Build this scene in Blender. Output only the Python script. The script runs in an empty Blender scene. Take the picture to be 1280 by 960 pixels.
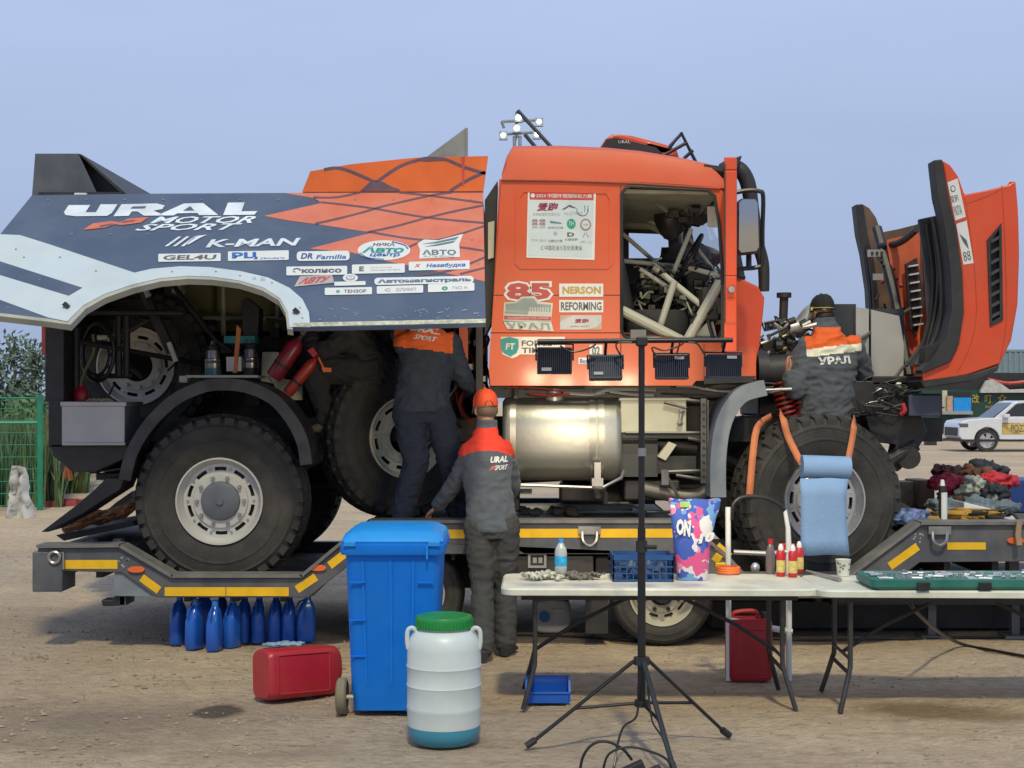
import bpy, bmesh, math, random
from mathutils import Vector, Matrix, noise
from mathutils.geometry import tessellate_polygon
random.seed(7)
SC = bpy.context.scene
COL = SC.collection
PI = math.pi
R = math.radians
# ------------------------------------------------------------------ camera
F, CX, HY, H = 1800.0, 640.0, 500.0, 1.82          # focal length in photo pixels, horizon row, eye height
cam = bpy.data.cameras.new('camera')
camo = bpy.data.objects.new('camera', cam)
COL.objects.link(camo)
camo.location = (0, 0, H)
camo.rotation_euler = (PI / 2, 0, 0)
cam.sensor_width = 36
cam.lens = 36 * F / 1280
cam.shift_y = (HY - 480) / 1280
cam.clip_end = 2000
SC.camera = camo
# ------------------------------------------------------------------ sky
SUN_EL, SUN_AZ = 53.0, 176.0                        # elevation; azimuth measured from +Y clockwise (behind the camera)
W = bpy.data.worlds.new('World')
SC.world = W
W.use_nodes = True
nt = W.node_tree
nt.nodes.clear()
def wn(t, **k):
    n = nt.nodes.new(t)
    for a, b in k.items(): setattr(n, a, b)
    return n
wout = wn('ShaderNodeOutputWorld')
sky = wn('ShaderNodeTexSky', sky_type='NISHITA', sun_disc=False)
sky.sun_elevation = R(SUN_EL); sky.sun_rotation = R(SUN_AZ)
sky.dust_density = 3.0; sky.ozone_density = 2.0
bg1 = wn('ShaderNodeBackground'); bg1.inputs[1].default_value = 0.06
nt.links.new(sky.outputs[0], bg1.inputs[0])
tc = wn('ShaderNodeTexCoord')
mp = wn('ShaderNodeMapping'); mp.inputs['Scale'].default_value = (1.6, 1.6, 7.0)
nt.links.new(tc.outputs['Generated'], mp.inputs[0])
nz = wn('ShaderNodeTexNoise'); nz.inputs['Scale'].default_value = 2.2; nz.inputs['Detail'].default_value = 5
nt.links.new(mp.outputs[0], nz.inputs[0])
cr = wn('ShaderNodeValToRGB')
cr.color_ramp.elements[0].position = 0.0; cr.color_ramp.elements[0].color = (0.36, 0.445, 0.655, 1)
cr.color_ramp.elements[1].position = 0.30; cr.color_ramp.elements[1].color = (0.50, 0.625, 0.90, 1)
sx = wn('ShaderNodeSeparateXYZ'); nt.links.new(tc.outputs['Generated'], sx.inputs[0])
am = wn('ShaderNodeMath', operation='MULTIPLY_ADD'); am.inputs[1].default_value = 0.16; am.inputs[2].default_value = -0.08
nt.links.new(nz.outputs[0], am.inputs[0])
ad = wn('ShaderNodeMath', operation='ADD'); nt.links.new(sx.outputs[2], ad.inputs[0]); nt.links.new(am.outputs[0], ad.inputs[1])
nt.links.new(ad.outputs[0], cr.inputs[0])
bg2 = wn('ShaderNodeBackground'); bg2.inputs[1].default_value = 1.0
nt.links.new(cr.outputs[0], bg2.inputs[0])
mx = wn('ShaderNodeMixShader'); mx.inputs[0].default_value = 0.94
nt.links.new(bg1.outputs[0], mx.inputs[1]); nt.links.new(bg2.outputs[0], mx.inputs[2])
nt.links.new(mx.outputs[0], wout.inputs[0])
# ------------------------------------------------------------------ the one sun (soft, warm, from behind the camera)
sl = bpy.data.lights.new('sun', 'SUN'); sl.energy = 2.2; sl.angle = R(4); sl.color = (1.0, 0.90, 0.58)
so = bpy.data.objects.new('sun', sl); COL.objects.link(so)
az = R(SUN_AZ)
sd = Vector((math.sin(az) * math.cos(R(SUN_EL)), math.cos(az) * math.cos(R(SUN_EL)), math.sin(R(SUN_EL))))
so.rotation_euler = sd.to_track_quat('Z', 'Y').to_euler()
so.location = (0, -5, 20)
SC.view_settings.view_transform = 'Standard'
SC.view_settings.look = 'None'
SC.view_settings.gamma = 1
SC.view_settings.use_curve_mapping = False
SC.view_settings.exposure = 0.0
# ------------------------------------------------------------------ helpers
def P(px, py, D): return Vector(((px - CX) / F * D, D, H + (HY - py) / F * D))
def G(px, py): return P(px, py, F * H / (py - HY))
def ray(px, py, pl):                                 # pixel -> point on a plane (point, normal)
    d = Vector(((px - CX) / F, 1, (HY - py) / F)); o = Vector((0, 0, H))
    t = (pl[0] - o).dot(pl[1]) / d.dot(pl[1])
    return o + d * t
def sideplane(D): return (Vector((0, D, 0)), Vector((0, -1, 0)))

MATS = {}
def M(name, col, rough=0.55, metal=0.0, var=0.18, scale=6.0, bump=0.0, bscale=40.0, dirt=None, damt=0.5, dscale=3.0, spec=0.5, emit=None, es=0, trans=0, coat=0, alpha=1, sheen=0):
    if name in MATS: return MATS[name]
    m = bpy.data.materials.new(name); m.use_nodes = True
    t = m.node_tree; n = t.nodes; L = t.links
    b = n['Principled BSDF']
    b.inputs['Roughness'].default_value = rough; b.inputs['Metallic'].default_value = metal
    b.inputs['Specular IOR Level'].default_value = spec
    if trans: b.inputs['Transmission Weight'].default_value = trans
    if coat: b.inputs['Coat Weight'].default_value = coat; b.inputs['Coat Roughness'].default_value = 0.12
    if sheen: b.inputs['Sheen Weight'].default_value = sheen
    if alpha < 1: b.inputs['Alpha'].default_value = alpha
    c = (*col[:3], 1)
    b.inputs['Base Color'].default_value = c
    if emit: b.inputs['Emission Color'].default_value = (*emit, 1); b.inputs['Emission Strength'].default_value = es
    co = n.new('ShaderNodeTexCoord').outputs['Object']
    last = None
    if var:
        a = n.new('ShaderNodeTexNoise'); a.inputs['Scale'].default_value = scale; a.inputs['Detail'].default_value = 6; L.new(co, a.inputs[0])
        r = n.new('ShaderNodeValToRGB')
        r.color_ramp.elements[0].position = 0.3; r.color_ramp.elements[1].position = 0.7
        r.color_ramp.elements[0].color = tuple(max(0, x * (1 - var)) for x in c[:3]) + (1,)
        r.color_ramp.elements[1].color = tuple(min(1, x * (1 + var)) for x in c[:3]) + (1,)
        L.new(a.outputs[0], r.inputs[0]); last = r.outputs[0]
        rr = n.new('ShaderNodeMapRange'); rr.inputs[3].default_value = max(0.02, rough - 0.12); rr.inputs[4].default_value = min(1, rough + 0.12)
        L.new(a.outputs[0], rr.inputs[0]); L.new(rr.outputs[0], b.inputs['Roughness'])
    if dirt:
        d = n.new('ShaderNodeTexNoise'); d.inputs['Scale'].default_value = dscale; d.inputs['Detail'].default_value = 9; d.inputs['Roughness'].default_value = 0.65; L.new(co, d.inputs[0])
        mr = n.new('ShaderNodeMapRange'); mr.inputs[1].default_value = 0.42; mr.inputs[2].default_value = 0.75; mr.inputs[4].default_value = damt; L.new(d.outputs[0], mr.inputs[0])
        mi = n.new('ShaderNodeMixRGB'); L.new(mr.outputs[0], mi.inputs[0])
        if last: L.new(last, mi.inputs[1])
        else: mi.inputs[1].default_value = c
        mi.inputs[2].default_value = (*dirt, 1); last = mi.outputs[0]
    if last: L.new(last, b.inputs['Base Color'])
    if bump:
        a2 = n.new('ShaderNodeTexNoise'); a2.inputs['Scale'].default_value = bscale; a2.inputs['Detail'].default_value = 4; L.new(co, a2.inputs[0])
        bp = n.new('ShaderNodeBump'); bp.inputs['Strength'].default_value = bump; bp.inputs['Distance'].default_value = 0.02
        L.new(a2.outputs[0], bp.inputs['Height']); L.new(bp.outputs[0], b.inputs['Normal'])
    MATS[name] = m
    return m

ORG = {}
def frame_z(z, up=Vector((0, 0, 1))):
    z = z.normalized()
    if abs(z.dot(up)) > 0.99: up = Vector((1, 0, 0))
    x = up.cross(z).normalized(); y = z.cross(x)
    return x, y, z
class MB:
    def __init__(s): s.v = []; s.f = []; s.m = []
    def add(s, vs, fs, mi=0):
        o = len(s.v); s.v += [Vector(v) for v in vs]
        s.f += [tuple(i + o for i in f) for f in fs]; s.m += [mi] * len(fs); return s
    def box(s, c, size, rot=None, mi=0):
        c = Vector(c); q = []
        for dz in (-.5, .5):
            for dx, dy in ((-.5, -.5), (.5, -.5), (.5, .5), (-.5, .5)):
                v = Vector((dx * size[0], dy * size[1], dz * size[2]))
                if rot: v = rot @ v
                q.append(c + v)
        return s.add(q, [(3, 2, 1, 0), (4, 5, 6, 7), (0, 1, 5, 4), (1, 2, 6, 5), (2, 3, 7, 6), (3, 0, 4, 7)], mi)
    def b2(s, a, b, mi=0):
        a = Vector(a); b = Vector(b)
        return s.box((a + b) / 2, [abs(x) for x in (b - a)], None, mi)
    def pb(s, x0, y0, x1, y1, D0, D1, mi=0):         # box whose front face covers a pixel rectangle at depth D0
        a = P(x0, y1, D0); b = P(x1, y0, D0); b.y = D1
        return s.b2(a, b, mi)
    def cyl(s, p0, p1, r0, r1=None, n=12, caps=True, mi=0):
        p0 = Vector(p0); p1 = Vector(p1); r1 = r0 if r1 is None else r1
        x, y, z = frame_z(p1 - p0)
        vs = []
        for p, r in ((p0, r0), (p1, r1)):
            for i in range(n):
                a = 2 * PI * i / n; vs.append(p + x * (r * math.cos(a)) + y * (r * math.sin(a)))
        fs = [(i, (i + 1) % n, n + (i + 1) % n, n + i) for i in range(n)]
        if caps: fs += [tuple(range(n - 1, -1, -1)), tuple(range(n, 2 * n))]
        return s.add(vs, fs, mi)
    def tube(s, pts, r, n=8, mi=0, smooth=0, flat=1.0):
        pts = [Vector(p) for p in pts]
        if smooth: pts, r = spline(pts, smooth, r)
        rs = r if isinstance(r, (list, tuple)) else [r] * len(pts)
        rings = []; x = None
        for i, p in enumerate(pts):
            d = (pts[min(i + 1, len(pts) - 1)] - pts[max(i - 1, 0)])
            if d.length < 1e-9: d = Vector((0, 0, 1))
            d.normalize()
            if x is None: x, y, _ = frame_z(d)
            else:
                x = (x - d * x.dot(d)); x.normalize() if x.length > 1e-6 else None
                y = d.cross(x)
            rings.append([p + x * (rs[i] * math.cos(2 * PI * k / n)) + y * (rs[i] * flat * math.sin(2 * PI * k / n)) for k in range(n)])
        return s.loft(rings, mi=mi)
    def pt(s, pts, r, n=8, mi=0, smooth=0): return s.tube([P(*p) for p in pts], r, n, mi, smooth)
    def loft(s, rings, cap=True, mi=0):
        n = len(rings[0]); vs = [v for r in rings for v in r]; fs = []
        for j in range(len(rings) - 1):
            for i in range(n):
                fs.append((j * n + i, j * n + (i + 1) % n, (j + 1) * n + (i + 1) % n, (j + 1) * n + i))
        if cap: fs += [tuple(range(n - 1, -1, -1)), tuple((len(rings) - 1) * n + i for i in range(n))]
        return s.add(vs, fs, mi)
    def lathe(s, prof, Mx=None, n=32, mi=0, closed=False):   # prof (radius, height) round local z
        Mx = Mx or Matrix()
        rings = [[Mx @ Vector((r * math.cos(2 * PI * k / n), r * math.sin(2 * PI * k / n), h)) for k in range(n)] for r, h in prof]
        if closed: rings.append(rings[0])
        return s.loft(rings, cap=not closed, mi=mi)
    def plate(s, outer, holes, D0, D1, mi=0, px=True, pts3=None):   # prism of a pixel polygon between depths
        loops = [outer] + list(holes)
        if px: L3 = [[Vector((P(x, y, D0).x, 0, P(x, y, D0).z)) for x, y in l] for l in loops]
        else: L3 = [[Vector((x, 0, z)) for x, z in l] for l in loops]
        return s.prism(L3, Vector((0, D0, 0)), Vector((0, D1, 0)), mi)
    def prism(s, L3, o0, o1, mi=0):
        t2 = [[Vector((v.x, v.z, 0)) if abs(o1.x - o0.x) < abs(o1.y - o0.y) else Vector((v.y, v.z, 0)) for v in l] for l in L3]
        tri = tessellate_polygon(t2)
        fl = [v for l in L3 for v in l]; n = len(fl)
        vs = [v + o0 for v in fl] + [v + o1 for v in fl]
        fs = [tuple(t) for t in tri] + [tuple(i + n for i in reversed(t)) for t in tri]
        k = 0
        for l in L3:
            for i in range(len(l)):
                a = k + i; b = k + (i + 1) % len(l)
                fs.append((a, b, b + n, a + n))
            k += len(l)
        return s.add(vs, fs, mi)
    def poly(s, pts, pl, layer=1, mi=0, step=0.0016, thick=0):  # flat print on a plane
        off = pl[1] * (layer * step)
        w = [ray(x, y, pl) + off for x, y in pts]
        u, vv, _ = frame_z(pl[1])
        tri = tessellate_polygon([[Vector((p.dot(u), p.dot(vv), 0)) for p in w]])
        return s.add(w, [tuple(t) for t in tri], mi)
    def rect(s, x0, y0, x1, y1, pl, layer=1, mi=0, sl=0, **k): return s.poly([(x0, y0), (x1, y0 + sl), (x1, y1 + sl), (x0, y1)], pl, layer, mi, **k)
    def ell(s, cx, cy, rx, ry, pl, layer=1, mi=0, n=18, **k): return s.poly([(cx + rx * math.cos(2 * PI * i / n), cy + ry * math.sin(2 * PI * i / n)) for i in range(n)], pl, layer, mi, **k)
    def rrect(s, x0, y0, x1, y1, r, pl, layer=1, mi=0, sl=0):
        pts = []
        for cx, cy, a0 in ((x1 - r, y0 + r, -90), (x1 - r, y1 - r, 0), (x0 + r, y1 - r, 90), (x0 + r, y0 + r, 180)):
            for a in (0, 30, 60, 90):
                t = R(a0 + a); x = cx + r * math.cos(t); pts.append((x, cy + r * math.sin(t) + sl * (x - x0) / (x1 - x0)))
        return s.poly(pts, pl, layer, mi)
    def line(s, pts, w, pl, layer=1, mi=0, smooth=0):
        v = [Vector((x, y, 0)) for x, y in pts]
        if smooth: v, _ = spline(v, smooth, 1.0)
        a = []; b = []
        for i, p in enumerate(v):
            d = v[min(i + 1, len(v) - 1)] - v[max(i - 1, 0)]; d.normalize(); q = Vector((-d.y, d.x, 0)) * w / 2
            a.append(((p + q).x, (p + q).y)); b.append(((p - q).x, (p - q).y))
        off = pl[1] * (layer * 0.0016)
        va = [ray(x, y, pl) + off for x, y in a]; vb = [ray(x, y, pl) + off for x, y in b]; n = len(va)
        return s.add(va + vb, [(i, i + 1, n + i + 1, n + i) for i in range(n - 1)], mi)
    def text(s, body, quad, pl, layer=2, mi=0, shear=0.0, bold=0.0):   # lettering stretched over a pixel quad
        if len(quad) == 4 and not hasattr(quad[0], '__len__'):
            x0, y0, x1, y1 = quad; quad = ((x0, y0), (x1, y0), (x1, y1), (x0, y1))
        vs, fs = text_mesh(body, shear, bold)
        if not vs: return s
        xs = [v[0] for v in vs]; ys = [v[1] for v in vs]
        ax, bx, ay, by = min(xs), max(xs), min(ys), max(ys)
        off = pl[1] * (layer * 0.0016); out = []
        for x, y in vs:
            u = (x - ax) / (bx - ax or 1); w = 1 - (y - ay) / (by - ay or 1)
            tl, tr, br, bl = quad
            qx = (tl[0] * (1 - u) + tr[0] * u) * (1 - w) + (bl[0] * (1 - u) + br[0] * u) * w
            qy = (tl[1] * (1 - u) + tr[1] * u) * (1 - w) + (bl[1] * (1 - u) + br[1] * u) * w
            out.append(ray(qx, qy, pl) + off)
        return s.add(out, fs, mi)
    def ball(s, c, r, n=12, mi=0, sc=(1, 1, 1), rot=None, rough=0, freq=3, half=False):
        c = Vector(c); vs = []; fs = []; m = n // 2
        for j in range(m + 1):
            th = PI * j / m
            for i in range(n):
                a = 2 * PI * i / n
                v = Vector((math.sin(th) * math.cos(a), math.sin(th) * math.sin(a), math.cos(th)))
                if half and v.z < 0: v.z = 0
                q = 1 + (rough * noise.noise(v * freq + c * 7) if rough else 0)
                v = Vector((v.x * sc[0], v.y * sc[1], v.z * sc[2])) * (r * q)
                if rot: v = rot @ v
                vs.append(c + v)
        for j in range(m):
            for i in range(n): fs.append((j * n + i, (j + 1) * n + i, (j + 1) * n + (i + 1) % n, j * n + (i + 1) % n))
        return s.add(vs, fs, mi)
    def xf(s, Mx): s.v = [Mx @ v for v in s.v]; return s
    def mesh(s, name, mats, smooth=35, fix=True):
        me = bpy.data.meshes.new(name)
        me.from_pydata([tuple(v) for v in s.v], [], s.f)
        for m in (mats if isinstance(mats, (list, tuple)) else [mats]): me.materials.append(m)
        me.polygons.foreach_set('material_index', s.m)
        if fix:
            bm = bmesh.new(); bm.from_mesh(me)
            bmesh.ops.recalc_face_normals(bm, faces=bm.faces[:]); bm.to_mesh(me); bm.free()
        if smooth is not None:
            me.polygons.foreach_set('use_smooth', [True] * len(me.polygons))
            me.set_sharp_from_angle(angle=R(smooth))
        me.update()
        return me
    def build(s, name, mats, parent=None, smooth=35, bevel=0, seg=2, org=None, fix=True, label=None, kind=None):
        if parent is not None: o0 = ORG[parent.name]
        elif org is not None: o0 = Vector(org)
        else:
            xs = [v.x for v in s.v]; ys = [v.y for v in s.v]; zs = [v.z for v in s.v]
            o0 = Vector(((min(xs) + max(xs)) / 2, (min(ys) + max(ys)) / 2, min(zs)))
        s.v = [v - o0 for v in s.v]
        o = bpy.data.objects.new(name, s.mesh(name, mats, smooth, fix)); COL.objects.link(o)
        if parent is not None: o.parent = parent
        else: o.location = o0
        ORG[o.name] = o0
        if bevel:
            b = o.modifiers.new('bevel', 'BEVEL'); b.width = bevel; b.segments = seg; b.limit_method = 'ANGLE'; b.angle_limit = R(40); b.harden_normals = True
        if label: o['label'] = label
        if kind: o['kind'] = kind
        return o
def spline(pts, k, r=None):
    out = []; ro = []; n = len(pts)
    rs = r if isinstance(r, (list, tuple)) else [r] * n
    for i in range(n - 1):
        p0 = pts[max(i - 1, 0)]; p1 = pts[i]; p2 = pts[i + 1]; p3 = pts[min(i + 2, n - 1)]
        for j in range(k):
            t = j / k
            out.append(0.5 * ((2 * p1) + (p2 - p0) * t + (2 * p0 - 5 * p1 + 4 * p2 - p3) * t * t + (3 * p1 - p0 - 3 * p2 + p3) * t ** 3))
            if rs[0] is not None: ro.append(rs[i] * (1 - t) + rs[i + 1] * t)
    out.append(pts[-1]); ro.append(rs[-1])
    return out, (ro if isinstance(r, (list, tuple)) else r)
TXT = {}
def text_mesh(body, shear, bold):
    k = (body, shear, bold)
    if k in TXT: return TXT[k]
    c = bpy.data.curves.new('lettering', 'FONT'); c.body = body; c.shear = shear; c.offset = bold; c.resolution_u = 2; c.fill_mode = 'FRONT'
    o = bpy.data.objects.new('lettering', c); COL.objects.link(o)
    bpy.context.view_layer.update()
    me = bpy.data.meshes.new_from_object(o.evaluated_get(bpy.context.evaluated_depsgraph_get()))
    r = ([(v.co.x, v.co.y) for v in me.vertices], [tuple(p.vertices) for p in me.polygons])
    bpy.data.objects.remove(o); bpy.data.meshes.remove(me); bpy.data.curves.remove(c)
    TXT[k] = r
    return r
def tag(o, label=None, cat=None, group=None, kind=None):
    for k, v in (('label', label), ('category', cat), ('group', group), ('kind', kind)):
        if v: o[k] = v
    return o
def empty(name, loc, parent=None):
    o = bpy.data.objects.new(name, None); COL.objects.link(o)
    loc = Vector(loc)
    if parent is not None: o.parent = parent; o.location = loc - ORG[parent.name]
    else: o.location = loc
    o.empty_display_size = 0.1
    ORG[o.name] = loc
    return o
def thing(name, loc, label, cat, group=None): return tag(empty(name, loc), label, cat, group)
def copy_tree(o, parent=None):
    c = o.copy(); COL.objects.link(c); c.parent = parent
    for ch in list(o.children): copy_tree(ch, c)
    return c
# ------------------------------------------------------------------ materials
ORANGE = M('orange_paint', (0.60, 0.085, 0.016), 0.42, var=0.07, scale=2, dirt=(0.45, 0.16, 0.08), damt=0.35, dscale=1.8, coat=0.2)
HOODOR = M('hood_orange_paint', (0.62, 0.062, 0.010), 0.42, var=0.07, scale=2, dirt=(0.5, 0.14, 0.07), damt=0.3, coat=0.2)
FAIRO = M('fairing_orange', (0.66, 0.13, 0.02), 0.45, var=0.08)
NAVY = M('navy_panel', (0.058, 0.085, 0.145), 0.42, var=0.1, scale=1.5, dirt=(0.13, 0.16, 0.21), damt=0.5, dscale=2.2)
WHITEP = M('white_panel', (0.50, 0.58, 0.63), 0.45, var=0.06, dirt=(0.5, 0.5, 0.48), damt=0.4)
CORAL = M('coral_panel', (0.62, 0.16, 0.085), 0.45, var=0.08, dirt=(0.5, 0.25, 0.18), damt=0.4)
LINE = M('purple_line', (0.12, 0.07, 0.10), 0.5)
BLACK = M('black_plastic', (0.018, 0.018, 0.02), 0.55, var=0.3, dirt=(0.08, 0.075, 0.068), damt=0.35, dscale=4)
DARK = M('dark_steel', (0.022, 0.022, 0.023), 0.5, metal=0.2, var=0.35, scale=9, dirt=(0.055, 0.05, 0.045), damt=0.6, dscale=5)
BLACKPIPE = M('black_powdercoat', (0.012, 0.012, 0.014), 0.38)
GREYD = M('trailer_grey', (0.075, 0.082, 0.098), 0.5, var=0.12, dirt=(0.2, 0.185, 0.16), damt=0.45, dscale=3)
GREYF = M('fender_grey', (0.17, 0.20, 0.23), 0.5, dirt=(0.2, 0.2, 0.19), damt=0.4)
DECK = M('deck_plate', (0.11, 0.105, 0.10), 0.7, var=0.3, dirt=(0.24, 0.21, 0.17), damt=0.7, dscale=2.5, bump=0.3)
YELLOW = M('yellow_reflective', (0.80, 0.47, 0.01), 0.4, var=0.1, scale=12, dirt=(0.45, 0.28, 0.05), damt=0.35)
AMBER = M('amber_lamp', (0.75, 0.14, 0.03), 0.25)
RUBBER = M('tyre_rubber', (0.026, 0.025, 0.024), 0.75, var=0.25, scale=8, bump=0.25, bscale=60, dirt=(0.085, 0.078, 0.068), damt=0.7, dscale=3)
RIM = M('grey_rim', (0.50, 0.50, 0.49), 0.45, metal=0.1, var=0.12, dirt=(0.25, 0.22, 0.19), damt=0.5)
RIMB = M('beige_rim', (0.72, 0.70, 0.54), 0.45, var=0.12, dirt=(0.2, 0.18, 0.14), damt=0.5)
CHROME = M('bright_rim', (0.62, 0.62, 0.62), 0.28, metal=0.8, var=0.1)
HUB = M('hub_cap_blue_grey', (0.10, 0.11, 0.135), 0.5)
BOLT = M('bolt_steel', (0.35, 0.34, 0.33), 0.4, metal=0.8)
STEEL = M('brushed_tank', (0.50, 0.50, 0.45), 0.42, metal=0.9, var=0.1, scale=3, bump=0.04, bscale=30, dirt=(0.35, 0.33, 0.27), damt=0.45)
ALU = M('aluminium', (0.42, 0.42, 0.42), 0.45, metal=0.55, var=0.12, dirt=(0.3, 0.29, 0.27), damt=0.4)
CREAM = M('cream_box', (0.55, 0.54, 0.42), 0.55, var=0.1, dirt=(0.25, 0.22, 0.15), damt=0.6)
CAGE = M('white_cage', (0.45, 0.46, 0.40), 0.45, var=0.12, dirt=(0.22, 0.2, 0.15), damt=0.5)
REDP = M('red_plastic', (0.42, 0.016, 0.028), 0.4, var=0.12, dirt=(0.25, 0.06, 0.05), damt=0.4, dscale=5)
REDC = M('red_can', (0.5, 0.02, 0.025), 0.35)
BLUEBIN = M('blue_plastic', (0.002, 0.18, 0.72), 0.5, var=0.05, dirt=(0.04, 0.22, 0.6), damt=0.3, spec=.3)
BLUELID = M('lid_blue_plastic', (0.01, 0.27, 0.72), 0.45, var=0.08)
BLUEOIL = M('blue_bottle', (0.015, 0.10, 0.48), 0.2, var=0.1)
NAVYBIN = M('navy_plastic', (0.012, 0.06, 0.20), 0.4)
WHITE = M('white_plastic', (0.72, 0.74, 0.72), 0.4, var=0.05)
WHITEV = M('white_sticker', (0.66, 0.68, 0.68), 0.45, var=0.06, dirt=(0.5, 0.5, 0.46), damt=0.4, dscale=6)
TABLE = M('table_plastic', (0.66, 0.66, 0.56), 0.5, var=0.08, dirt=(0.35, 0.32, 0.24), damt=0.55, dscale=4, bump=0.05)
GREEN = M('green_cap', (0.012, 0.24, 0.05), 0.4)
TEAL = M('teal_case', (0.02, 0.16, 0.13), 0.45, dirt=(0.1, 0.2, 0.18), damt=0.4)
STRAP = M('orange_strap', (0.55, 0.18, 0.07), 0.7, bump=0.2, bscale=120)
ORHOSE = M('orange_tape', (0.8, 0.16, 0.03), 0.45)
PAPER = M('blue_paper', (0.22, 0.36, 0.60), 0.75, var=0.06, bump=0.15, bscale=70)
GREYT = M('grey_text', (0.09, 0.10, 0.11), 0.5)
NAVYT = M('navy_text', (0.02, 0.05, 0.22), 0.5)
BLUET = M('blue_text', (0.02, 0.12, 0.40), 0.5)
TEALT = M('teal_text', (0.01, 0.28, 0.27), 0.5)
REDT = M('red_print', (0.52, 0.06, 0.05), 0.5)
MARO = M('maroon_print', (0.25, 0.02, 0.06), 0.5)
GOLDT = M('gold_text', (0.42, 0.28, 0.05), 0.5)
GREENT = M('green_print', (0.02, 0.3, 0.16), 0.5)
LGREY = M('light_grey_print', (0.33, 0.36, 0.38), 0.5)
PINK = M('pink_print', (0.75, 0.10, 0.25), 0.35)
SPRING = M('red_spring', (0.2, 0.014, 0.014), 0.5)
GLASS = M('window_glass', (0.75, 0.8, 0.82), 0.05, var=0, trans=1.0, alpha=0.35)
GLASSD = M('tinted_glass', (0.03, 0.04, 0.05), 0.08, var=0)
MIRROR = M('mirror_glass', (0.5, 0.52, 0.52), 0.06, metal=1.0, var=0)
JACKET = M('grey_jacket', (0.075, 0.088, 0.108), 0.85, var=0.12, scale=14, bump=0.25, bscale=90, sheen=0.1)
JACKB = M('navy_jacket', (0.024, 0.034, 0.052), 0.8, var=0.2, scale=12, bump=0.25, bscale=90, dirt=(0.06, 0.065, 0.07), damt=0.3)
JORANGE = M('orange_yoke', (0.72, 0.12, 0.02), 0.8, var=0.08, bump=0.2, bscale=90)
JRED = M('red_yoke', (0.72, 0.045, 0.02), 0.8, var=0.08, bump=0.2, bscale=90)
REFL = M('reflective_band', (0.68, 0.68, 0.55), 0.5)
TROUSER = M('dark_trousers', (0.042, 0.045, 0.048), 0.9, var=0.15, scale=14, bump=0.25, bscale=80)
TROUSN = M('navy_trousers', (0.018, 0.025, 0.044), 0.9, var=0.15, scale=14, bump=0.25, bscale=80)
CLOTHD = M('charcoal_cloth', (0.034, 0.034, 0.036), 0.9, var=0.2, bump=0.25, bscale=80)
SKIN = M('skin', (0.42, 0.22, 0.15), 0.55, var=0.1, scale=20)
HAIR = M('hair', (0.03, 0.02, 0.015), 0.6)
SHOE = M('dark_shoe', (0.02, 0.02, 0.022), 0.6)
CAPO = M('orange_cap', (0.75, 0.085, 0.025), 0.75, bump=0.15, bscale=120)
CAPB = M('black_cap', (0.014, 0.014, 0.016), 0.85)
CARD = M('cardboard', (0.34, 0.24, 0.14), 0.8, var=0.12)
RUST = M('rusty_chain', (0.30, 0.14, 0.06), 0.8, var=0.4, scale=20)
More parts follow.
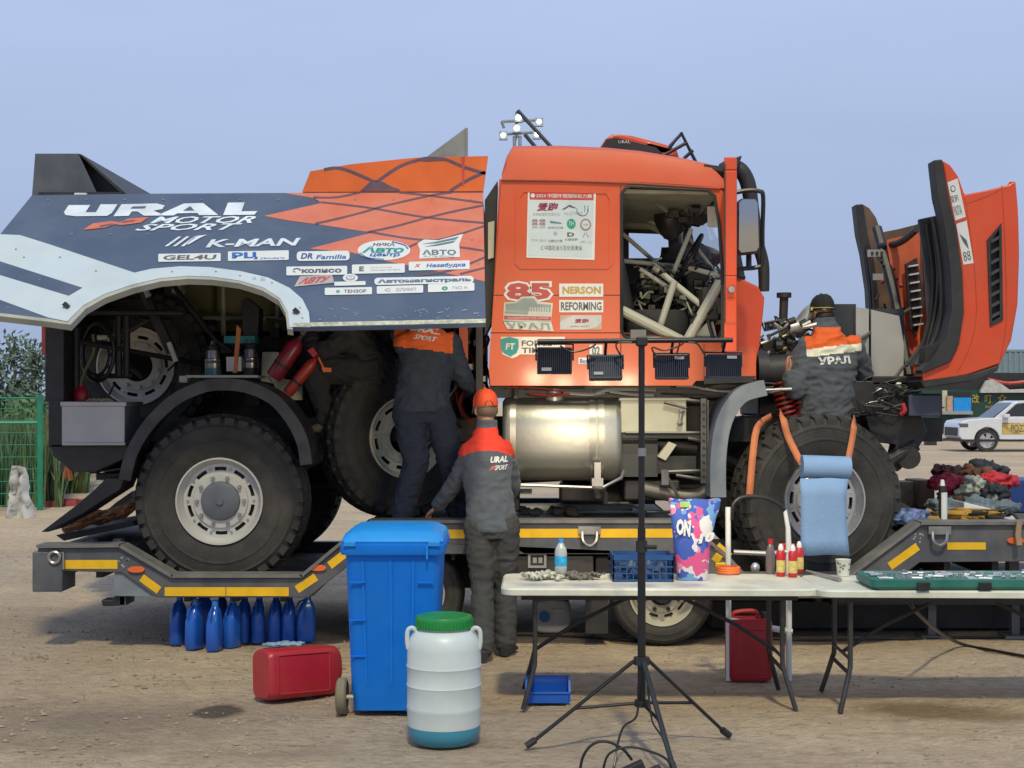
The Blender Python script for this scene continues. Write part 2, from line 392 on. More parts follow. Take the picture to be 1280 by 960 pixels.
# ------------------------------------------------------------------ ground
def ground_mat():
    m = bpy.data.materials.new('dusty_dirt'); m.use_nodes = True
    t = m.node_tree; n = t.nodes; L = t.links; b = n['Principled BSDF']; b.inputs['Roughness'].default_value = 0.95; b.inputs['Specular IOR Level'].default_value = 0.15
    co = n.new('ShaderNodeTexCoord').outputs['Object']
    def mapn(sc):
        q = n.new('ShaderNodeMapping'); q.inputs['Scale'].default_value = sc; L.new(co, q.inputs[0]); return q.outputs[0]
    def nzn(sc, scale, det=8, ro=0.6):
        a = n.new('ShaderNodeTexNoise'); a.inputs['Scale'].default_value = scale; a.inputs['Detail'].default_value = det; a.inputs['Roughness'].default_value = ro; L.new(mapn(sc), a.inputs[0]); return a.outputs[0]
    def ramp(i, p0, c0, p1, c1):
        r = n.new('ShaderNodeValToRGB'); e = r.color_ramp.elements; e[0].position = p0; e[0].color = c0; e[1].position = p1; e[1].color = c1; L.new(i, r.inputs[0]); return r.outputs[0]
    def mix(f, a, c2, kind='MIX'):
        q = n.new('ShaderNodeMixRGB'); q.blend_type = kind
        for i, s in enumerate((f, a, c2)):
            if isinstance(s, (int, float)): q.inputs[i].default_value = s
            elif isinstance(s, tuple): q.inputs[i].default_value = s
            else: L.new(s, q.inputs[i])
        return q.outputs[0]
    base = ramp(nzn((1, 1, 1), 0.55), 0.35, (0.52, 0.40, 0.275, 1), 0.68, (0.70, 0.555, 0.38, 1))
    grey = ramp(nzn((1, 1, 1), 0.23, 5), 0.45, (0, 0, 0, 1), 0.62, (1, 1, 1, 1))
    base = mix(grey, base, (0.50, 0.405, 0.315, 1))
    tr = ramp(nzn((0.5, 2.2, 1), 1.1, 9, 0.72), 0.52, (0, 0, 0, 1), 0.75, (0.5, 0.5, 0.5, 1))
    base = mix(tr, base, (0.30, 0.23, 0.17, 1))
    fine = ramp(nzn((1, 1.5, 1), 9, 10, 0.85), 0.34, (0.70, 0.69, 0.68, 1), 0.66, (1.25, 1.25, 1.25, 1))
    base = mix(1.0, base, fine, 'MULTIPLY')
    clod = ramp(nzn((0.6, 1.6, 1), 6.5, 7, 0.7), 0.56, (0, 0, 0, 1), 0.66, (0.55, 0.55, 0.55, 1))
    base = mix(clod, base, (0.27, 0.21, 0.155, 1))
    wet_h = None
    def stain_or_tone(cx, cy, rx, ry, base, col, amt, e0=0.75, e1=1.05):
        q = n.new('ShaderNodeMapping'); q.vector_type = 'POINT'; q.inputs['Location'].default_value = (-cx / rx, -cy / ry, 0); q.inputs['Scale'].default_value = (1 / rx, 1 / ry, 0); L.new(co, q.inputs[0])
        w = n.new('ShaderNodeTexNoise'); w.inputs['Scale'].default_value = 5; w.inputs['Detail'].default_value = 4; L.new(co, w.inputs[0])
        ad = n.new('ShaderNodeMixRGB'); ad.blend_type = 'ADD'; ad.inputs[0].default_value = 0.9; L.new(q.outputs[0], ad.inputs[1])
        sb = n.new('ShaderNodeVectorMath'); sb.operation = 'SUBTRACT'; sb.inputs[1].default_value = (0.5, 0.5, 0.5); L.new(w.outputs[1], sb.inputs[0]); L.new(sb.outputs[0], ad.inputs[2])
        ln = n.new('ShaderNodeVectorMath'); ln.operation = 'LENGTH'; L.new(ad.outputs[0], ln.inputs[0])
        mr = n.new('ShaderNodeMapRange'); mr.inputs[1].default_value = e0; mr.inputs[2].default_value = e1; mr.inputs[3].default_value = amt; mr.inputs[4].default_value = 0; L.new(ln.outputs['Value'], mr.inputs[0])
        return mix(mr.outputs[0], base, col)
    g = G(272, 887); base = stain_or_tone(g.x, g.y, 0.16, 0.22, base, (0.07, 0.06, 0.045, 1), 0.9)
    g = G(1150, 886); base = stain_or_tone(g.x, g.y, 0.42, 0.26, base, (0.20, 0.135, 0.065, 1), 0.75, .45, 1.1)
    g = G(1240, 892); base = stain_or_tone(g.x, g.y, 0.3, 0.2, base, (0.20, 0.135, 0.065, 1), 0.6, .45, 1.1)
    g = G(110, 900); base = stain_or_tone(g.x, g.y, 1.15, 0.75, base, (0.22, 0.17, 0.135, 1), 0.6, .2, 1.2)  # broad darker grey-brown tone over the left foreground
    g = G(120, 775); base = stain_or_tone(g.x, g.y, 1.6, 0.9, base, (0.30, 0.245, 0.21, 1), 0.5, .2, 1.2)  # grey shadow band by the trailer tail, painted into the dirt colour
    g = G(330, 940); base = stain_or_tone(g.x, g.y, 0.5, 0.25, base, (0.25, 0.19, 0.14, 1), 0.5, .2, 1.2)  # slightly darker brown tone low in the left foreground
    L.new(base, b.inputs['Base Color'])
    h = n.new('ShaderNodeMixRGB'); h.blend_type = 'ADD'; h.inputs[0].default_value = 1; L.new(nzn((1, 1.6, 1), 5, 12, 0.8), h.inputs[1]); L.new(nzn((1, 1, 1), 30, 4, 0.6), h.inputs[2])
    bp = n.new('ShaderNodeBump'); bp.inputs['Strength'].default_value = 0.9; bp.inputs['Distance'].default_value = 0.05; L.new(h.outputs[0], bp.inputs['Height']); L.new(bp.outputs[0], b.inputs['Normal'])
    return m
def axis(near0, near1, step, far, grow=1.35):
    a = [near0 + step * i for i in range(int((near1 - near0) / step) + 1)]
    s = step; x = a[-1]; hi = []
    while x < far: s *= grow; x += s; hi.append(x)
    s = step; x = a[0]; lo = []
    while x > -far: s *= grow; x -= s; lo.append(x)
    return lo[::-1] + a + hi
def gz(x, y):
    d = max(abs(x) - 6, 0) + max(y - 14, 0) + max(4 - y, 0)
    k = max(0, 1 - d / 12)
    v = noise.noise(Vector((x * 0.5, y * 1.9, 0))) * 0.5 + noise.noise(Vector((x * 1.7, y * 4.2, 3))) * 0.35 + noise.noise(Vector((x * 6, y * 7, 9))) * 0.2
    return min(0.0, (v - 0.35) * 0.03) * k
xs = axis(-5, 5, 0.07, 700); ys = axis(6.0, 12.5, 0.06, 900)
g = MB(); nx = len(xs)
g.v = [Vector((x, y, gz(x, y))) for y in ys for x in xs]
g.f = [(j * nx + i, j * nx + i + 1, (j + 1) * nx + i + 1, (j + 1) * nx + i) for j in range(len(ys) - 1) for i in range(nx - 1)]
g.m = [0] * len(g.f)
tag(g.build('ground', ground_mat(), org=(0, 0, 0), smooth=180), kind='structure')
# far ground band: pale packed road behind the trailer
# loose clods and pebbles
pm = M('clod', (0.30, 0.235, 0.17), 0.95, var=0.35, scale=3, bump=0.3)
g = MB()
for i in range(5000):
    y = random.uniform(6.3, 18) if random.random() < 0.8 else random.uniform(14, 30)
    x = random.uniform(-0.42, 0.42) * y
    r = random.choice((0.004, 0.006, 0.006, 0.009, 0.012)) * random.uniform(0.7, 1.4)
    if i > 3600:
        y = random.uniform(6.9, 11.5); x = random.uniform(-.37, -.1) * y + .3 * noise.noise(Vector((y * 2, i, 0))); r = random.choice((.008, .01, .014, .022)) * random.uniform(.6, 1.2)
        if noise.noise(Vector((x * 1.5, y * 2.5, 4))) < 0.05: continue
    c = Vector((x, y, gz(x, y) + r * 0.2))
    q = [c + Vector((random.uniform(.6, 1.2) * a, random.uniform(.6, 1.2) * b2, random.uniform(.4, .8) * cc)) * r for a, b2, cc in ((1, 0, 0), (0, 1, 0), (-1, 0, 0), (0, -1, 0), (0, 0, 1), (0, 0, -1))]
    g.add(q, [(0, 1, 4), (1, 2, 4), (2, 3, 4), (3, 0, 4), (1, 0, 5), (2, 1, 5), (3, 2, 5), (0, 3, 5)])
o = g.build('gravel', pm, org=(0, 0, 0), smooth=None, fix=False)
tag(o, 'small loose clods and pebbles scattered over the dirt', 'gravel', kind='stuff')
# ------------------------------------------------------------------ wheels
RX = Matrix.Rotation(PI / 2, 4, 'X')                 # lathe axis -> -Y (towards the camera)
def circ(r, n, a0=0): return [(r * math.cos(a0 + 2 * PI * i / n), r * math.sin(a0 + 2 * PI * i / n)) for i in range(n)]
def make_tyre(Ro, Ri, w, lugs, lugh, mats):
    t = MB(); hw = w / 2; s = Ro - lugh
    d = s - Ri
    prof = [(Ri, hw * .86), (Ri + d * .12, hw * .94), (Ri + d * .25, hw), (Ri + d * .42, hw * 1.02), (Ri + d * .44, hw * 1.045), (Ri + d * .48, hw * 1.045), (Ri + d * .5, hw * 1.02), (Ri + d * .72, hw * .985), (Ri + d * .74, hw * 1.0), (Ri + d * .77, hw * 1.0), (Ri + d * .79, hw * .97), (Ri + d * .92, hw * .86), (s - .004, hw * .74), (s, hw * .5), (s + .003, 0)]
    prof = prof + [(r, -h) for r, h in prof[-2::-1]] + [(Ri - .01, 0)]
    t.lathe(prof, RX, 64, closed=True)
    for k in range(lugs):
        a = 2 * PI * k / lugs
        for side in (-1, 1):
            for j, (h0, h1, r0, r1, da, wa) in enumerate(((.52, .93, Ri + d * .80, Ro, 0, .34), (.05, .50, s - .01, Ro, .5, .36))):
                aa = a + (da + (0.5 if side < 0 else 0)) * 2 * PI / lugs
                hw2 = wa * 2 * PI / lugs
                ring = []
                pts = []
                for an in (aa - hw2, aa + hw2):
                    for hh, rr0, rr1 in ((h0, s - .012, Ro), (h1, r0, Ro - (.028 if j == 0 else 0))):
                        for rr in (rr0, rr1):
                            pts.append(RX @ Vector((rr * math.cos(an), rr * math.sin(an), side * hh * hw)))
                t.add(pts, [(0, 1, 3, 2), (4, 6, 7, 5), (0, 4, 5, 1), (2, 3, 7, 6), (1, 5, 7, 3), (0, 2, 6, 4)])
    return t
def make_rim(Ri, w, deep, slots=10):
    q = MB(); hw = w / 2
    q.lathe([(Ri * 1.0, hw * .80), (Ri * 1.0, hw * .97), (Ri * .965, hw * .97), (Ri * .945, hw * .88), (Ri * .90, deep + .03), (Ri * .86, deep + .006), (Ri * .86, deep - .03), (Ri * .93, 0), (Ri * .985, hw * .7)], RX, 56, closed=True)
    sl = []
    for k in range(slots):
        a = 2 * PI * k / slots; ha = R(10.5)
        sl.append([(Ri * .785 * math.cos(a + ha * u), Ri * .785 * math.sin(a + ha * u)) for u in (-1, -.5, 0, .5, 1)] + [(Ri * .70 * math.cos(a + ha * u), Ri * .70 * math.sin(a + ha * u)) for u in (1, .5, 0, -.5, -1)])
    q.plate(circ(Ri * .875, 48), [circ(Ri * .40, 32)[::-1]] + [l[::-1] for l in sl], -deep - .006, -deep + .016, px=False)
    q.lathe([(Ri * .64, deep + .005), (Ri * .62, deep + .022), (Ri * .40, deep + .022), (Ri * .40, deep)], RX, 40, closed=True)
    return q
def make_bolts(Ri, deep, n=10):
    q = MB()
    for k in range(n):
        a = 2 * PI * (k + .5) / n
        c = Vector((Ri * .545 * math.cos(a), -deep - .02, Ri * .545 * math.sin(a)))
        q.cyl(c, c + Vector((0, -.028, 0)), .016, .014, 6)
        c2 = Vector((Ri * .76 * math.cos(a), -deep - .004, Ri * .76 * math.sin(a)))
        q.cyl(c2, c2 + Vector((0, -.012, 0)), .009, n=6)
    return q
TW, TR_, RI = 0.37, 0.648, 0.324
tyre_me = make_tyre(TR_, RI, TW, 36, .03, None).mesh('tyre', RUBBER, 30)
rim_me = make_rim(RI, TW, .10).mesh('rim', RIM, 30)
bolts_me = make_bolts(RI, .10).mesh('bolt', BOLT, 30)
hub = MB().lathe([(0.002, .155), (.11, .155), (.14, .145), (.148, .12), (.148, .05), (.002, .05)], RX, 36)
hub.lathe([(.002, .168), (.028, .168), (.03, .15), (.002, .15)], RX, 12)
hub_me = hub.mesh('hub_cap', HUB, 30)
drum_me = MB().lathe([(.002, .06), (.27, .06), (.28, .04), (.28, -.17), (.002, -.17)], RX, 32).mesh('brake_drum', DARK, 30)
def ob(name, me, parent, mat=None):
    o = bpy.data.objects.new(name, me); COL.objects.link(o); o.parent = parent
    if mat: o.material_slots[0].link = 'OBJECT'; o.material_slots[0].material = mat
    return o
def wheel(c, yaw=0, parent=None, name='wheel', rim=None, cap=True, spin=0, lean=0, scale=1):
    e = empty(name, c, parent); e.rotation_euler = (lean, 0, yaw)
    e.rotation_euler = (Matrix.Rotation(yaw, 3, 'Z') @ Matrix.Rotation(lean, 3, 'X') @ Matrix.Rotation(spin, 3, 'Y')).to_euler()
    e.scale = (scale,) * 3
    ob('tyre', tyre_me, e); ob('rim', rim_me, e, rim); ob('bolt', bolts_me, e, rim if rim else None)
    if cap: ob('hub_cap', hub_me, e); ob('brake_drum', drum_me, e)
    return e
# ------------------------------------------------------------------ low loader trailer
TD = 10.45
tl = thing('low_loader_trailer', (P(640, 700, TD).x, 11.9, 0), 'dark grey low loader trailer with yellow reflective strips carrying the race truck', 'trailer')
top = [(47, 685), (150, 684), (215, 722), (378, 722), (437, 673), (462, 654), (855, 654), (905, 695), (930, 722), (1062, 722), (1150, 656), (1420, 656)]
bot = [(1420, 701), (1150, 703), (1092, 748), (902, 748), (862, 712), (840, 693), (470, 693), (440, 704), (385, 747), (195, 747), (152, 716), (47, 713)]
MB().plate(top + bot, [], TD, TD + .09).build('side_rail', GREYD, tl, bevel=.008)
MB().plate([(x, y) for x, y in top] + bot, [], TD, TD + .09).xf(Matrix.Translation((0, 2.65, 0))).build('side_rail', GREYD, tl, bevel=.008)
g = MB()                                              # top flange lip along the rail
for (x0, y0), (x1, y1) in zip(top[:-1], top[1:]):
    a = P(x0, y0, TD); b = P(x1, y1, TD); d = (b - a).normalized(); n = Vector((-d.z, 0, d.x))
    q = [a + n * .002, b + n * .002, b + n * .026, a + n * .026]
    g.add([v + Vector((0, -.03, 0)) for v in q] + [v + Vector((0, .16, 0)) for v in q], [(0, 1, 2, 3), (7, 6, 5, 4), (0, 4, 5, 1), (1, 5, 6, 2), (2, 6, 7, 3), (3, 7, 4, 0)])
g.build('rail_flange', M('flange_grey', (0.13, 0.13, 0.13), 0.6, dirt=(0.3, 0.27, 0.22), damt=0.6, dscale=5), tl)
dt = [(47, 690), (150, 689), (198, 737), (392, 737), (462, 660), (858, 660), (920, 738), (1072, 738), (1150, 661), (1420, 661)]
db = [(x, y + 8) for x, y in dt[::-1]]
MB().plate(dt + db, [], TD + .09, TD + 2.65).build('deck', DECK, tl)
g = MB()
for x in range(480, 850, 28): g.pb(x, 667, x + 5, 700, TD + .1, TD + 2.6)
for x in (70, 120, 230, 290, 350, 960, 1020, 1180, 1240): g.pb(x, 700 if x < 200 or x > 1100 else 744, x + 8, 722 if x < 200 or x > 1100 else 752, TD + .1, TD + 2.6)
g.build('cross_beam', DARK, tl)
g = MB().pb(470, 676, 1150, 735, TD + .75, TD + .9); g.pb(470, 676, 1150, 735, TD + 1.75, TD + 1.9); g.build('chassis_beam', DARK, tl)
MB().pb(150, 715, 157, 757, TD + .05, TD + .3).build('hook_plate', GREYD, tl); g = MB().pb(40, 690, 78, 740, TD - .02, TD + .3); g.build('tail_block', GREYD, tl, bevel=.01)
MB().pb(890, 752, 1420, 785, 11.3, 12.6).build('underbody', DARK, tl); MB().pb(1040, 735, 1400, 756, 10.9, 12.6).build('underbody', DARK, tl)
g = MB().pb(78, 690, 80, 712, TD - .03, TD + .2); g.tube([P(68 + 7 * math.cos(a), 697 + 7 * math.sin(a), TD - .03) for a in [2 * PI * i / 14 for i in range(15)]], .012, 6); g.build('lashing_ring', BOLT, tl)
g = MB().pb(143, 716, 200, 745, TD + .02, TD + .09); g.build('gusset', GREYF, tl)
g = MB().plate([(143, 745), (158, 745), (158, 757), (128, 758), (126, 750), (140, 750)], [], TD + .05, TD + .2); g.build('tow_hook', DARK, tl, bevel=.01)
sp = sideplane(TD)
def strip(pts):
    g = MB(); off = Vector((0, -.004, 0)); w = [ray(x, y, sp) for x, y in pts]
    g.add([v + off for v in w] + [v + Vector((0, .001, 0)) for v in w], [(0, 1, 2, 3), (0, 4, 5, 1), (1, 5, 6, 2), (2, 6, 7, 3), (3, 7, 4, 0)])
    g.build('reflective_strip', YELLOW, tl)
for x0, y0, x1, y1 in ((82, 700, 147, 711), (206, 734, 282, 745), (283, 734, 361, 745), (558, 662, 596, 673), (640, 661, 726, 672), (750, 661, 800, 672), (801, 661, 845, 672), (950, 734, 1035, 745), (1184, 678, 1232, 687)): strip([(x0, y0), (x1, y0), (x1, y1), (x0, y1)])
for x0, y0, x1, y1 in ((177, 722, 199, 738), (1112, 708, 1147, 683), (371, 737, 395, 721), (412, 707, 435, 689), (896, 682, 912, 696)):
    d = Vector((x1 - x0, y1 - y0)).normalized(); nn = Vector((-d.y, d.x)) * 5
    strip([(x0 + nn.x, y0 + nn.y), (x1 + nn.x, y1 + nn.y), (x1 - nn.x, y1 - nn.y), (x0 - nn.x, y0 - nn.y)])
for x, y, mt in ((170, 712, AMBER), (397, 710, AMBER), (1270, 676, AMBER)):
    g = MB(); c = P(x, y, TD)
    g.plate([(x + 11 * math.cos(a) * (1 if abs(math.cos(a)) < .9 else .97), y + 4 * math.sin(a)) for a in [2 * PI * i / 16 for i in range(16)]], [], TD - .02, TD); g.build('side_lamp', mt, tl, bevel=.004)
g = MB()
for i in range(9):
    for cx, cy in ((157, 704), (1146, 672)):
        a = random.uniform(0, 6.3); r = random.uniform(2, 9)
        x = cx + r * math.cos(a); y = cy + r * math.sin(a)
        g.ell(x, y, random.uniform(.9, 1.7), random.uniform(.9, 1.5), sp, 1, 0, 8)
g.build('maker_mark', LGREY, tl)
# storage boxes, latch, D-ring and mud flap in the middle
g = MB().pb(588, 695, 742, 738, TD + .04, TD + .6); g.build('storage_box', M('box_black', (0.03, 0.03, 0.032), 0.5, dirt=(0.12, 0.11, 0.09), damt=0.4), tl, bevel=.01)
g = MB().pb(744, 695, 850, 722, TD + .1, TD + .5); g.build('storage_box', DARK, tl, bevel=.01)
g = MB().plate([(660, 691), (683, 691), (683, 710), (660, 710)], [[(663, 694), (663, 707), (680, 707), (680, 694)]], TD + .02, TD + .04); g.pb(666, 697, 671, 704, TD + .025, TD + .04); g.pb(673, 697, 678, 704, TD + .025, TD + .04); g.build('latch', ALU, tl)
for x in (737, 1175):
    g = MB().tube([P(x - 9, 665, TD - .03), P(x - 8, 676, TD - .05), P(x, 682, TD - .05), P(x + 8, 676, TD - .05), P(x + 9, 665, TD - .03)], .012, 6, smooth=4); g.pb(x - 14, 658, x + 14, 668, TD - .03, TD); g.build('lashing_ring', BOLT, tl)
MB().pb(732, 735, 760, 792, TD + .25, TD + .28).build('mud_flap', BLACK, tl)
MB().pb(440, 700, 470, 735, TD + .1, TD + .4).build('bracket', DARK, tl)
# trailer road wheels
tt = make_tyre(.39, .245, .24, 60, .008, None).mesh('tyre', RUBBER, 30)
tr2 = make_rim(.245, .24, .02).mesh('rim', M('trailer_rim', (0.47, 0.45, 0.36), 0.55, dirt=(0.2, 0.17, 0.13), damt=0.6), 30); tb2 = make_bolts(.245, .02, 8).mesh('bolt', DARK, 30)
th = MB().lathe([(.002, .14), (.06, .14), (.075, .12), (.08, .02), (.002, .02)], RX, 20)
for k in range(5):
    a = k * 1.256; th.cyl((.055 * math.cos(a), -.13, .055 * math.sin(a)), (.055 * math.cos(a), -.155, .055 * math.sin(a)), .016, n=6)
th_me = th.mesh('hub', DARK, 30)
dr_me = MB().lathe([(.002, 0), (.21, 0), (.21, -.1), (.002, -.1)], RX, 24).mesh('brake_drum', DARK, 30)
for x, z0 in ((516, 0), (826, 0)):
    for D in (10.78, 12.85):
        e = empty('road_wheel', Vector((P(x, 700, 10.78).x, D, .387)), tl)
        if D > 12: e.rotation_euler = (0, 0, PI)
        ob('tyre', tt, e); ob('rim', tr2, e); ob('bolt', tb2, e); ob('hub', th_me, e); ob('brake_drum', dr_me, e)
    MB().cyl((P(x, 700, 10.78).x, 10.85, .387), (P(x, 700, 10.78).x, 12.8, .387), .06).build('axle', DARK, tl)
# supports of the gooseneck end (carry the front of the trailer), and the ramp plate behind
for x in (1158, 1262):
    g = MB().pb(x, 700, x + 12, 720, 11.0, 11.1); a = P(x + 6, 720, 11.05); g.b2((a.x - .03, a.y - .03, .02), (a.x + .03, a.y + .03, a.z)); g.b2((a.x - .1, a.y - .1, 0), (a.x + .1, a.y + .1, .025)); g.build('support_leg', GREYD, tl)
g = MB().plate([(70, 669), (165, 652), (170, 657), (80, 676)], [], 11.0, 12.2); g.build('ramp', DARK, tl)
g = MB()
for x, y in ((112, 678), (146, 677)): g.pb(x - 5, y - 3, x + 5, y + 3, TD + .25, TD + .35)
g.build('ramp_hinge', GREYD, tl)
# ------------------------------------------------------------------ the race truck
ND, FD = 10.75, 13.20                                  # near and far side of the bodywork
tk = thing('race_truck', (P(640, 700, ND).x, 12.0, P(640, 737, 10.7).z), 'orange and navy race truck with its bonnet and rear side panel open', 'truck')
WC = P(273, 627, 10.65)
wheel((WC.x, 10.85, WC.z), 0, tk, spin=.3)
wheel((WC.x, 12.95, WC.z), PI, tk, spin=.9)
FWX = P(1020, 620, 10.85)
fw = wheel((FWX.x, 10.88, WC.z), R(13), tk, rim=CHROME, spin=.1)
wheel((FWX.x, 12.95, WC.z), PI + R(13), tk, rim=CHROME)
g = MB()
for x in (WC.x, FWX.x): g.cyl((x, 11.0, WC.z), (x, 12.9, WC.z), .09, n=12); g.ball((x, 11.95, WC.z), .24, 16)
g.build('axle', DARK, tk)
g = MB()
for D in (11.45, 12.45): g.pb(75, 522, 1178, 552, D, D + .09) if D < 12 else g.b2((P(75, 0, 11.45).x, D, P(0, 552, 11.45).z), (P(1178, 0, 11.45).x, D + .09, P(0, 522, 11.45).z))
for x in (90, 240, 420, 600, 800, 960, 1165):
    a = P(x, 545, 11.45); g.b2((a.x, 11.5, a.z), (a.x + .08, 12.5, a.z + .12))
g.build('chassis_frame', DARK, tk)
g = MB()                                              # leaf springs, gearbox, propshaft
for x in (WC.x, FWX.x):
    for D in (11.2, 12.6): g.tube([(x - .75, D, 1.42), (x - .35, D, 1.22), (x, D, 1.16), (x + .35, D, 1.22), (x + .75, D, 1.42)], .05, 8, smooth=5)
g.box((P(760, 0, 11.8).x, 11.95, 1.25), (.75, .55, .55)); g.cyl((WC.x, 11.95, 1.07), (P(700, 0, 11.95).x, 11.95, 1.2), .055); g.cyl((P(820, 0, 11.95).x, 11.95, 1.2), (FWX.x, 11.95, 1.07), .055)
g.box((P(560, 0, 11.8).x, 12.2, 1.25), (.7, .6, .5))
g.build('driveline', DARK, tk)
# ---- rear body shell
xl, xr = P(42, 0, ND).x, P(603, 0, ND).x
zt = P(0, 243, ND).z
g = MB().b2((xl, ND + .02, zt - .05), (xr, FD, zt - .005)); g.build('body_roof', NAVY, tk, bevel=.01)
g = MB().b2((xr - .05, ND + .1, P(0, 520, ND).z), (xr, FD, zt - .06)); g.build('bulkhead', BLACK, tk)
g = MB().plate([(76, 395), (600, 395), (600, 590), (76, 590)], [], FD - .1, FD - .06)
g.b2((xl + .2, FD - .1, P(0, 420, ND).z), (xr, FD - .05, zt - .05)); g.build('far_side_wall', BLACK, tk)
g = MB().plate([(205, 338), (372, 338), (372, 414), (205, 414)], [], 12.86, 12.9); g.build('inner_canvas', M('olive_canvas', (0.24, 0.23, 0.12), 0.8, var=0.15, dirt=(0.12, 0.11, 0.05), damt=0.5), tk)
g = MB(); cg = [((278, 345, 12.7), (280, 440, 12.7)), ((215, 397, 12.7), (390, 399, 12.7)), ((347, 350, 12.7), (347, 440, 12.7))]
for a, b in cg: g.pt([a, b], .022)
g.build('canvas_frame', CAGE, tk)
g = MB().pb(56, 400, 80, 502, ND + .02, ND + .4); g.pb(60, 500, 80, 560, ND, ND + .5); g.plate([(62, 556), (160, 556), (160, 572), (120, 590), (88, 588), (66, 570)], [], ND, 12.9); g.b2((xl + .05, ND + .2, P(0, 420, ND).z), (xl + .12, FD, zt - .05))
g.build('tail_frame', BLACK, tk, bevel=.01)
g = MB().pb(52, 400, 59, 444, ND + .03, ND + .08); g.build('tail_reflector', M('tail_red', (0.55, 0.08, 0.06), 0.4), tk)
g = MB(); g.pb(77, 506, 156, 555, ND - .06, ND + .4); g.pb(75, 502, 158, 508, ND - .075, ND + .42); g.pb(77, 553, 157, 557, ND - .07, ND + .41); g.build('tool_box', ALU, tk, bevel=.008)
rw = wheel(P(176, 458, 12.1), 0, tk, name='carried_wheel', cap=False, spin=.5, rim=M('dusty_rim', (0.62, 0.60, 0.54), 0.6, var=0.15, dirt=(0.25, 0.2, 0.17), damt=0.6))
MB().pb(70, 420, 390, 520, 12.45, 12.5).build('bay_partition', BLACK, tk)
# frame work and clutter in the bay
g = MB()
def T(*pts, r=.025, mb=g): mb.pt(list(pts), r, 8)
T((70, 405, 11.0), (70, 560, 11.0), r=.05); T((95, 410, 11.0), (95, 500, 11.0), r=.03); T((148, 395, 11.3), (148, 470, 11.3), r=.03); T((158, 395, 11.3), (158, 470, 11.3), r=.03)
T((80, 391, 11.2), (230, 391, 11.2), r=.02); T((168, 340, 11.3), (215, 440, 11.3), r=.045); T((215, 355, 11.6), (270, 425, 11.5), (290, 440, 11.5), r=.02)
T((82, 392, 11.2), (130, 360, 11.2), r=.02); T((120, 470, 11.3), (165, 470, 11.3), r=.02); T((82, 430, 11.2), (150, 430, 11.4), r=.018); T((150, 420, 11.3), (185, 400, 11.3), r=.02)
T((60, 420, 10.95), (390, 480, 12.3), r=.02)
for i in range(60):
    x = random.uniform(85, 390); y = random.uniform(395, 500); D = random.uniform(11.7, 12.4)
    if random.random() < .5: T((x, y, D), (x + random.uniform(-40, 40), y + random.uniform(-40, 40), D + random.uniform(-.1, .1)), r=random.uniform(.008, .02))
    else:
        if 120 < x < 235: continue
        w = random.uniform(5, 22); g.pb(x, y, x + w, y + random.uniform(5, 22), D, D + .15)
for i in range(50):
    x = random.uniform(395, 600); y = random.uniform(400, 560); D = random.uniform(11.75, 12.5)
    w = random.uniform(8, 40)
    if random.random() < .5: T((x, y, D), (x + random.uniform(-50, 50), y + random.uniform(-50, 50), D), r=random.uniform(.01, .03))
    else: g.pb(x, y, min(x + w, 600), y + random.uniform(8, 30), D, D + .2)
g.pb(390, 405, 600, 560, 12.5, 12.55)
g.build('bay_framework', DARK, tk)
g = MB().tube([P(122 + 20 * math.cos(a), 440 + 36 * math.sin(a), 11.25) for a in [2 * PI * i / 28 for i in range(29)]], .018, 8)
g.tube([P(120 + 16 * math.cos(a), 443 + 26 * math.sin(a), 11.3) for a in [2 * PI * i / 24 for i in range(25)]], .012, 8); g.build('hose_coil', BLACKPIPE, tk)
g = MB().pt([(116, 418, 11.2), (117, 440, 11.2), (107, 462, 11.2), (101, 480, 11.2)], .012, 6, smooth=4); g.build('hose', M('olive_hose', (0.22, 0.2, 0.09), .6), tk)
g = MB().pt([(122, 422, 11.2), (134, 422, 11.2)], .02); g.build('valve', CREAM, tk)
g = MB().pt([(211, 428, 11.2), (220, 452, 11.2)], .02); g.pt([(179, 355, 11.25), (186, 371, 11.25)], .025); g.pb(215, 344, 226, 366, 11.6, 11.75); g.build('support_strut', CAGE, tk)
c = P(101, 490, 11.0); g = MB(); Mx = Matrix.Translation(c - Vector((0, 0, .08))); g.lathe([(.002, 0), (.055, 0), (.06, .02), (.06, .07), (.045, .1), (.02, .125), (.02, .145), (.002, .145)], Mx, 16); g.build('red_bottle', REDP, tk)
g = MB()
for i in range(9): g.pt([(108 + i * 3, 502 - (i % 3), 10.95 + .03 * (i % 2)), (112 + i * 3, 499 + (i % 2), 10.95), (117 + i * 3, 502, 10.97)], .011, 6)
g.build('tie_down_strap', M('tan_rope', (0.42, 0.3, 0.16), .8), tk)
# shock reservoirs, cyan band, orange strap, shelf
def reservoir(x, y0, y1, D, base):
    a = P(x, y1, D); h = P(x, y0, D).z - a.z
    g = MB(); g.lathe([(.002, 0), (.062, 0), (.062, h * .22)], Matrix.Translation(a), 18, mi=1); g.lathe([(.062, h * .22), (.064, h * .3), (.064, h * .36), (.058, h * .37), (.064, h * .42), (.064, h * .48), (.055, h * .5), (.05, h * .72), (.03, h * .78), (.045, h * .82), (.02, h * .9), (.015, h), (.002, h)], Matrix.Translation(a), 18)
    g.build('shock_reservoir', [M('res_metal', (0.22, 0.22, 0.23), .3, metal=.8, var=.3), base], tk)
reservoir(266, 426, 470, 11.25, M('res_blue', (0.03, 0.12, 0.17), .4)); reservoir(313, 424, 470, 11.25, BLACK)
g = MB().pb(280, 420, 318, 429, 11.3, 11.5); g.build('cyan_bracket', M('cyan', (0.02, 0.22, 0.25), .5), tk)
g = MB().plate([(296, 406), (301, 412), (296, 466), (291, 466)], [], 11.15, 11.17); g.build('lashing_strap', STRAP, tk)
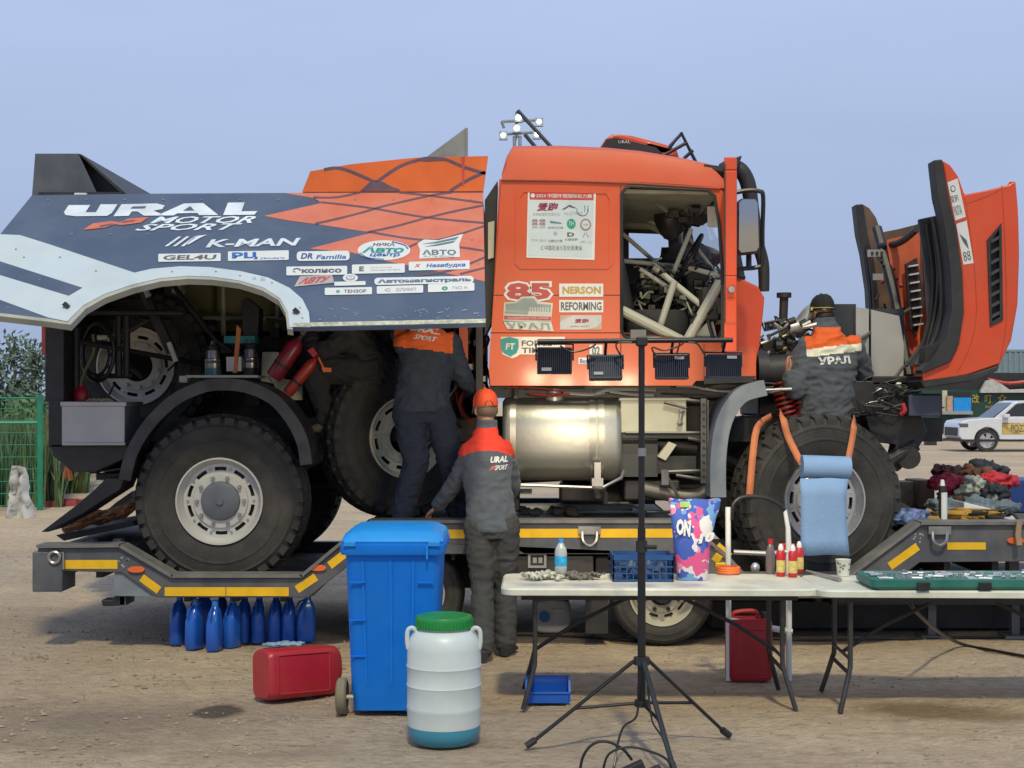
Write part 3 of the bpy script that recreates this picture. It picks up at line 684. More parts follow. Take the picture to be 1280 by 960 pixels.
g = MB().pb(283, 446, 302, 464, 11.24, 11.28); g.build('white_cover', WHITE, tk)
g = MB().plate([(302, 376), (308, 372), (324, 385), (322, 425), (304, 425)], [], 11.5, 11.7); g.build('canister', BLACKPIPE, tk)
g = MB().pb(232, 469, 322, 472, 10.95, 11.6); g.pb(224, 470, 234, 478, 10.95, 11.05); g.build('shelf', CAGE, tk)
def extinguisher(x0, y0, x1, y1, D, r, m):
    g = MB(); a = P(x0, y0, D); b = P(x1, y1, D); d = (b - a); L = d.length; x, y, z = frame_z(d)
    Mx = Matrix((( x.x, y.x, z.x, a.x), (x.y, y.y, z.y, a.y), (x.z, y.z, z.z, a.z), (0, 0, 0, 1)))
    g.lathe([(.002, 0), (r * .9, 0), (r, .02), (r, L * .8), (r * .7, L * .92), (r * .3, L), (.002, L)], Mx, 18)
    g.lathe([(r * 1.03, L * .3), (r * 1.03, L * .36)], Mx, 18, mi=1); g.lathe([(r * .3, L), (r * .3, L * 1.1), (.002, L * 1.1)], Mx, 10, mi=1)
    g.build('fire_extinguisher', [m, BLACK], tk)
extinguisher(342, 472, 374, 424, 11.0, .065, M('ext_red', (0.22, 0.013, 0.028), .35)); extinguisher(359, 492, 395, 448, 11.05, .045, M('ext_orange', (0.36, 0.035, 0.02), .35))
g = MB().plate([(328, 440), (348, 440), (352, 482), (326, 476)], [], 11.35, 11.4); g.plate([(338, 470), (378, 478), (378, 500), (350, 500)], [], 11.3, 11.35); g.build('white_panel', CREAM, tk)
g = MB().plate([(384, 438), (391, 434), (397, 442), (392, 447)], [], 10.95, 11.05); g.build('red_handle', REDP, tk)
# ---- rear mud wings
def band(path, w, px=True):
    v = [Vector((x, y, 0)) for x, y in path]; v, _ = spline(v, 5, 1.0); o = []; i2 = []
    for i, p in enumerate(v):
        d = v[min(i + 1, len(v) - 1)] - v[max(i - 1, 0)]; d.normalize(); q = Vector((-d.y, d.x, 0)) * w
        o.append((p.x, p.y)); i2.append(((p + q).x, (p + q).y))
    return o + i2[::-1]
arch = [(148, 598), (158, 562), (180, 526), (212, 495), (246, 478), (276, 473), (312, 477), (346, 493), (370, 520), (385, 550), (390, 580)]
g = MB().plate(band(arch, 15), [], 10.6, 10.64); g.plate(band(arch, 4), [], 10.64, 11.15); g.build('mud_wing', M('worn_black', (0.03, 0.03, 0.033), 0.5, var=.2, dirt=(0.1, 0.095, 0.085), damt=.6, dscale=6), tk)
g = MB().plate([(132, 598), (156, 598), (150, 612), (128, 626), (104, 642), (60, 665), (51, 665), (92, 634), (118, 612)], [], 10.66, 11.05); g.build('mud_flap', BLACK, tk, bevel=.008)
g = MB().plate([(165, 614), (165, 622), (148, 632), (130, 641), (145, 628)], [], 12.3, 12.7); g.build('mud_flap', BLACK, tk)
g = MB().plate([(112, 583), (142, 562), (148, 566), (120, 592), (112, 592)], [], 10.9, 11.0); g.pb(120, 592, 160, 600, 11.0, 12.5); g.build('wing_bracket', DARK, tk)
g = MB().pt([(83, 566, 10.8), (86, 582, 10.8), (89, 600, 10.82)], .022, 6); g.pt([(85, 575, 10.8), (80, 598, 10.8)], .012, 6); g.build('loose_strap', STRAP, tk)
fa = [(888, 622), (888, 575), (893, 535), (905, 505), (925, 484), (955, 475)]
g = MB().plate(band(fa, 20), [], 10.55, 10.6); g.plate(band(fa, 4), [], 10.6, 11.1); g.build('front_mud_wing', GREYF, tk, bevel=.004)
# ---- fuel tank
def tank():
    g = MB(); x0, x1 = P(628, 0, 10.78).x, P(777, 0, 10.78).x; z0, z1 = P(0, 603, 10.78).z, P(0, 496, 10.78).z
    cy, cz = 11.1, (z0 + z1) / 2; ry, rz = .32, (z1 - z0) / 2
    def sect(x, k):
        o = []
        for i in range(40):
            a = 2 * PI * i / 40; c, s = math.cos(a), math.sin(a)
            o.append(Vector((x, cy + ry * k * math.copysign(abs(c) ** .72, c), cz + rz * k * math.copysign(abs(s) ** .72, s))))
        return o
    g.loft([sect(x0, .88), sect(x0 + .015, .96), sect(x0 + .04, 1), sect(x1 - .04, 1), sect(x1 - .015, .965), sect(x1, .93)])
    t = g.build('fuel_tank', STEEL, tk, smooth=40)
    for px in (641, 741, 752):
        b = MB(); x = P(px, 0, 10.78).x
        b.loft([sect(x - .022, 1.006), sect(x - .022, 1.02), sect(x + .022, 1.02), sect(x + .022, 1.006)]); b.build('tank_strap', M('strap_steel', (0.33, 0.32, 0.29), .4, metal=.8), t)
    b = MB()
    for px in (641, 747): b.pb(px - 4, 578, px + 4, 602, 10.72, 10.76); b.pb(px - 7, 598, px + 7, 608, 10.72, 10.95)
    b.build('strap_clamp', BOLT, t)
    b = MB().lathe([(.002, .07), (.05, .07), (.055, .03), (.07, .02), (.07, -.03), (.002, -.03)], Matrix.Translation((P(693, 0, 10.95).x, 10.98, z1)), 20); b.build('filler_cap', ALU, t)
tank()
g = MB().pt([(640, 606, 10.74), (752, 610, 10.74), (777, 597, 10.74), (780, 588, 10.74)], .012, 6); g.pt([(645, 497, 10.85), (645, 470, 10.95)], .02); g.pt([(745, 600, 10.9), (748, 620, 11.0)], .03); g.pb(640, 612, 665, 618, 11.6, 11.7)
g.build('tank_bracket', BOLT, tk)
g = MB().pb(776, 500, 858, 541, 10.85, 11.25); g.pb(774, 497, 862, 501, 10.83, 11.27); g.build('battery_box', CREAM, tk, bevel=.008)
g = MB().pt([(852, 514, 10.82), (850, 528, 10.82)], .014); g.ball(P(852, 514, 10.82), .022, 8); g.ball(P(850, 529, 10.82), .024, 8); g.build('box_handle', BOLT, tk)
g = MB()
for a in (((782, 541, 10.84), (876, 541, 10.84)), ((830, 503, 10.82), (858, 510, 10.82)), ((858, 500, 10.82), (880, 502, 10.82)), ((860, 548, 10.84), (884, 552, 10.84)), ((826, 590, 10.84), (884, 588, 10.84)), ((845, 594, 10.84), (884, 600, 10.84)), ((832, 592, 10.84), (852, 628, 10.84)), ((776, 500, 10.9), (776, 600, 10.9))): g.pt(list(a), .013, 6)
g.pb(876, 498, 883, 604, 10.8, 10.84); g.pb(884, 500, 886, 600, 10.8, 10.95)
g.pb(827, 587, 836, 606, 10.8, 10.84)
g.build('step_bracket', M('bracket_steel', (0.12, 0.12, 0.12), .45, metal=.5, var=.3), tk)
for i in range(11): MB().lathe([(.002, .02), (.009, .02), (.009, 0), (.002, 0)], Matrix.Translation(P(879.5, 506 + i * 9, 10.79)) @ RX, 8).build('bracket_hole', BLACK, tk)
g = MB().plate([(836, 552), (846, 556), (832, 576), (822, 571)], [], 10.86, 10.95); g.build('air_valve', CREAM, tk, bevel=.005)
g = MB().pb(778, 545, 822, 596, 10.95, 11.3); g.pb(820, 570, 870, 592, 11.0, 11.3); g.pb(778, 541, 880, 548, 10.9, 11.3); g.build('air_tank_bracket', M('blue_black', (0.03, 0.035, 0.037), .45), tk)
g = MB().pt([(778, 552, 10.92), (822, 552, 10.92)], .012); g.cyl(P(800, 553, 11.2), P(870, 560, 11.2), .09, n=16); g.build('air_tank', DARK, tk)
g = MB().pt([(800, 610, 10.95), (850, 620, 10.95), (875, 618, 10.95), (888, 604, 10.95), (890, 585, 11.0)], .055, 12, smooth=5); g.build('exhaust_pipe', M('exhaust_grey', (0.16, 0.15, 0.14), .5, metal=.6, dirt=(.1, .09, .08), damt=.5), tk)
g = MB().pb(780, 600, 850, 626, 11.0, 11.5); g.pb(700, 605, 760, 628, 11.3, 11.6); g.pb(615, 605, 650, 640, 11.2, 11.5); g.build('silencer', BLACK, tk, bevel=.02)
g = MB().pt([(757, 630, 10.9), (757, 615, 10.9)], .02); g.pt([(757, 629, 10.9), (785, 629, 10.9), (808, 640, 11.0), (850, 640, 11.0)], .012); g.build('linkage', DARK, tk)
g = MB().pb(612, 476, 945, 497, 10.98, 13.0); g.pb(650, 470, 940, 486, 10.9, 11.3); g.pb(780, 497, 905, 620, 11.4, 11.6); g.build('cab_underframe', BLACK, tk)
g = MB()
for i in range(26):
    x = random.uniform(615, 930); y = random.uniform(478, 494); D = random.uniform(10.8, 10.95)
    g.pt([(x, y, D), (x + random.uniform(8, 40), y + random.uniform(-5, 5), D + random.uniform(-.03, .03)), (x + random.uniform(40, 80), y + random.uniform(-4, 6), D)], random.uniform(.006, .014), 6, mi=random.choice((0, 0, 0, 1, 2)), smooth=3)
g.build('hose_run', [BLACK, ALU, M('red_hose', (0.3, 0.03, 0.02), .5)], tk)
# tall orange strut, pipes and valves between body and cab
g = MB().pb(574, 400, 585, 455, 11.0, 11.1); g.build('cab_strut', ORANGE, tk)
g = MB()
for i in range(34):
    x = random.uniform(570, 610); y = random.uniform(400, 490); D = random.uniform(11.1, 11.5)
    g.pt([(x, y, D), (x + random.uniform(-9, 9), y + random.uniform(6, 22), D), (x + random.uniform(-12, 12), y + random.uniform(15, 45), D)], random.uniform(.007, .018), 6, mi=random.choice((0, 0, 1, 2)), smooth=3)
for x, y in ((585, 455), (592, 425), (600, 470), (588, 480)): g.pb(x, y, x + 7, y + 7, 11.05, 11.12, mi=1)
g.build('pipe_bundle', [DARK, ALU, MATS['red_hose']], tk)
# ------------------------------------------------------------------ raised side panel
a = P(300, 243, ND); b = P(300, 408, 9.3)
sv = Vector((0, a.y - b.y, a.z - b.z)).normalized()
PN = Vector((0, -sv.z, sv.y)).normalized()
if PN.y > 0: PN = -PN
PL = (a, PN)
arch_in = [(362, 409), (360, 390), (350, 373), (330, 360), (300, 351), (265, 346), (235, 345), (200, 348), (165, 356), (130, 368), (104, 382), (84, 402)]
outline = [(40, 244), (200, 242), (378, 241), (604, 240), (607, 404), (500, 407), (388, 409)] + arch_in + [(60, 398), (0, 391), (-45, 386), (-45, 348), (0, 293)]
def slab(pts, pl, t):
    w = [ray(x, y, pl) for x, y in pts]; u, v2, _ = frame_z(pl[1])
    tri = tessellate_polygon([[Vector((p.dot(u), p.dot(v2), 0)) for p in w]]); n = len(w)
    return MB().add(w + [p - pl[1] * t for p in w], [tuple(t3) for t3 in tri] + [tuple(i + n for i in reversed(t3)) for t3 in tri] + [(i, (i + 1) % n, (i + 1) % n + n, i + n) for i in range(n)])
pan = slab(outline, PL, .03).build('side_panel', NAVY, tk, smooth=20)
arch_out = [(388, 409), (386, 390), (378, 374), (362, 360), (335, 347), (300, 339), (262, 334), (225, 333), (190, 336), (168, 341)]
white = [(0, 293), (25, 294), (60, 305), (168, 341)] + arch_out[-2::-1] + [(366, 409)] + arch_in + [(60, 397), (0, 375), (-44, 364), (-44, 346)]
g = MB().poly(white, PL, 1); g.build('white_stripe', WHITEP, pan)
g = MB().poly([(-44, 313), (0, 327), (103, 360), (86, 370), (0, 344), (-44, 330)], PL, 2); g.build('navy_stripe', NAVY, pan)
orange = [(355, 241.5), (394, 248), (402, 254), (330, 270), (362, 276), (400, 281), (465, 291), (430, 300), (387, 311), (440, 316), (485, 327), (540, 338), (606, 352), (604, 241)]
g = MB().poly(orange, PL, 1); g.build('coral_field', CORAL, pan)
g = MB()
for l in ([(401, 253), (461, 260), (532, 272), (605, 279)], [(392, 247), (420, 247), (450, 241)], [(394, 280), (425, 273), (456, 265), (480, 258), (537, 245), (565, 241)], [(499, 241), (537, 245), (604, 254)], [(458, 291), (495, 283), (532, 273), (570, 264), (605, 257)], [(461, 290), (495, 296), (527, 300), (554, 299), (605, 283)], [(554, 307), (580, 310), (606, 314)], [(500, 316), (520, 305), (540, 300)], [(520, 345), (565, 338), (606, 322)], [(575, 343), (606, 335)]):
    g.line(l, 2.4, PL, 2, 0, smooth=5)
g.build('diamond_line', LINE, pan)
g = MB().poly([(366, 404), (607, 399), (607, 404), (366, 409)], PL, 2, 0); g.line([(378, 410), (376, 392), (366, 377)], .1, PL, 3)
g.build('worn_edge', M('edge_cream', (0.5, 0.5, 0.38), .6, var=.3, scale=30, dirt=(.12, .13, .14), damt=.8, dscale=25), pan)
g = slab([(-45, 386), (60, 398), (84, 402.5)] + arch_in[-2::-1] + [(362, 409), (366, 409.5), (366, 412), (359, 411), (357, 391), (348, 375), (328, 363), (299, 354), (265, 349.5), (235, 348.5), (201, 351.5), (166, 360), (132, 372), (107, 386), (88, 406), (60, 402), (-45, 390)], (PL[0] - PN * .001, PN), .045)
g.build('arch_edge', M('arch_edge', (0.36, 0.36, 0.3), .6), pan)
g = MB()
for x, y in [(60 + i * 48, 250) for i in range(12)] + [(90 + i * 48, 293) for i in range(3)] + [(20, 312), (75, 322), (120, 339), (50, 350), (30, 322), (83, 383), (215, 340), (270, 340), (340, 354), (375, 385), (300, 345), (378, 398), (10, 385), (400, 400), (560, 396), (500, 398), (598, 395), (598, 330), (590, 300)]: g.ell(x, y, 1.3, .8, PL, 3, 0, 8)
g.build('rivet', BOLT, pan)
g = MB().plate([(77, 381), (81, 377), (86, 382), (84, 386)], [], 9.46, 9.5); g.plate([(365, 388), (369, 384), (374, 389), (370, 392)], [], 9.4, 9.44); g.build('panel_latch', BLACK, pan)
def sticker(fn, mats, name='sticker', par=None):
    g = MB(); fn(g); g.build(name, mats, par or pan, smooth=None)
WV = WHITEV
WL = M('white_lettering', (0.66, 0.72, 0.78), .45, dirt=(.5, .55, .6), damt=.35)
def f(g):   # URAL drawn as wide heavy italic letters
    g.poly([(86, 257), (113, 257), (107, 266), (120, 266), (126, 256), (147, 256), (140, 267), (134, 270.5), (95, 271), (82, 269.5), (80, 266)], PL, 3)
    g.poly([(152, 256), (196, 255), (206, 257.5), (203, 262), (192, 264), (206, 270), (180, 270.3), (172, 265), (165, 265), (161, 270.5), (142, 271)], PL, 3)
    g.poly([(166, 259), (183, 258.6), (181, 261.4), (163, 261.7)], PL, 4, 1)
    g.poly([(230, 255), (254, 254.5), (273, 269.5), (249, 269.7), (247, 267), (222, 267.3), (217, 270), (196, 270.3)], PL, 3)
    g.poly([(238, 258.5), (243, 264), (229, 264.3)], PL, 4, 1)
    g.poly([(285, 254), (306, 253.7), (302, 264.8), (322, 264.6), (318, 269), (279, 269.5)], PL, 3)
sticker(f, [WL, NAVY], 'lettering')
RED2 = M('red_emblem', (0.60, 0.15, 0.08), .45)
def f(g):
    g.poly([(104, 288), (116, 280), (140, 277), (150, 278.5), (160, 274), (186, 272), (176, 279), (152, 282), (143, 281), (132, 285)], PL, 3)
    g.poly([(126, 282.5), (142, 280), (138, 282), (124, 284.5)], PL, 4, 1); g.poly([(154, 277.5), (170, 275.5), (166, 277.5), (152, 279.5)], PL, 4, 1)
sticker(f, [RED2, NAVY], 'emblem')
sticker(lambda g: (g.text('MOTOR', ((191, 271.5), (321, 270.5), (316, 279.5), (187, 280)), PL, 3, 0, .35, .02), g.text('SPORT', ((174, 281), (304, 279.5), (298, 288), (168, 289)), PL, 3, 0, .35, .02)), [WL], 'lettering')
def f(g):
    for i, x in enumerate((206, 216, 226)): g.poly([(x + 17, 296.5 - i * .2), (x + 21, 296.5 - i * .2), (x + 4, 308.5), (x, 308.5)], PL, 3)
    g.poly([(243, 296), (259, 294), (250, 298), (236, 306), (232, 306)], PL, 3)
    g.text('K-MAN', ((262, 300), (376, 298), (372, 307.5), (257, 310)), PL, 3, 0, .1, .03)
sticker(f, [WL], 'lettering')
def box(x0, y0, x1, y1, sl, texts, mats, r=1.2):
    def f(g):
        g.rrect(x0, y0, x1, y1, r, PL, 3, 0, sl)
        for t, q, mi, sh, bo in texts: g.text(t, ((q[0], q[1]), (q[2], q[1] + sl * (q[2] - q[0]) / (x1 - x0)), (q[2], q[3] + sl * (q[2] - q[0]) / (x1 - x0)), (q[0], q[3])), PL, 4, mi, sh, bo)
    sticker(f, mats)
box(198, 318, 276, 328, -1, [('GEL4U', (204, 320, 271, 326), 1, .1, .03)], [WV, GREYT])
box(285, 315, 361, 327, -1.5, [('РЦ', (290, 316.5, 322, 325.5), 1, 0, .05), ('ремцентр', (326, 323, 356, 325.5), 1, 0, 0)], [WV, BLUET])
box(371, 315, 437, 327, -1, [('DR', (376, 317.5, 391, 324.5), 1, .2, .03), ('Familia', (395, 319.5, 433, 325), 2, .2, .02)], [WV, NAVYT, BLUET], 4)
def f(g):
    g.ell(480, 313.5, 33, 12.5, PL, 3, 0, 24); g.text('НИКА', (466, 304.5, 493, 308.5), PL, 4, 3, .2, .03); g.text('Авто', (452, 309, 505, 317), PL, 4, 1, .2, .04); g.text('центр', (462, 317.5, 500, 322.5), PL, 4, 2, .2, .03); g.line([(490, 303), (505, 307), (510, 312)], 1.5, PL, 4, 2, 4)
    g.line([(450, 317), (460, 323), (480, 325)], 1.2, PL, 4, 2, 4)
sticker(f, [WV, TEALT, BLUET, GREYT])
def f(g):
    g.poly([(522, 305), (530, 300), (548, 301), (579, 293), (574, 306), (575, 322), (524, 324), (525, 313)], PL, 3)
    for i in range(4): g.poly([(527 + i * 2, 306 + i * 1.6), (545, 303 + i * 1.6), (574 - i * 2, 296.5 + i * 2.4), (570 - i * 2, 300 + i * 2.2), (546, 305 + i * 1.6)], PL, 4, 1) if i % 2 == 0 else None
    g.text('АВТО', (528, 313, 570, 319.5), PL, 4, 1, 0, .03); g.text('АЛЬЯНС', (529, 320, 568, 322.5), PL, 4, 2, 0, 0)
sticker(f, [WV, M('slate_print', (0.10, 0.17, 0.2), .5), LGREY])
box(358, 334, 434, 345, -1, [('Эколисо', (366, 336, 427, 342.5), 1, 0, .04)], [WV, GREYT])
box(440, 331.5, 506, 343, -1.5, [('Е', (449, 334, 455, 340), 1, 0, .05), ('Уральская', (463, 334.5, 490, 336.5), 2, 0, 0), ('сервисная компания', (463, 338, 500, 340), 2, 0, 0)], [WV, GREYT, LGREY])
box(511, 328, 587, 339, -2, [('X', (518, 331, 526, 335), 2, .3, .04), ('Незабудка', (533, 330.5, 582, 336.5), 1, .15, .03)], [WV, BLUET, REDT])
def f(g):
    g.poly([(375, 346), (415, 344), (418, 354), (368, 359)], PL, 3); g.text('АВТУ', ((378, 348), (414, 346), (410, 353), (372, 356.5)), PL, 4, 1, .2, .04)
sticker(f, [M('dusty_print', (0.42, 0.36, 0.36), .5), REDT])
def f(g):
    g.ell(438, 348, 9.5, 5, PL, 3); g.rrect(418, 353, 457, 358, 1, PL, 3, 0, -1); g.ell(438, 348, 6, 3.2, PL, 4, 1); g.ell(438, 348, 4, 2.1, PL, 5, 0); g.text('ТЗ', (436, 346.8, 440, 349.2), PL, 6, 1, 0, .02)
sticker(f, [WV, LGREY])
box(468, 348, 592, 357, -2.5, [('Автомагистраль', (472, 350, 589, 356), 1, 0, .05)], [WV, M('slate_blue', (0.10, 0.15, 0.24), .5)], 4)
box(406, 360.5, 465, 369.5, -1, [('ТЕНЗОР', (430, 363, 458, 367), 1, 0, .02), ('o', (420, 363.5, 425, 367), 2, 0, .05)], [WV, GREYT, GREENT])
box(471, 358.5, 529, 368, -1.5, [('ОЛИМП', (495, 361, 520, 365), 1, 0, .02), ('C', (481, 361.5, 488, 365.5), 1, 0, .03)], [WV, LGREY])
box(535, 356, 593, 366, -2, [('ЭКО Н', (565, 359, 584, 363), 1, 0, .02), ('o', (552, 359, 560, 364), 2, 0, .05)], [WV, LGREY, GREENT])
g = MB().text('Е', (326, 347.5, 332, 351.5), PL, 2, 0); g.text('З', (315, 346.5, 320, 350), PL, 2, 0); g.build('faded_letter', LGREY, pan)
# scuffs near the lower edge
g = MB()
for i in range(26):
    x = random.uniform(400, 596); y = random.uniform(385, 400); g.line([(x, y), (x + random.uniform(-4, 8), y + random.uniform(-4, 3))], random.uniform(.3, .8), PL, 3)
g.build('scuff', LGREY, pan)
# gas struts holding the panel
g = MB()
for px in (75, 392, 596): g.tube([P(px, 300, 10.95), ray(px, 372, PL) - PN * .035], .014, 8)
g.build('gas_strut', BLACKPIPE, tk)
# ---- fairings on the body roof
FA = sideplane(ND + .02)
g = MB().plate([(378, 240), (388, 214), (440, 205), (520, 197), (610, 195), (604, 239)], [], ND + .02, ND + .06); fo = g.build('side_fairing', FAIRO, tk)
g = MB()
for l in ([(405, 212), (428, 211), (470, 228), (500, 239)], [(452, 239), (470, 228), (500, 208), (530, 198)], [(530, 198), (555, 199), (580, 209), (607, 217)], [(562, 239), (585, 225), (607, 215)]): g.line(l, 4, FA, 1, 0, smooth=6)
g.poly([(450, 239), (463, 227), (478, 227), (500, 239)], FA, 2); g.poly([(520, 200), (532, 197), (555, 198), (556, 201), (530, 202)], FA, 2)
g.build('dark_band', LINE, fo)
g = MB().poly([(577, 196), (581, 196), (580, 232), (578, 232)], FA, 3); g.build('seam', REDT, fo)
g = MB().plate([(378, 239), (388, 214), (440, 205), (520, 197), (610, 195), (604, 239)], [], FD - .05, FD - .01); g.build('side_fairing', ORANGE, tk)
g = MB().plate([(532, 197), (582, 160), (583, 197)], [], 11.4, 11.43); g.pt([(583, 160, 11.4), (583, 198, 11.4)], .012); g.build('fin', M('fin_grey', (0.26, 0.26, 0.25), .55), tk)
A = [P(40, 244, 10.9), P(44, 192, 10.9), P(98, 192, 10.9), P(121, 241, 10.9)]
g = MB(); o2 = Vector((0, 2.2, 0)); ins = P(158, 243, 11.4)
g.add(A + [v + o2 for v in A], [(0, 1, 2, 3), (7, 6, 5, 4), (0, 4, 5, 1), (1, 5, 6, 2)])
g.build('rear_fairing', M('fairing_grey', (0.075, 0.085, 0.105), .5, dirt=(.14, .14, .14), damt=.4), tk, smooth=None)
g = MB(); t2 = P(98, 192, 10.9); t3 = P(102, 193, 10.9); b3 = P(160, 244, 10.9)
g.add([t2, t3, b3, P(154, 244, 10.9)] + [v + o2 for v in (t2, t3, b3, P(154, 244, 10.9))], [(0, 1, 2, 3), (4, 5, 6, 7), (1, 5, 6, 2), (0, 4, 7, 3)])
g.add([P(121, 241, 11.0), P(121, 241, 11.05), P(98, 192, 11.05), P(160, 244, 11.05)], [(1, 2, 3)])
g.build('fairing_gusset', BLACK, tk, smooth=None)
g = MB().pb(48, 240, 152, 246, 10.85, 10.9); g.build('fairing_seal', BLACK, tk)
g = MB().pb(93, 241, 108, 245, 10.82, 10.85); g.build('fairing_hinge', WHITE, tk)
# ------------------------------------------------------------------ cab
cab_out = [(613, 482), (611, 462), (612, 440), (615, 400), (618, 360), (622, 300), (627, 224), (700, 225), (800, 228), (900, 235), (910, 245), (910, 432), (945, 432), (945, 474), (870, 476), (865, 482)]
door_hole = [(777, 242), (781, 236), (788, 233), (884, 238), (893, 245), (899, 280), (903, 340), (903, 412), (897, 424), (790, 424), (780, 420), (777, 412)]
MB().plate(cab_out, [door_hole[::-1]], ND, ND + .05).build('cab_side', ORANGE, tk, smooth=None)
def far(l, D): k = ND / D; return [(CX + (x - CX) * k, HY + (y - HY) * k) for x, y in l]
fh = [(815, 242), (880, 244), (884, 286), (815, 286)]
MB().plate(far(cab_out, FD), [far(fh, FD)[::-1], far([(640, 245), (760, 245), (760, 330), (640, 330)], FD)[::-1]], FD - .05, FD).build('cab_side', ORANGE, tk)
# pressed panel lines
g = MB(); sp = sideplane(ND)
g.line([(617, 369), (700, 369), (776, 369)], 1.2, sp, 1); g.line([(613, 416), (776, 416), (903, 428)], 1.4, sp, 1)
g.line([(776, 232), (776, 430), (776, 474)], 1.4, sp, 1); g.line([(880, 430), (880, 474)], 1, sp, 1)
g.build('panel_gap', M('gap_dark', (0.16, 0.03, 0.015), .7), tk)
rec = [(645, 244), (648, 238), (655, 234), (757, 237), (764, 241), (767, 248), (766, 330), (760, 336), (650, 336), (644, 330)]
rc = MB().plate(rec, [[(650, 247), (655, 240), (758, 242), (762, 250), (761, 328), (757, 331), (654, 331), (649, 327)]], ND - .008, ND); rc.build('window_blank_rim', ORANGE, tk, smooth=None)
# door rubber
g = MB().tube([P(x, y, ND - .005) for x, y in door_hole + door_hole[:1]], .014, 6); g.build('door_seal', BLACK, tk)
# roof cap
def zz(py, D): return P(0, py, D).z
st = [(627, 224, 222), (633, 224, 200), (641, 224, 186), (700, 225, 185.5), (760, 227, 188), (800, 228, 192), (850, 231, 200), (890, 234, 209), (905, 236, 228)]
rings = []
for px, dy, ty in st:
    x = P(px, 0, ND).x; zd = zz(dy, ND); zt2 = zz(ty, 11.0); r = []
    for f_, y in ((0, ND - .012), (.5, ND + .0), (.85, ND + .025), (.96, ND + .07), (1, ND + .18)): r.append(Vector((x, y, zd + (zt2 - zd) * f_)))
    r.append(Vector((x, (ND + FD) / 2, zd + (zt2 - zd) * 1.0 + .02)))
    for f_, y in ((1, FD - .18), (.96, FD - .07), (.85, FD - .025), (.5, FD), (0, FD)): r.append(Vector((x, y, zd + (zt2 - zd) * f_)))
    r += [Vector((x, FD - .05, zd + .0)), Vector((x, ND + .05, zd + .0))]
    rings.append(r)
MB().loft(rings).build('cab_roof', ORANGE, tk, smooth=30)
g = MB().tube([P(x, y, ND - .012) for x, y in ((627, 225), (700, 226), (800, 229.5), (900, 236))], .009, 6); g.build('drip_rail', M('drip_dark', (.28, .04, .012), .5), tk)
g = MB().plate([(624, 224), (630, 224), (617, 480), (611, 480)], [], ND + .05, FD - .05); g.build('cab_back', ORANGE, tk)
g = MB().plate([(606, 250), (622, 226), (616, 400), (606, 420)], [], ND + .12, ND + .5); g.build('cab_seal', BLACK, tk)
g = MB().plate([(610, 278), (618, 276), (617, 322), (610, 324)], [], ND + .1, ND + .14); g.build('cab_vent', CREAM, tk)
# cowl / nose
cowl = [(912, 342), (924, 346), (948, 358), (956, 372), (955, 385), (950, 430), (944, 462), (936, 474), (912, 476)]
MB().plate(cowl, [], ND + .06, FD - .06).build('cab_nose', HOODOR, tk, bevel=.02)
MB().plate([(944, 436), (950, 430), (936, 474), (924, 474)], [], ND + .03, ND + .3).build('nose_corner', HOODOR, tk)
MB().plate([(880, 470), (945, 470), (940, 478), (880, 480)], [], ND - .02, ND + .3).build('step_sill', DARK, tk)
# windscreen frame and glass
xa, za = P(905, 0, ND).x, zz(232, ND); xb, zb = P(926, 0, ND).x, zz(346, ND)
g = MB()
for y in (ND + .08, FD - .08): g.tube([(xa, y, za), (xb, y, zb)], .045, 8)
g.tube([(xa, ND + .08, za), (xa, FD - .08, za)], .05, 8); g.tube([(xb, ND + .08, zb), (xb, FD - .08, zb)], .05, 8)
g.build('windscreen_frame', BLACK, tk)
ws = MB().add([(xa, ND + .1, za), (xb, ND + .1, zb), (xb, FD - .1, zb), (xa, FD - .1, za)], [(0, 1, 2, 3)]); ws.build('windscreen', GLASS, tk)
# open door, swung out towards the camera
def dpt(u, v, pxz): return None
hx, ex = P(906, 0, 10.70).x, P(905, 0, 9.82).x
dx = Vector((ex - hx, 9.82 - 10.70, 0)); dn = Vector((.088, 0, 0))
z0, zm, z1 = zz(440, 9.82), zz(345, 9.82), zz(196, 9.82)
def dbox(u0, u1, za_, zb_, t0=0, t1=1, mb=None):
    p = Vector((hx, 10.70, 0)); q = [p + dx * u0 + dn * t0, p + dx * u1 + dn * t0, p + dx * u1 + dn * t1, p + dx * u0 + dn * t1]
    return mb.add([v + Vector((0, 0, za_)) for v in q] + [v + Vector((0, 0, zb_)) for v in q], [(3, 2, 1, 0), (4, 5, 6, 7), (0, 1, 5, 4), (1, 2, 6, 5), (2, 3, 7, 6), (3, 0, 4, 7)])
g = MB(); dbox(0, 1, z0, zm, mb=g); dbox(.92, 1, zm + .001, z1 - .091, mb=g); dbox(0, .08, zm + .001, z1 - .091, mb=g); dbox(0, 1, z1 - .09, z1, mb=g)
door = g.build('door', HOODOR, tk, bevel=.01)
g = MB(); dbox(.08, .92, zm, z1 - .09, .45, .55, mb=g); g.build('door_glass', GLASS, door)
g = MB(); c = P(914, 362, 9.8); g.lathe([(.002, .02), (.022, .02), (.026, 0), (.002, 0)], Matrix.Translation(c) @ RX, 14); g.build('door_latch', BOLT, door)
g = MB(); dbox(1.005, 1.02, z0 + .2, z1 - .05, .02, .12, mb=g); dbox(.2, .9, z0 + .05, zm - .05, -.25, 0, mb=g); g.build('door_lining', BLACK, door)
g = MB().line([(907, 372), (920, 372)], 1, sideplane(9.815), 1); g.line([(907, 404), (921, 404)], 1, sideplane(9.815), 1); g.build('door_fold', M('fold', (.4, .05, .01), .6), door)
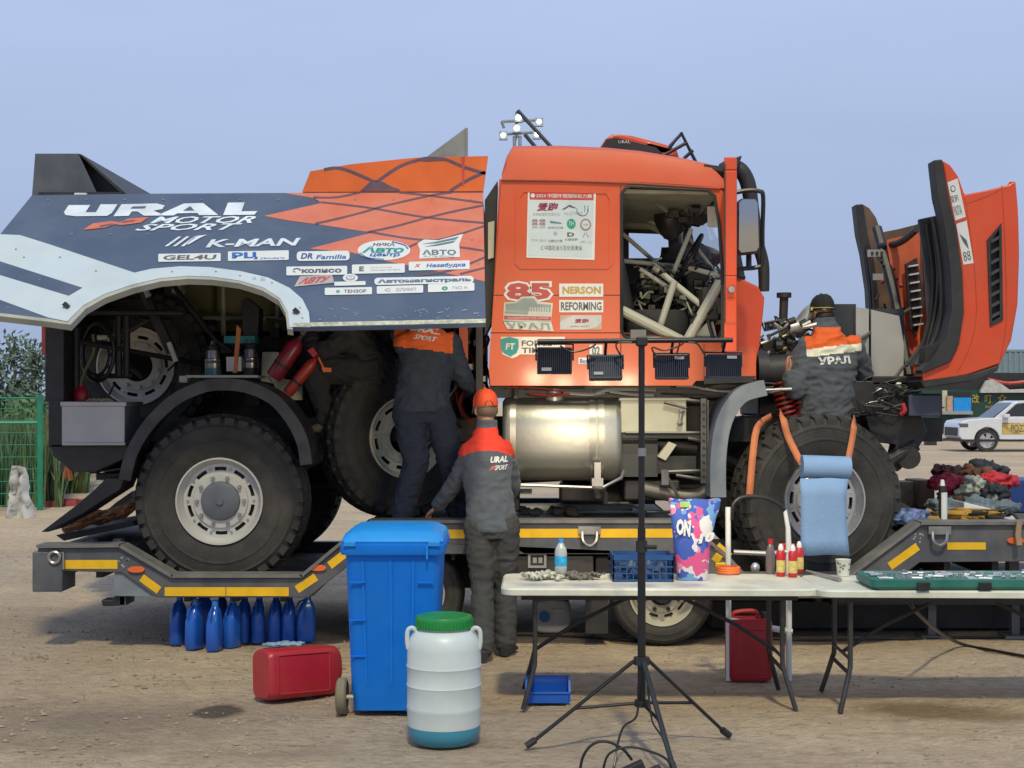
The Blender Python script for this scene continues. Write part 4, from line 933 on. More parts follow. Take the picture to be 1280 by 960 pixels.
# mirror and its loop
g = MB().plate([(921, 252), (927, 248), (944, 248), (948, 254), (950, 310), (947, 316), (925, 318), (921, 314)], [], 10.1, 10.22); mi_ = g.build('mirror', BLACK, tk, bevel=.02)
g = MB().plate([(923, 254), (928, 250), (943, 250), (946, 255), (948, 309), (945, 314), (926, 316), (923, 312)], [], 10.085, 10.098); mc = P(935, 283, 10.09); g.xf(Matrix.Translation(mc - Vector((0, .03, 0))) @ Matrix.Rotation(R(3.6), 4, 'X') @ Matrix.Translation(-mc)); g.build('mirror_glass', MIRROR, mi_)
g = MB().pt([(918, 241, 10.2), (935, 238, 10.2), (949, 239, 10.2), (954, 246, 10.2), (953, 290, 10.2), (953, 326, 10.2), (947, 334, 10.2), (922, 336, 10.2)], .016, 8, smooth=4); g.pt([(936, 317, 10.25), (936, 336, 10.2)], .02); g.pt([(918, 241, 10.2), (915, 240, 10.6)], .014); g.pt([(922, 336, 10.2), (917, 334, 10.6)], .014); g.build('mirror_bracket', BLACKPIPE, mi_)
g = MB().pt([(900, 210, 10.9), (914, 207, 10.9), (926, 213, 10.9), (935, 230, 10.9), (940, 262, 10.9), (946, 300, 10.9), (954, 330, 10.9), (955, 364, 10.9)], [.03, .05, .06, .06, .055, .05, .045, .04], 12, smooth=5); g.build('snorkel', BLACK, tk)
g = MB().plate([(900, 208), (905, 201), (928, 194), (922, 210), (912, 214)], [], ND + .05, FD - .2); g.build('sun_visor', BLACK, tk, bevel=.01)
g = MB().plate([(880, 205), (904, 208), (904, 214), (880, 211)], [], ND + .02, ND + .2); g.build('visor_bracket', BLACK, tk)
# roof scoop, roof bars
g = MB().plate([(746, 190), (757, 173), (766, 167), (790, 169), (832, 180), (846, 186), (850, 198), (746, 194)], [], 11.5, 12.4); sc = g.build('roof_scoop', HOODOR, tk, bevel=.03)
g = MB().plate([(747, 191), (758, 174), (770, 172), (820, 184), (832, 196)], [], 11.47, 11.52); g.build('scoop_mouth', BLACK, sc)
g = MB().text('URAL', (773, 175.5, 788, 179), sideplane(11.47), 1); g.build('lettering', WHITEV, sc)
g = MB()
for l in ([(836, 186), (852, 167), (870, 203)], [(832, 193), (859, 178)], [(855, 198), (866, 188)]):
    g.pt([(x, y, 11.3) for x, y in l], .014, 8); g.pt([(x, y, 12.3) for x, y in far(l, 12.2)], .014, 8)
g.pt([(852, 167, 11.3), (834, 186, 12.3)], .014)
g.build('roof_rail', BLACKPIPE, tk)
g = MB()
for l in ([(647, 138), (692, 187)], [(656, 168), (672, 187)]): g.pt([(x, y, 11.6) for x, y in l], .016, 8)
g.build('roof_strut', M('strut_grey', (.05, .06, .07), .4), tk)
# ---- stickers on the cab side
SP = sideplane(ND - .001)
def cst(fn, mats, name='sticker'): sticker(fn, mats, name, tk)
def f(g):
    g.poly([(660, 236), (745, 237), (743, 325), (658, 322)], SP, 2, 0); g.poly([(662, 239), (742, 240), (742, 250.5), (662, 249.5)], SP, 3, 1); g.poly([(661, 251), (742, 252), (740, 322), (660, 319.5)], SP, 3, 2)
    g.text('2024 中国环塔国际拉力赛', ((670, 242), (740, 243), (740, 248), (670, 247)), SP, 4, 0, 0, .01); g.ell(666, 244.5, 2.6, 2.6, SP, 4, 0)
    g.text('爱跑', (671, 253.5, 698, 264), SP, 4, 3, .2, .03); g.text('安徽省爱跑体育文化', (666, 266, 700, 270), SP, 4, 4)
    g.poly([(702, 262), (712, 256), (722, 261), (716, 260), (711, 258.5), (706, 262)], SP, 4, 5); g.text('HLGTAGE', (705, 265, 728, 269), SP, 4, 4)
    g.line([(728 + 7 * math.cos(t), 263 + 7 * math.sin(t)) for t in [i * .45 - .3 for i in range(9)]] , 1.2, SP, 4, 6); g.line([(731, 257), (731, 265)], 1, SP, 4, 6); g.line([(735, 257), (735, 265)], 1, SP, 4, 6)
    for r in range(3): g.text('昌盛', (665, 274 + r * 4, 682, 277.5 + r * 4), SP, 4, 3 if r < 2 else 4)
    g.poly([(687, 276), (700, 278), (703, 280), (688, 279)], SP, 4, 6); g.text('国际交通', (685, 283.5, 704, 286), SP, 4, 5)
    g.ell(714, 280, 5.6, 6.4, SP, 4, 7); g.text('TH', (711, 277, 717, 282), SP, 5, 0); g.ell(732, 281, 7, 7.6, SP, 4, 8); g.ell(732, 281, 5, 5.4, SP, 5, 2); g.text('中塔', (729, 279.5, 735, 282.5), SP, 6, 8)
    g.text('汽车 运动', (664, 299, 683, 302), SP, 4, 4); g.text('北疆拉力赛', (685, 299.5, 703, 303), SP, 4, 5); g.ell(694, 292, 2.5, 2.5, SP, 4, 4); g.text('D', (709, 290.5, 718, 296), SP, 4, 5, 0, .04); g.text('北疆越野', (706, 298, 722, 301), SP, 4, 5); g.text('八', (728, 291, 736, 297), SP, 4, 5); g.text('天山', (725, 301, 740, 304), SP, 4, 4)
    g.text('C 中国石油 S 石化润滑油', (676, 307, 727, 313), SP, 4, 5)
cst(f, [WHITEV, REDT, M('pale_blue_print', (0.52, 0.60, 0.62), .45, var=.08), MARO, LGREY, GREYT, M('pale_navy', (.12, .2, .3), .5), GREENT, M('ring_tan', (.35, .22, .2), .5)])
NUM = M('number_red', (0.45, 0.065, 0.055), .5)
def f(g):
    g.text('85', (629.5, 351, 692, 377), SP, 2, 0, 0, .085); g.text('85', (633, 353.5, 688.5, 374.5), SP, 3, 1, 0, .045)
    g.poly([(630, 378), (645, 377), (652, 371), (668, 370), (674, 377), (691, 379), (689, 402), (629, 402)], SP, 4, 2)
    g.poly([(632, 380), (645, 379), (653, 373), (667, 373), (672, 380), (689, 381), (688, 390), (632, 388)], SP, 5, 3)
    for i in range(8): g.poly([(662 + i * 3.2, 384), (663.4 + i * 3.2, 384), (663.4 + i * 3.2, 393), (662 + i * 3.2, 393)], SP, 6, 2)
    g.poly([(631, 389), (660, 389.5), (660, 393), (631, 392)], SP, 6, 3)
    g.poly([(630, 394.5), (689, 396), (689, 400.5), (630, 399)], SP, 7, 1)
    g.poly([(629, 401), (689, 402.5), (692, 414), (634, 411)], SP, 4, 2); g.text('УРАЛ', ((632, 402.5), (686, 404), (688, 412), (635, 410.5)), SP, 8, 3, 0, .02)
    g.text('Автомобильный завод', (634, 396, 685, 399), SP, 8, 2)
cst(f, [WHITEV, NUM, M('truck_print_base', (0.55, 0.56, 0.52), .5), M('truck_print', (0.25, 0.30, 0.29), .5)], 'race_number')
cst(lambda g: (g.rect(699, 354.5, 754, 371, SP, 2, 0), g.text('NERSON', (703, 358, 751, 367.5), SP, 3, 1, 0, .04)), [WHITEV, GOLDT])
cst(lambda g: (g.rect(699, 375, 754, 390.5, SP, 2, 0), g.text('REFORMING', (701, 377.5, 752, 388), SP, 3, 1, 0, .03)), [WHITEV, GREYT])
cst(lambda g: (g.rect(700, 394, 752, 412, SP, 2, 0), g.text('爱跑', (718, 398.5, 736, 404), SP, 3, 1, .1, .03), g.text('AIPAO SPORT', (713, 407, 737, 409), SP, 3, 1), g.poly([(700, 394), (716, 394), (704, 399), (700, 402)], SP, 3, 2), g.poly([(752, 402), (752, 412), (730, 412), (745, 409)], SP, 3, 2)), [M('steel_print', (.45, .47, .47), .45), MARO, M('tan_print', (.45, .33, .26), .5)])
def f(g):
    g.poly([(626, 421), (706, 421), (706, 443), (650, 443), (646, 446), (640, 448), (628, 443)], SP, 2, 0)
    g.poly([(626, 424), (637, 421), (648, 424), (648.5, 434), (646, 441), (638, 446), (629, 441), (626, 434)], SP, 3, 1); g.text('FT', (632, 429, 644, 437), SP, 4, 0, .1, .04)
    g.text('FORCE', (652, 425.5, 690, 432.5), SP, 3, 2, 0, .03); g.text('TIME', (652, 434.5, 682, 441.5), SP, 3, 2, 0, .03)
cst(f, [M('gloss_white', (.68, .62, .55), .3, dirt=(.6, .35, .22), damt=.5, dscale=5), TEALT, GREYT])
cst(lambda g: (g.rect(737, 431, 753, 446, SP, 2, 0), g.text('02', (740, 433, 750, 444), SP, 3, 1, 0, .03)), [WHITEV, GREYT])
cst(lambda g: (g.rect(723, 447, 741, 455, SP, 2, 0), g.text('Bosh', (725, 448.5, 738, 454), SP, 3, 1, 0, .02)), [WHITEV, NAVYT])
# ---- cab interior
g = MB().b2((P(627, 0, ND).x, ND + .1, zz(476, ND)), (P(912, 0, ND).x, FD - .1, zz(468, ND))); g.build('cab_floor', BLACK, tk)
g = MB().plate([(631, 232), (900, 240), (900, 243), (631, 240)], [], ND + .06, FD - .06); g.build('headliner', M('liner', (.35, .36, .29), .8, var=.2), tk)
g = MB()
def C(*p, r=.028): g.pt(list(p), r * .68 if r < .05 else r * .8, 10)
C((777, 388, ND + .16), (852, 426, ND + .16), r=.05); C((858, 428, ND + .16), (900, 352, ND + .16), r=.05)
C((778, 424, ND + .16), (903, 426, ND + .16), r=.035)
C((778, 292, 11.6), (822, 330, 11.8), r=.026)
C((864, 286, 11.3), (838, 350, 11.3), r=.028); C((860, 296, 11.6), (896, 342, 11.3), r=.022); C((800, 336, 11.2), (840, 362, 11.2), r=.026); C((818, 334, 11.2), (892, 394, 11.0), r=.035); C((843, 352, 11.08), (824, 412, 11.08), r=.04)
C((778, 326, 11.3), (860, 334, 11.6), r=.026); C((860, 334, 11.3), (900, 345, 11.2), r=.03)
C((800, 238, 11.1), (832, 262, 11.6), (851, 292, 12.6), r=.03); C((846, 240, 11.3), (852, 270, 12.2), (851, 292, 12.6), r=.03); C((851, 292, 12.6), (849, 340, 12.6), r=.03); C((779, 262, 12.4), (851, 292, 12.6), r=.03)
C((848, 355, 11.3), (866, 395, 11.3), r=.012)
g.build('roll_cage', CAGE, tk)
g = MB().ball(P(838, 270, 12.0), .16, 14, sc=(.8, .6, 1.2), rough=.3); g.build('hanging_bag', BLACK, tk); g = MB().ball(P(862, 258, 12.2), .2, 14, sc=(1.3, .6, .8), rough=.4); g.build('sun_blind', BLACK, tk)
g = MB().ball(P(862, 322, 12.3), .2, 14, sc=(1.3, .8, .6), rough=.4); g.build('dash_pod', M('pod_grey', (.1, .1, .1), .7), tk)
g = MB()
for i in range(5): g.pt([(780, 248 + i * 8, 12.6), (812, 250 + i * 8, 12.6), (838, 268 + i * 7, 12.5)], .035, 6, smooth=4)
g.build('roof_lining_rib', M('rib_grey', (.32, .34, .27), .8, var=.2), tk)
# inner far wall trim with its window, seats, dashboard, steering wheel
fw2 = [(778, 236), (905, 240), (908, 424), (778, 424)]
MB().plate(far(fw2, FD - .1), [far([(818, 245), (878, 247), (880, 284), (818, 284)], FD - .1)[::-1]], FD - .12, FD - .08).build('far_trim', M('trim_dark', (.06, .055, .05), .7), tk)
g = MB().plate(far([(812, 240), (884, 243), (887, 290), (812, 290)], FD - .03), [], FD - .03, FD - .025); g.build('side_window', GLASS, tk)
def seat(x, D):
    s = MB(); Mz = Matrix.Translation((x, D, zz(440, ND)))
    def sl(z, w, d, o): return [Mz @ Vector((o + d * .5 * math.copysign(abs(math.cos(a)) ** .6, math.cos(a)), w * .5 * math.copysign(abs(math.sin(a)) ** .6, math.sin(a)), z)) for a in [2 * PI * i / 16 for i in range(16)]]
    s.loft([sl(.12, .5, .5, .12), sl(.28, .52, .55, .12), sl(.34, .5, .5, .12)]); s.loft([sl(.3, .5, .16, -.12), sl(.6, .54, .16, -.18), sl(.8, .56, .15, -.22), sl(.95, .34, .14, -.26), sl(1.1, .28, .12, -.28), sl(1.15, .2, .08, -.29)])
    s.build('seat', M('seat_black', (.02, .021, .023), .7, var=.2), tk, smooth=50)
seat(P(800, 0, 11.3).x, 11.35); seat(P(800, 0, 11.3).x, 12.55)
g = MB(); c = P(862, 322, 11.35); Mx = Matrix.Translation(c) @ Matrix.Rotation(R(-62), 4, 'Y')
g.tube([Mx @ Vector((.2 * math.cos(a), .2 * math.sin(a), 0)) for a in [2 * PI * i / 28 for i in range(29)]], .016, 8)
for a in (0, 2.1, 4.2): g.tube([Mx @ Vector((0, 0, -.04)), Mx @ Vector((.2 * math.cos(a), .2 * math.sin(a), 0))], .013, 6)
g.tube([Mx @ Vector((0, 0, -.04)), Mx @ Vector((0, 0, -.5))], .025, 8); g.build('steering_wheel', BLACKPIPE, tk)
g = MB(); dx0, dx1 = P(880, 0, ND).x, P(914, 0, ND).x
g.b2((dx0, ND + .15, zz(400, ND)), (dx1 - .06, ND + .7, zz(356, ND))); g.b2((dx0 - .05, ND + .7, zz(400, ND)), (dx1 - .06, FD - .15, zz(318, ND))); g.ball((dx0 + .05, 12.2, zz(350, ND)), .3, 14, sc=(.6, 1.2, .5)); g.build('dashboard', M('dash', (.025, .025, .026), .75), tk, bevel=.03)
g = MB()
random.seed(21)
for i in range(230):
    x = random.uniform(795, 898); y = random.uniform(330, 400); D = random.uniform(11.1, 12.4); m = random.choice((0, 0, 1, 1, 2))
    if random.random() < .75:
        p = [(x, y, D)]
        for k in range(3): p.append((p[-1][0] + random.uniform(-14, 14), p[-1][1] + random.uniform(-10, 10), D + random.uniform(-.06, .06)))
        g.pt(p, random.uniform(.004, .011), 6, mi=m, smooth=3)
    else: g.pb(x, y, x + random.uniform(4, 12), y + random.uniform(3, 9), D, D + .08, mi=m)
for i in range(26):
    x = random.uniform(826, 890); y = random.uniform(238, 275); D = random.uniform(11.2, 12.6)
    g.pb(x, y, x + random.uniform(4, 14), y + random.uniform(4, 12), D, D + .1, mi=0)
g.build('wiring_loom', [BLACK, M('wire_grey', (.2, .2, .16), .6), M('wire_green', (.12, .14, .08), .6)], tk)
g = MB().plate([(815, 392), (868, 388), (862, 414), (840, 424), (815, 410)], [], 11.4, 11.44); g.plate([(862, 426), (890, 396), (897, 424)], [], 11.0, 11.04); g.plate([(780, 404), (815, 410), (840, 424), (780, 424)], [], 11.3, 11.34); g.build('floor_panel', M('pale_sheet', (.5, .52, .5), .5), tk)
g = MB().pb(788, 412, 808, 424, 10.72, 10.9); g.build('relay_box', M('relay', (.16, .16, .15), .6), tk, bevel=.006)
g = MB().pt([(864, 404, 10.9), (872, 394, 10.9), (884, 392, 10.9), (890, 386, 10.9)], .014, 8, smooth=4); g.pt([(885, 400, 10.9), (889, 415, 10.9), (893, 426, 10.9)], .014, 8, smooth=4); g.pb(897, 372, 902, 392, 10.76, 10.84); g.build('door_wiring', BLACKPIPE, tk)
g = MB().plate([(884, 258), (895, 258), (897, 284), (885, 283)], [], 10.95, 10.97); g.build('paper_notice', M('notice', (.5, .48, .4), .7), tk)
# ------------------------------------------------------------------ engine bay and open bonnet
random.seed(5)
g = MB().pb(948, 440, 1110, 520, 11.55, 12.5); g.pb(952, 425, 1000, 470, 11.45, 12.4); g.pb(1000, 448, 1062, 486, 11.5, 12.3); g.build('engine_block', DARK, tk, bevel=.02)
g = MB()
for i in range(90):
    x = random.uniform(945, 1015); y = random.uniform(402, 480); D = random.uniform(11.25, 11.6); m = random.choice((0, 0, 0, 1, 2))
    if random.random() < .6:
        g.pt([(x, y, D), (x + random.uniform(-12, 12), y + random.uniform(-10, 10), D), (x + random.uniform(-20, 20), y + random.uniform(-14, 14), D)], random.uniform(.006, .018), 6, mi=m, smooth=3)
    else: g.cyl(P(x, y, D), P(x + random.uniform(3, 9), y + random.uniform(-4, 4), D), random.uniform(.02, .05), n=10, mi=m)
g.build('engine_fittings', [DARK, ALU, M('brass', (.3, .24, .12), .4, metal=.7)], tk)
g = MB().cyl(P(950, 465, 11.3), P(1000, 462, 11.3), .13, n=20); g.cyl(P(945, 463, 11.25), P(958, 463, 11.25), .15, n=20); g.build('air_filter', BLACK, tk)
g = MB().pt([(979, 430, 11.6), (979, 400, 11.6), (980, 372, 11.6)], .035, 10); g.pt([(980, 372, 11.6), (980, 366, 11.6)], .06, 12); g.build('breather_stack', BLACK, tk)
g = MB().pt([(985, 412, 11.5), (1000, 408, 11.5), (1012, 394, 11.5), (1020, 388, 11.5)], .07, 12, smooth=5); g.build('intake_pipe', ALU, tk)
g = MB()
for i in range(8): g.pb(957 + i * 3, 404 - i * .6, 958.5 + i * 3, 414 - i * .6, 11.55, 11.6)
g.pt([(955, 404, 11.55), (982, 399, 11.55)], .01); g.build('comb_bracket', DARK, tk)
g = MB().plate([(1070, 384), (1086, 386), (1086, 474), (1070, 474)], [], 11.5, 11.55); g.plate([(1089, 387), (1124, 395), (1130, 430), (1129, 474), (1089, 474)], [], 11.5, 11.55); g.build('heat_shield', M('shield', (.46, .46, .45), .5, metal=.2, var=.1, dirt=(.3, .29, .27), damt=.4), tk)
g = MB().pb(1043, 380, 1070, 474, 11.56, 12.3); g.pb(1070, 386, 1130, 474, 11.58, 11.9); g.build('cooling_pack', M('cooler', (.035, .04, .05), .5), tk)
g = MB().pb(1065, 476, 1140, 520, 11.2, 12.4); g.pb(1138, 492, 1178, 520, 11.0, 12.6); g.pb(1090, 470, 1160, 482, 11.2, 11.6); g.plate([(1082, 520), (1150, 515), (1160, 540), (1140, 575), (1122, 590), (1112, 585), (1120, 556), (1090, 552)], [], 11.2, 11.4); g.build('front_crossmember', DARK, tk, bevel=.012)
g = MB().pb(1136, 494, 1176, 520, 10.95, 11.0); g.build('front_plate', M('plate_blue', (.04, .05, .075), .4, var=.2), tk, bevel=.006)
g = MB().pt([(1128, 505, 10.95), (1131, 513, 10.93), (1126, 518, 10.95)], .018, 8, smooth=4); g.build('tow_eye', REDP, tk)
g = MB().pt([(1086, 515, 11.3), (1120, 545, 11.3), (1140, 560, 11.3)], .05); g.cyl(P(1136, 572, 11.15), P(1136, 572, 11.5), .09, n=16); g.cyl(P(1110, 580, 11.2), P(1145, 556, 11.2), .05); g.build('steering_arm', DARK, tk)
g = MB()
for i in range(40):
    x = random.uniform(1070, 1165); y = random.uniform(478, 520); D = random.uniform(11.0, 11.2)
    g.pt([(x, y, D), (x + random.uniform(-15, 15), y + random.uniform(-8, 8), D), (x + random.uniform(-25, 25), y + random.uniform(-10, 10), D)], random.uniform(.005, .011), 6, mi=random.choice((0, 0, 0, 0, 0, 1)), smooth=3)
g.build('front_hose', [BLACK, ALU], tk)
# coil-over springs
def coil(x0, y0, x1, y1, D, r, turns):
    a = P(x0, y0, D); b = P(x1, y1, D); x, y, z = frame_z(b - a); g = MB(); n = turns * 14; L = (b - a).length
    g.tube([a + z * (L * i / n) + x * (r * math.cos(2 * PI * i / 14)) + y * (r * math.sin(2 * PI * i / 14)) for i in range(n + 1)], .0125, 8); g.build('coil_spring', SPRING, tk)
    MB().cyl(a - z * .1, b + z * .1, r * .5, n=12).build('damper', DARK, tk)
coil(985, 522, 976, 478, 11.25, .068, 7); coil(1004, 520, 999, 478, 11.3, .068, 7)
# ---- bonnet, tipped forward: two walls and the top skin between them
HN, HF = 10.8, 13.25
bn = empty('bonnet', P(1160, 478, HN), tk)
side = [(1178, 200), (1188, 206), (1198, 220), (1206, 243), (1232, 238), (1260, 231), (1270, 226), (1273, 260), (1274, 320), (1272, 380), (1264, 425), (1250, 455), (1212, 468), (1154, 477), (1153, 466), (1186, 452), (1198, 430), (1204, 390), (1202, 340), (1195, 288), (1186, 250)]
vent_hole = [(1237, 300), (1250, 284), (1252, 398), (1240, 404)]
MB().plate(side, [vent_hole[::-1]], HN, HN + .035).build('bonnet_side', HOODOR, bn, bevel=.012)
MB().plate(side, [], HN, HN + .035).xf(Matrix.Translation((0, HF - HN, 0))).build('bonnet_side', M('far_liner', (.13, .08, .055), .7, var=.4, scale=4, dirt=(.03, .03, .03), damt=.8), bn)
topl = [(1200, 243), (1232, 239), (1268, 226), (1274, 270), (1275, 320), (1273, 380), (1265, 425), (1250, 456), (1212, 469), (1160, 477)]
g = MB(); r0 = [P(x, y, HN) for x, y in topl[2:]]
cols = 12; vs = []
for j in range(cols + 1):
    t = j / cols; bulge = .10 * (1 - (2 * t - 1) ** 4)
    for p in r0: vs.append(Vector((p.x + bulge, HN + .02 + (HF - HN) * t, p.z)))
n = len(r0)
g.add(vs, [(j * n + i, j * n + i + 1, (j + 1) * n + i + 1, (j + 1) * n + i) for j in range(cols) for i in range(n - 1)])
o = g.build('bonnet_top', HOODOR, bn, smooth=40); s_ = o.modifiers.new('solid', 'SOLIDIFY'); s_.thickness = .03
# vent louvres
g = MB().plate([(1236, 299), (1251, 282), (1253, 399), (1239, 406)], [], HN + .036, HN + .06); g.plate([(1234, 300), (1252, 279), (1254, 400), (1238, 408)], [[(1238, 303), (1240, 402), (1250, 396), (1249, 286)]], HN - .012, HN); vt = g.build('side_vent', BLACK, bn)
for i in range(8):
    y = 294 + i * 13.5
    g = MB().plate([(1239, y + 6), (1250, y), (1250, y + 4), (1239, y + 10)], [], HN - .008, HN + .036); g.build('louvre', M('louvre_dark', (.05, .05, .055), .5), bn)
g = MB()
for l in ([(1252, 232), (1256, 300), (1258, 400), (1250, 450)], [(1208, 255), (1240, 243), (1250, 236)], [(1206, 247), (1214, 300), (1219, 350), (1220, 400), (1210, 440), (1196, 466)]): g.line(l, 1.1, sideplane(HN), 1, 0, smooth=4)
g.build('crease', M('crease', (.42, .05, .012), .5), bn)
g = MB().plate([(1150, 476), (1212, 468), (1250, 456), (1247, 464), (1212, 477), (1156, 485)], [], HN - .01, HF); g.build('bonnet_lip', BLACK, bn, bevel=.01)
# wheel-arch flares with liners, near and far
def flare(dy):
    g = MB()
    strip_ = [(1167, 200), (1178, 199), (1187, 250), (1196, 288), (1203, 340), (1205, 390), (1199, 430), (1188, 452), (1154, 467), (1150, 463), (1162, 452), (1181, 425), (1190, 385), (1187, 330), (1179, 275), (1172, 245)]
    g.plate(strip_, [], HN - .04, HN + .12); o1 = MB(); o1.v, o1.f, o1.m = g.v, g.f, g.m; o1.xf(Matrix.Translation((0, dy, 0))).build('arch_flare', BLACK, bn, bevel=.008)
    g = MB(); path = [(1178, 268), (1187, 325), (1189, 385), (1179, 425), (1156, 456)]; v, _ = spline([Vector((x, y, 0)) for x, y in path], 5, 1.0)
    s1 = -1 if dy else 1
    for j in range(len(v) - 1):
        a, b = v[j], v[j + 1]
        g.add([P(a.x, a.y, HN + .05), P(b.x, b.y, HN + .05), P(b.x - 8, b.y, HN + .05) + Vector((0, s1 * .35, 0)), P(a.x - 8, a.y, HN + .05) + Vector((0, s1 * .35, 0))], [(0, 1, 2, 3)])
    for q in (0, .35):
        g.tube([P(p.x - q * 23, p.y, HN + .05) + Vector((0, s1 * q, 0)) for p in v], .018, 6)
    g.tube([P(p.x - 4, p.y, HN + .05) + Vector((0, s1 * .17, 0)) for p in v], .022, 6)
    g.xf(Matrix.Translation((0, dy, 0))).build('arch_liner', BLACK, bn)
    MB().plate([(1157, 434), (1175, 428), (1194, 412), (1202, 402), (1198, 430), (1186, 450), (1156, 462)], [], HN + .036, HN + .2).xf(Matrix.Translation((0, dy, 0))).build('liner_corner', BLACK, bn)
flare(0); flare(HF - HN)
g = MB().plate([(1148, 274), (1176, 268), (1182, 330), (1178, 395), (1160, 440), (1148, 452), (1160, 400), (1156, 330)], [], HN + .3, HN + .34); g.build('inner_liner', M('liner_black', (.03, .032, .036), .45, var=.2, dirt=(.1, .1, .1), damt=.4), bn, bevel=.01)
g = MB()
for k in range(3): g.pt([(1158 + k * 7, 280, HN + .29), (1166 + k * 6, 340, HN + .28), (1163 + k * 5, 395, HN + .28), (1152 + k * 4, 440, HN + .29)], .016, 6, smooth=4)
g.build('liner_rib', BLACK, bn)
# long light label on the flare edge
HS = sideplane(HN)
def f(g):
    g.poly([(1184, 228), (1197, 223), (1207, 271), (1194, 276)], HS, 2, 0); g.poly([(1195, 280), (1208, 275), (1217, 329), (1204, 331)], HS, 2, 0)
    g.ell(1191, 236, 3.2, 4.2, HS, 3, 1); g.ell(1191, 236, 2.2, 3.0, HS, 4, 0); g.text('爱跑', ((1187, 245), (1197, 243), (1199, 252), (1189, 254)), HS, 3, 1); g.text('PAOTAI', ((1191, 258), (1200, 256), (1203, 268), (1194, 270)), HS, 3, 1); g.poly([(1199, 292), (1208, 300), (1211, 312), (1204, 303)], HS, 3, 1); g.text('88', ((1203, 315), (1212, 313), (1214, 325), (1205, 327)), HS, 3, 1)
    g.line([(1193, 279), (1207, 275)], 2, HS, 3, 2)
sticker(f, [WHITEV, GREYT, REDT], 'sticker', bn)
# inside of the bonnet: grille bars, struts, hinge plates
g = MB().plate([(1108, 300), (1150, 290), (1150, 455), (1128, 430)], [], 12.4, 12.43); g.build('inner_skin', M('inner_orange', (.6, .1, .03), .6, var=.2, dirt=(.3, .16, .1), damt=.5), bn)
gr = MB().plate([(1132, 330), (1146, 322), (1156, 375), (1146, 420), (1138, 410)], [], 12.3, 12.34); gr = gr.build('grille', BLACK, bn)
for i in range(8):
    y = 332 + i * 10.5; MB().plate([(1136 + i * .9, y), (1148 + i * .9, y - 2), (1148 + i * .9, y), (1136 + i * .9, y + 2)], [], 12.26, 12.3).build('grille_bar', M('grille_bar', (.55, .56, .6), .4), bn)
g = MB().pt([(1096, 285, 12.6), (1118, 370, 12.3), (1136, 470, 12.0)], .045, 8); g.pt([(1100, 308, 12.5), (1125, 303, 12.3), (1146, 286, 11.8)], .03, 8, smooth=4); g.build('bonnet_frame', M('frame_grey', (.018, .02, .024), .5), bn)
g = MB().pb(1085, 312, 1102, 321, 12.45, 12.48); g.pb(1092, 342, 1109, 350, 12.4, 12.43); g.build('hinge_plate', ALU, bn)
g = MB()
for x0 in (1089, 1095, 1101): g.pb(x0, 314.5, x0 + 3, 318.5, 12.44, 12.45)
g.build('hinge_hole', BLACK, bn)
g = MB()
for i in range(24):
    x = random.uniform(1095, 1135); y = random.uniform(320, 450); g.pt([(x, y, 12.45), (x + random.uniform(-6, 8), y + random.uniform(5, 15), 12.4)], random.uniform(.01, .02), 6, mi=random.choice((0, 1)))
g.build('bonnet_wiring', [MATS['red_hose'], BLACK], bn)
g = MB().pt([(1070, 428, 11.4), (1102, 406, 11.6), (1138, 386, 11.8)], .014, 8); g.pt([(1104, 492, 11.2), (1128, 460, 11.3), (1154, 437, 11.4)], .014, 8); g.build('bonnet_prop', M('prop', (.1, .09, .08), .5), bn)
g = MB().pt([(1166, 252, 10.9), (1174, 254, 10.9)], .014); g.build('bonnet_pin', BLACK, bn)
# ------------------------------------------------------------------ people
def ellring(c, lat, fwd, rx, ry, n=20): return [c + lat * (rx * math.cos(2 * PI * i / n)) + fwd * (ry * math.sin(2 * PI * i / n)) for i in range(n)]
def torso(mb, secs, lat, fwd):
    mb.loft([ellring(Vector(c), lat, fwd, rx, ry) for c, rx, ry in secs])
def limb(mb, pts, rad, k=6):
    mb.tube([Vector(p) for p in pts], list(rad), 14, smooth=k)
    for p, r in zip(pts, rad): mb.ball(p, r * .98, 12)
def remesh(mb, voxel, smooth=6, disp=0, dscale=9, stretch=(1, 1, 1), seed=0):
    me = bpy.data.meshes.new('tmp'); me.from_pydata([tuple(v) for v in mb.v], [], mb.f)
    o = bpy.data.objects.new('tmp', me); COL.objects.link(o)
    m = o.modifiers.new('r', 'REMESH'); m.mode = 'VOXEL'; m.voxel_size = voxel; m.use_smooth_shade = True
    s = o.modifiers.new('s', 'SMOOTH'); s.iterations = smooth; s.factor = .5
    bpy.context.view_layer.update()
    e = bpy.data.meshes.new_from_object(o.evaluated_get(bpy.context.evaluated_depsgraph_get()))
    r = MB(); r.v = [v.co.copy() for v in e.vertices]; nn = [v.normal.copy() for v in e.vertices]; r.f = [tuple(p.vertices) for p in e.polygons]; r.m = [0] * len(r.f)
    bpy.data.objects.remove(o); bpy.data.meshes.remove(me); bpy.data.meshes.remove(e)
    if disp:
        for i, v in enumerate(r.v):
            q = Vector((v.x * stretch[0], v.y * stretch[1], v.z * stretch[2])) * dscale + Vector((seed, 0, 0))
            d = noise.noise(q) * .6 + (.35 - abs(noise.noise(Vector((q.x + q.z * .5, q.y, q.z * 1.5 - q.x * .4)) * 1.3 + Vector((3, 1, 7)))) * 1.6) + noise.noise(q * 3.7) * .2
            r.v[i] = v + nn[i] * (disp * d)
    return r
from mathutils.bvhtree import BVHTree
def wrapped(txt_mb, cloth, off=.006):                 # lay a print on the cloth behind it
    t_ = BVHTree.FromPolygons([tuple(v) for v in cloth.v], cloth.f)
    for v in txt_mb.v:
        h_ = t_.ray_cast(Vector((v.x, v.y - .4, v.z)), Vector((0, 1, 0)))
        if h_[0] is not None: v.y = h_[0].y - off
    return txt_mb
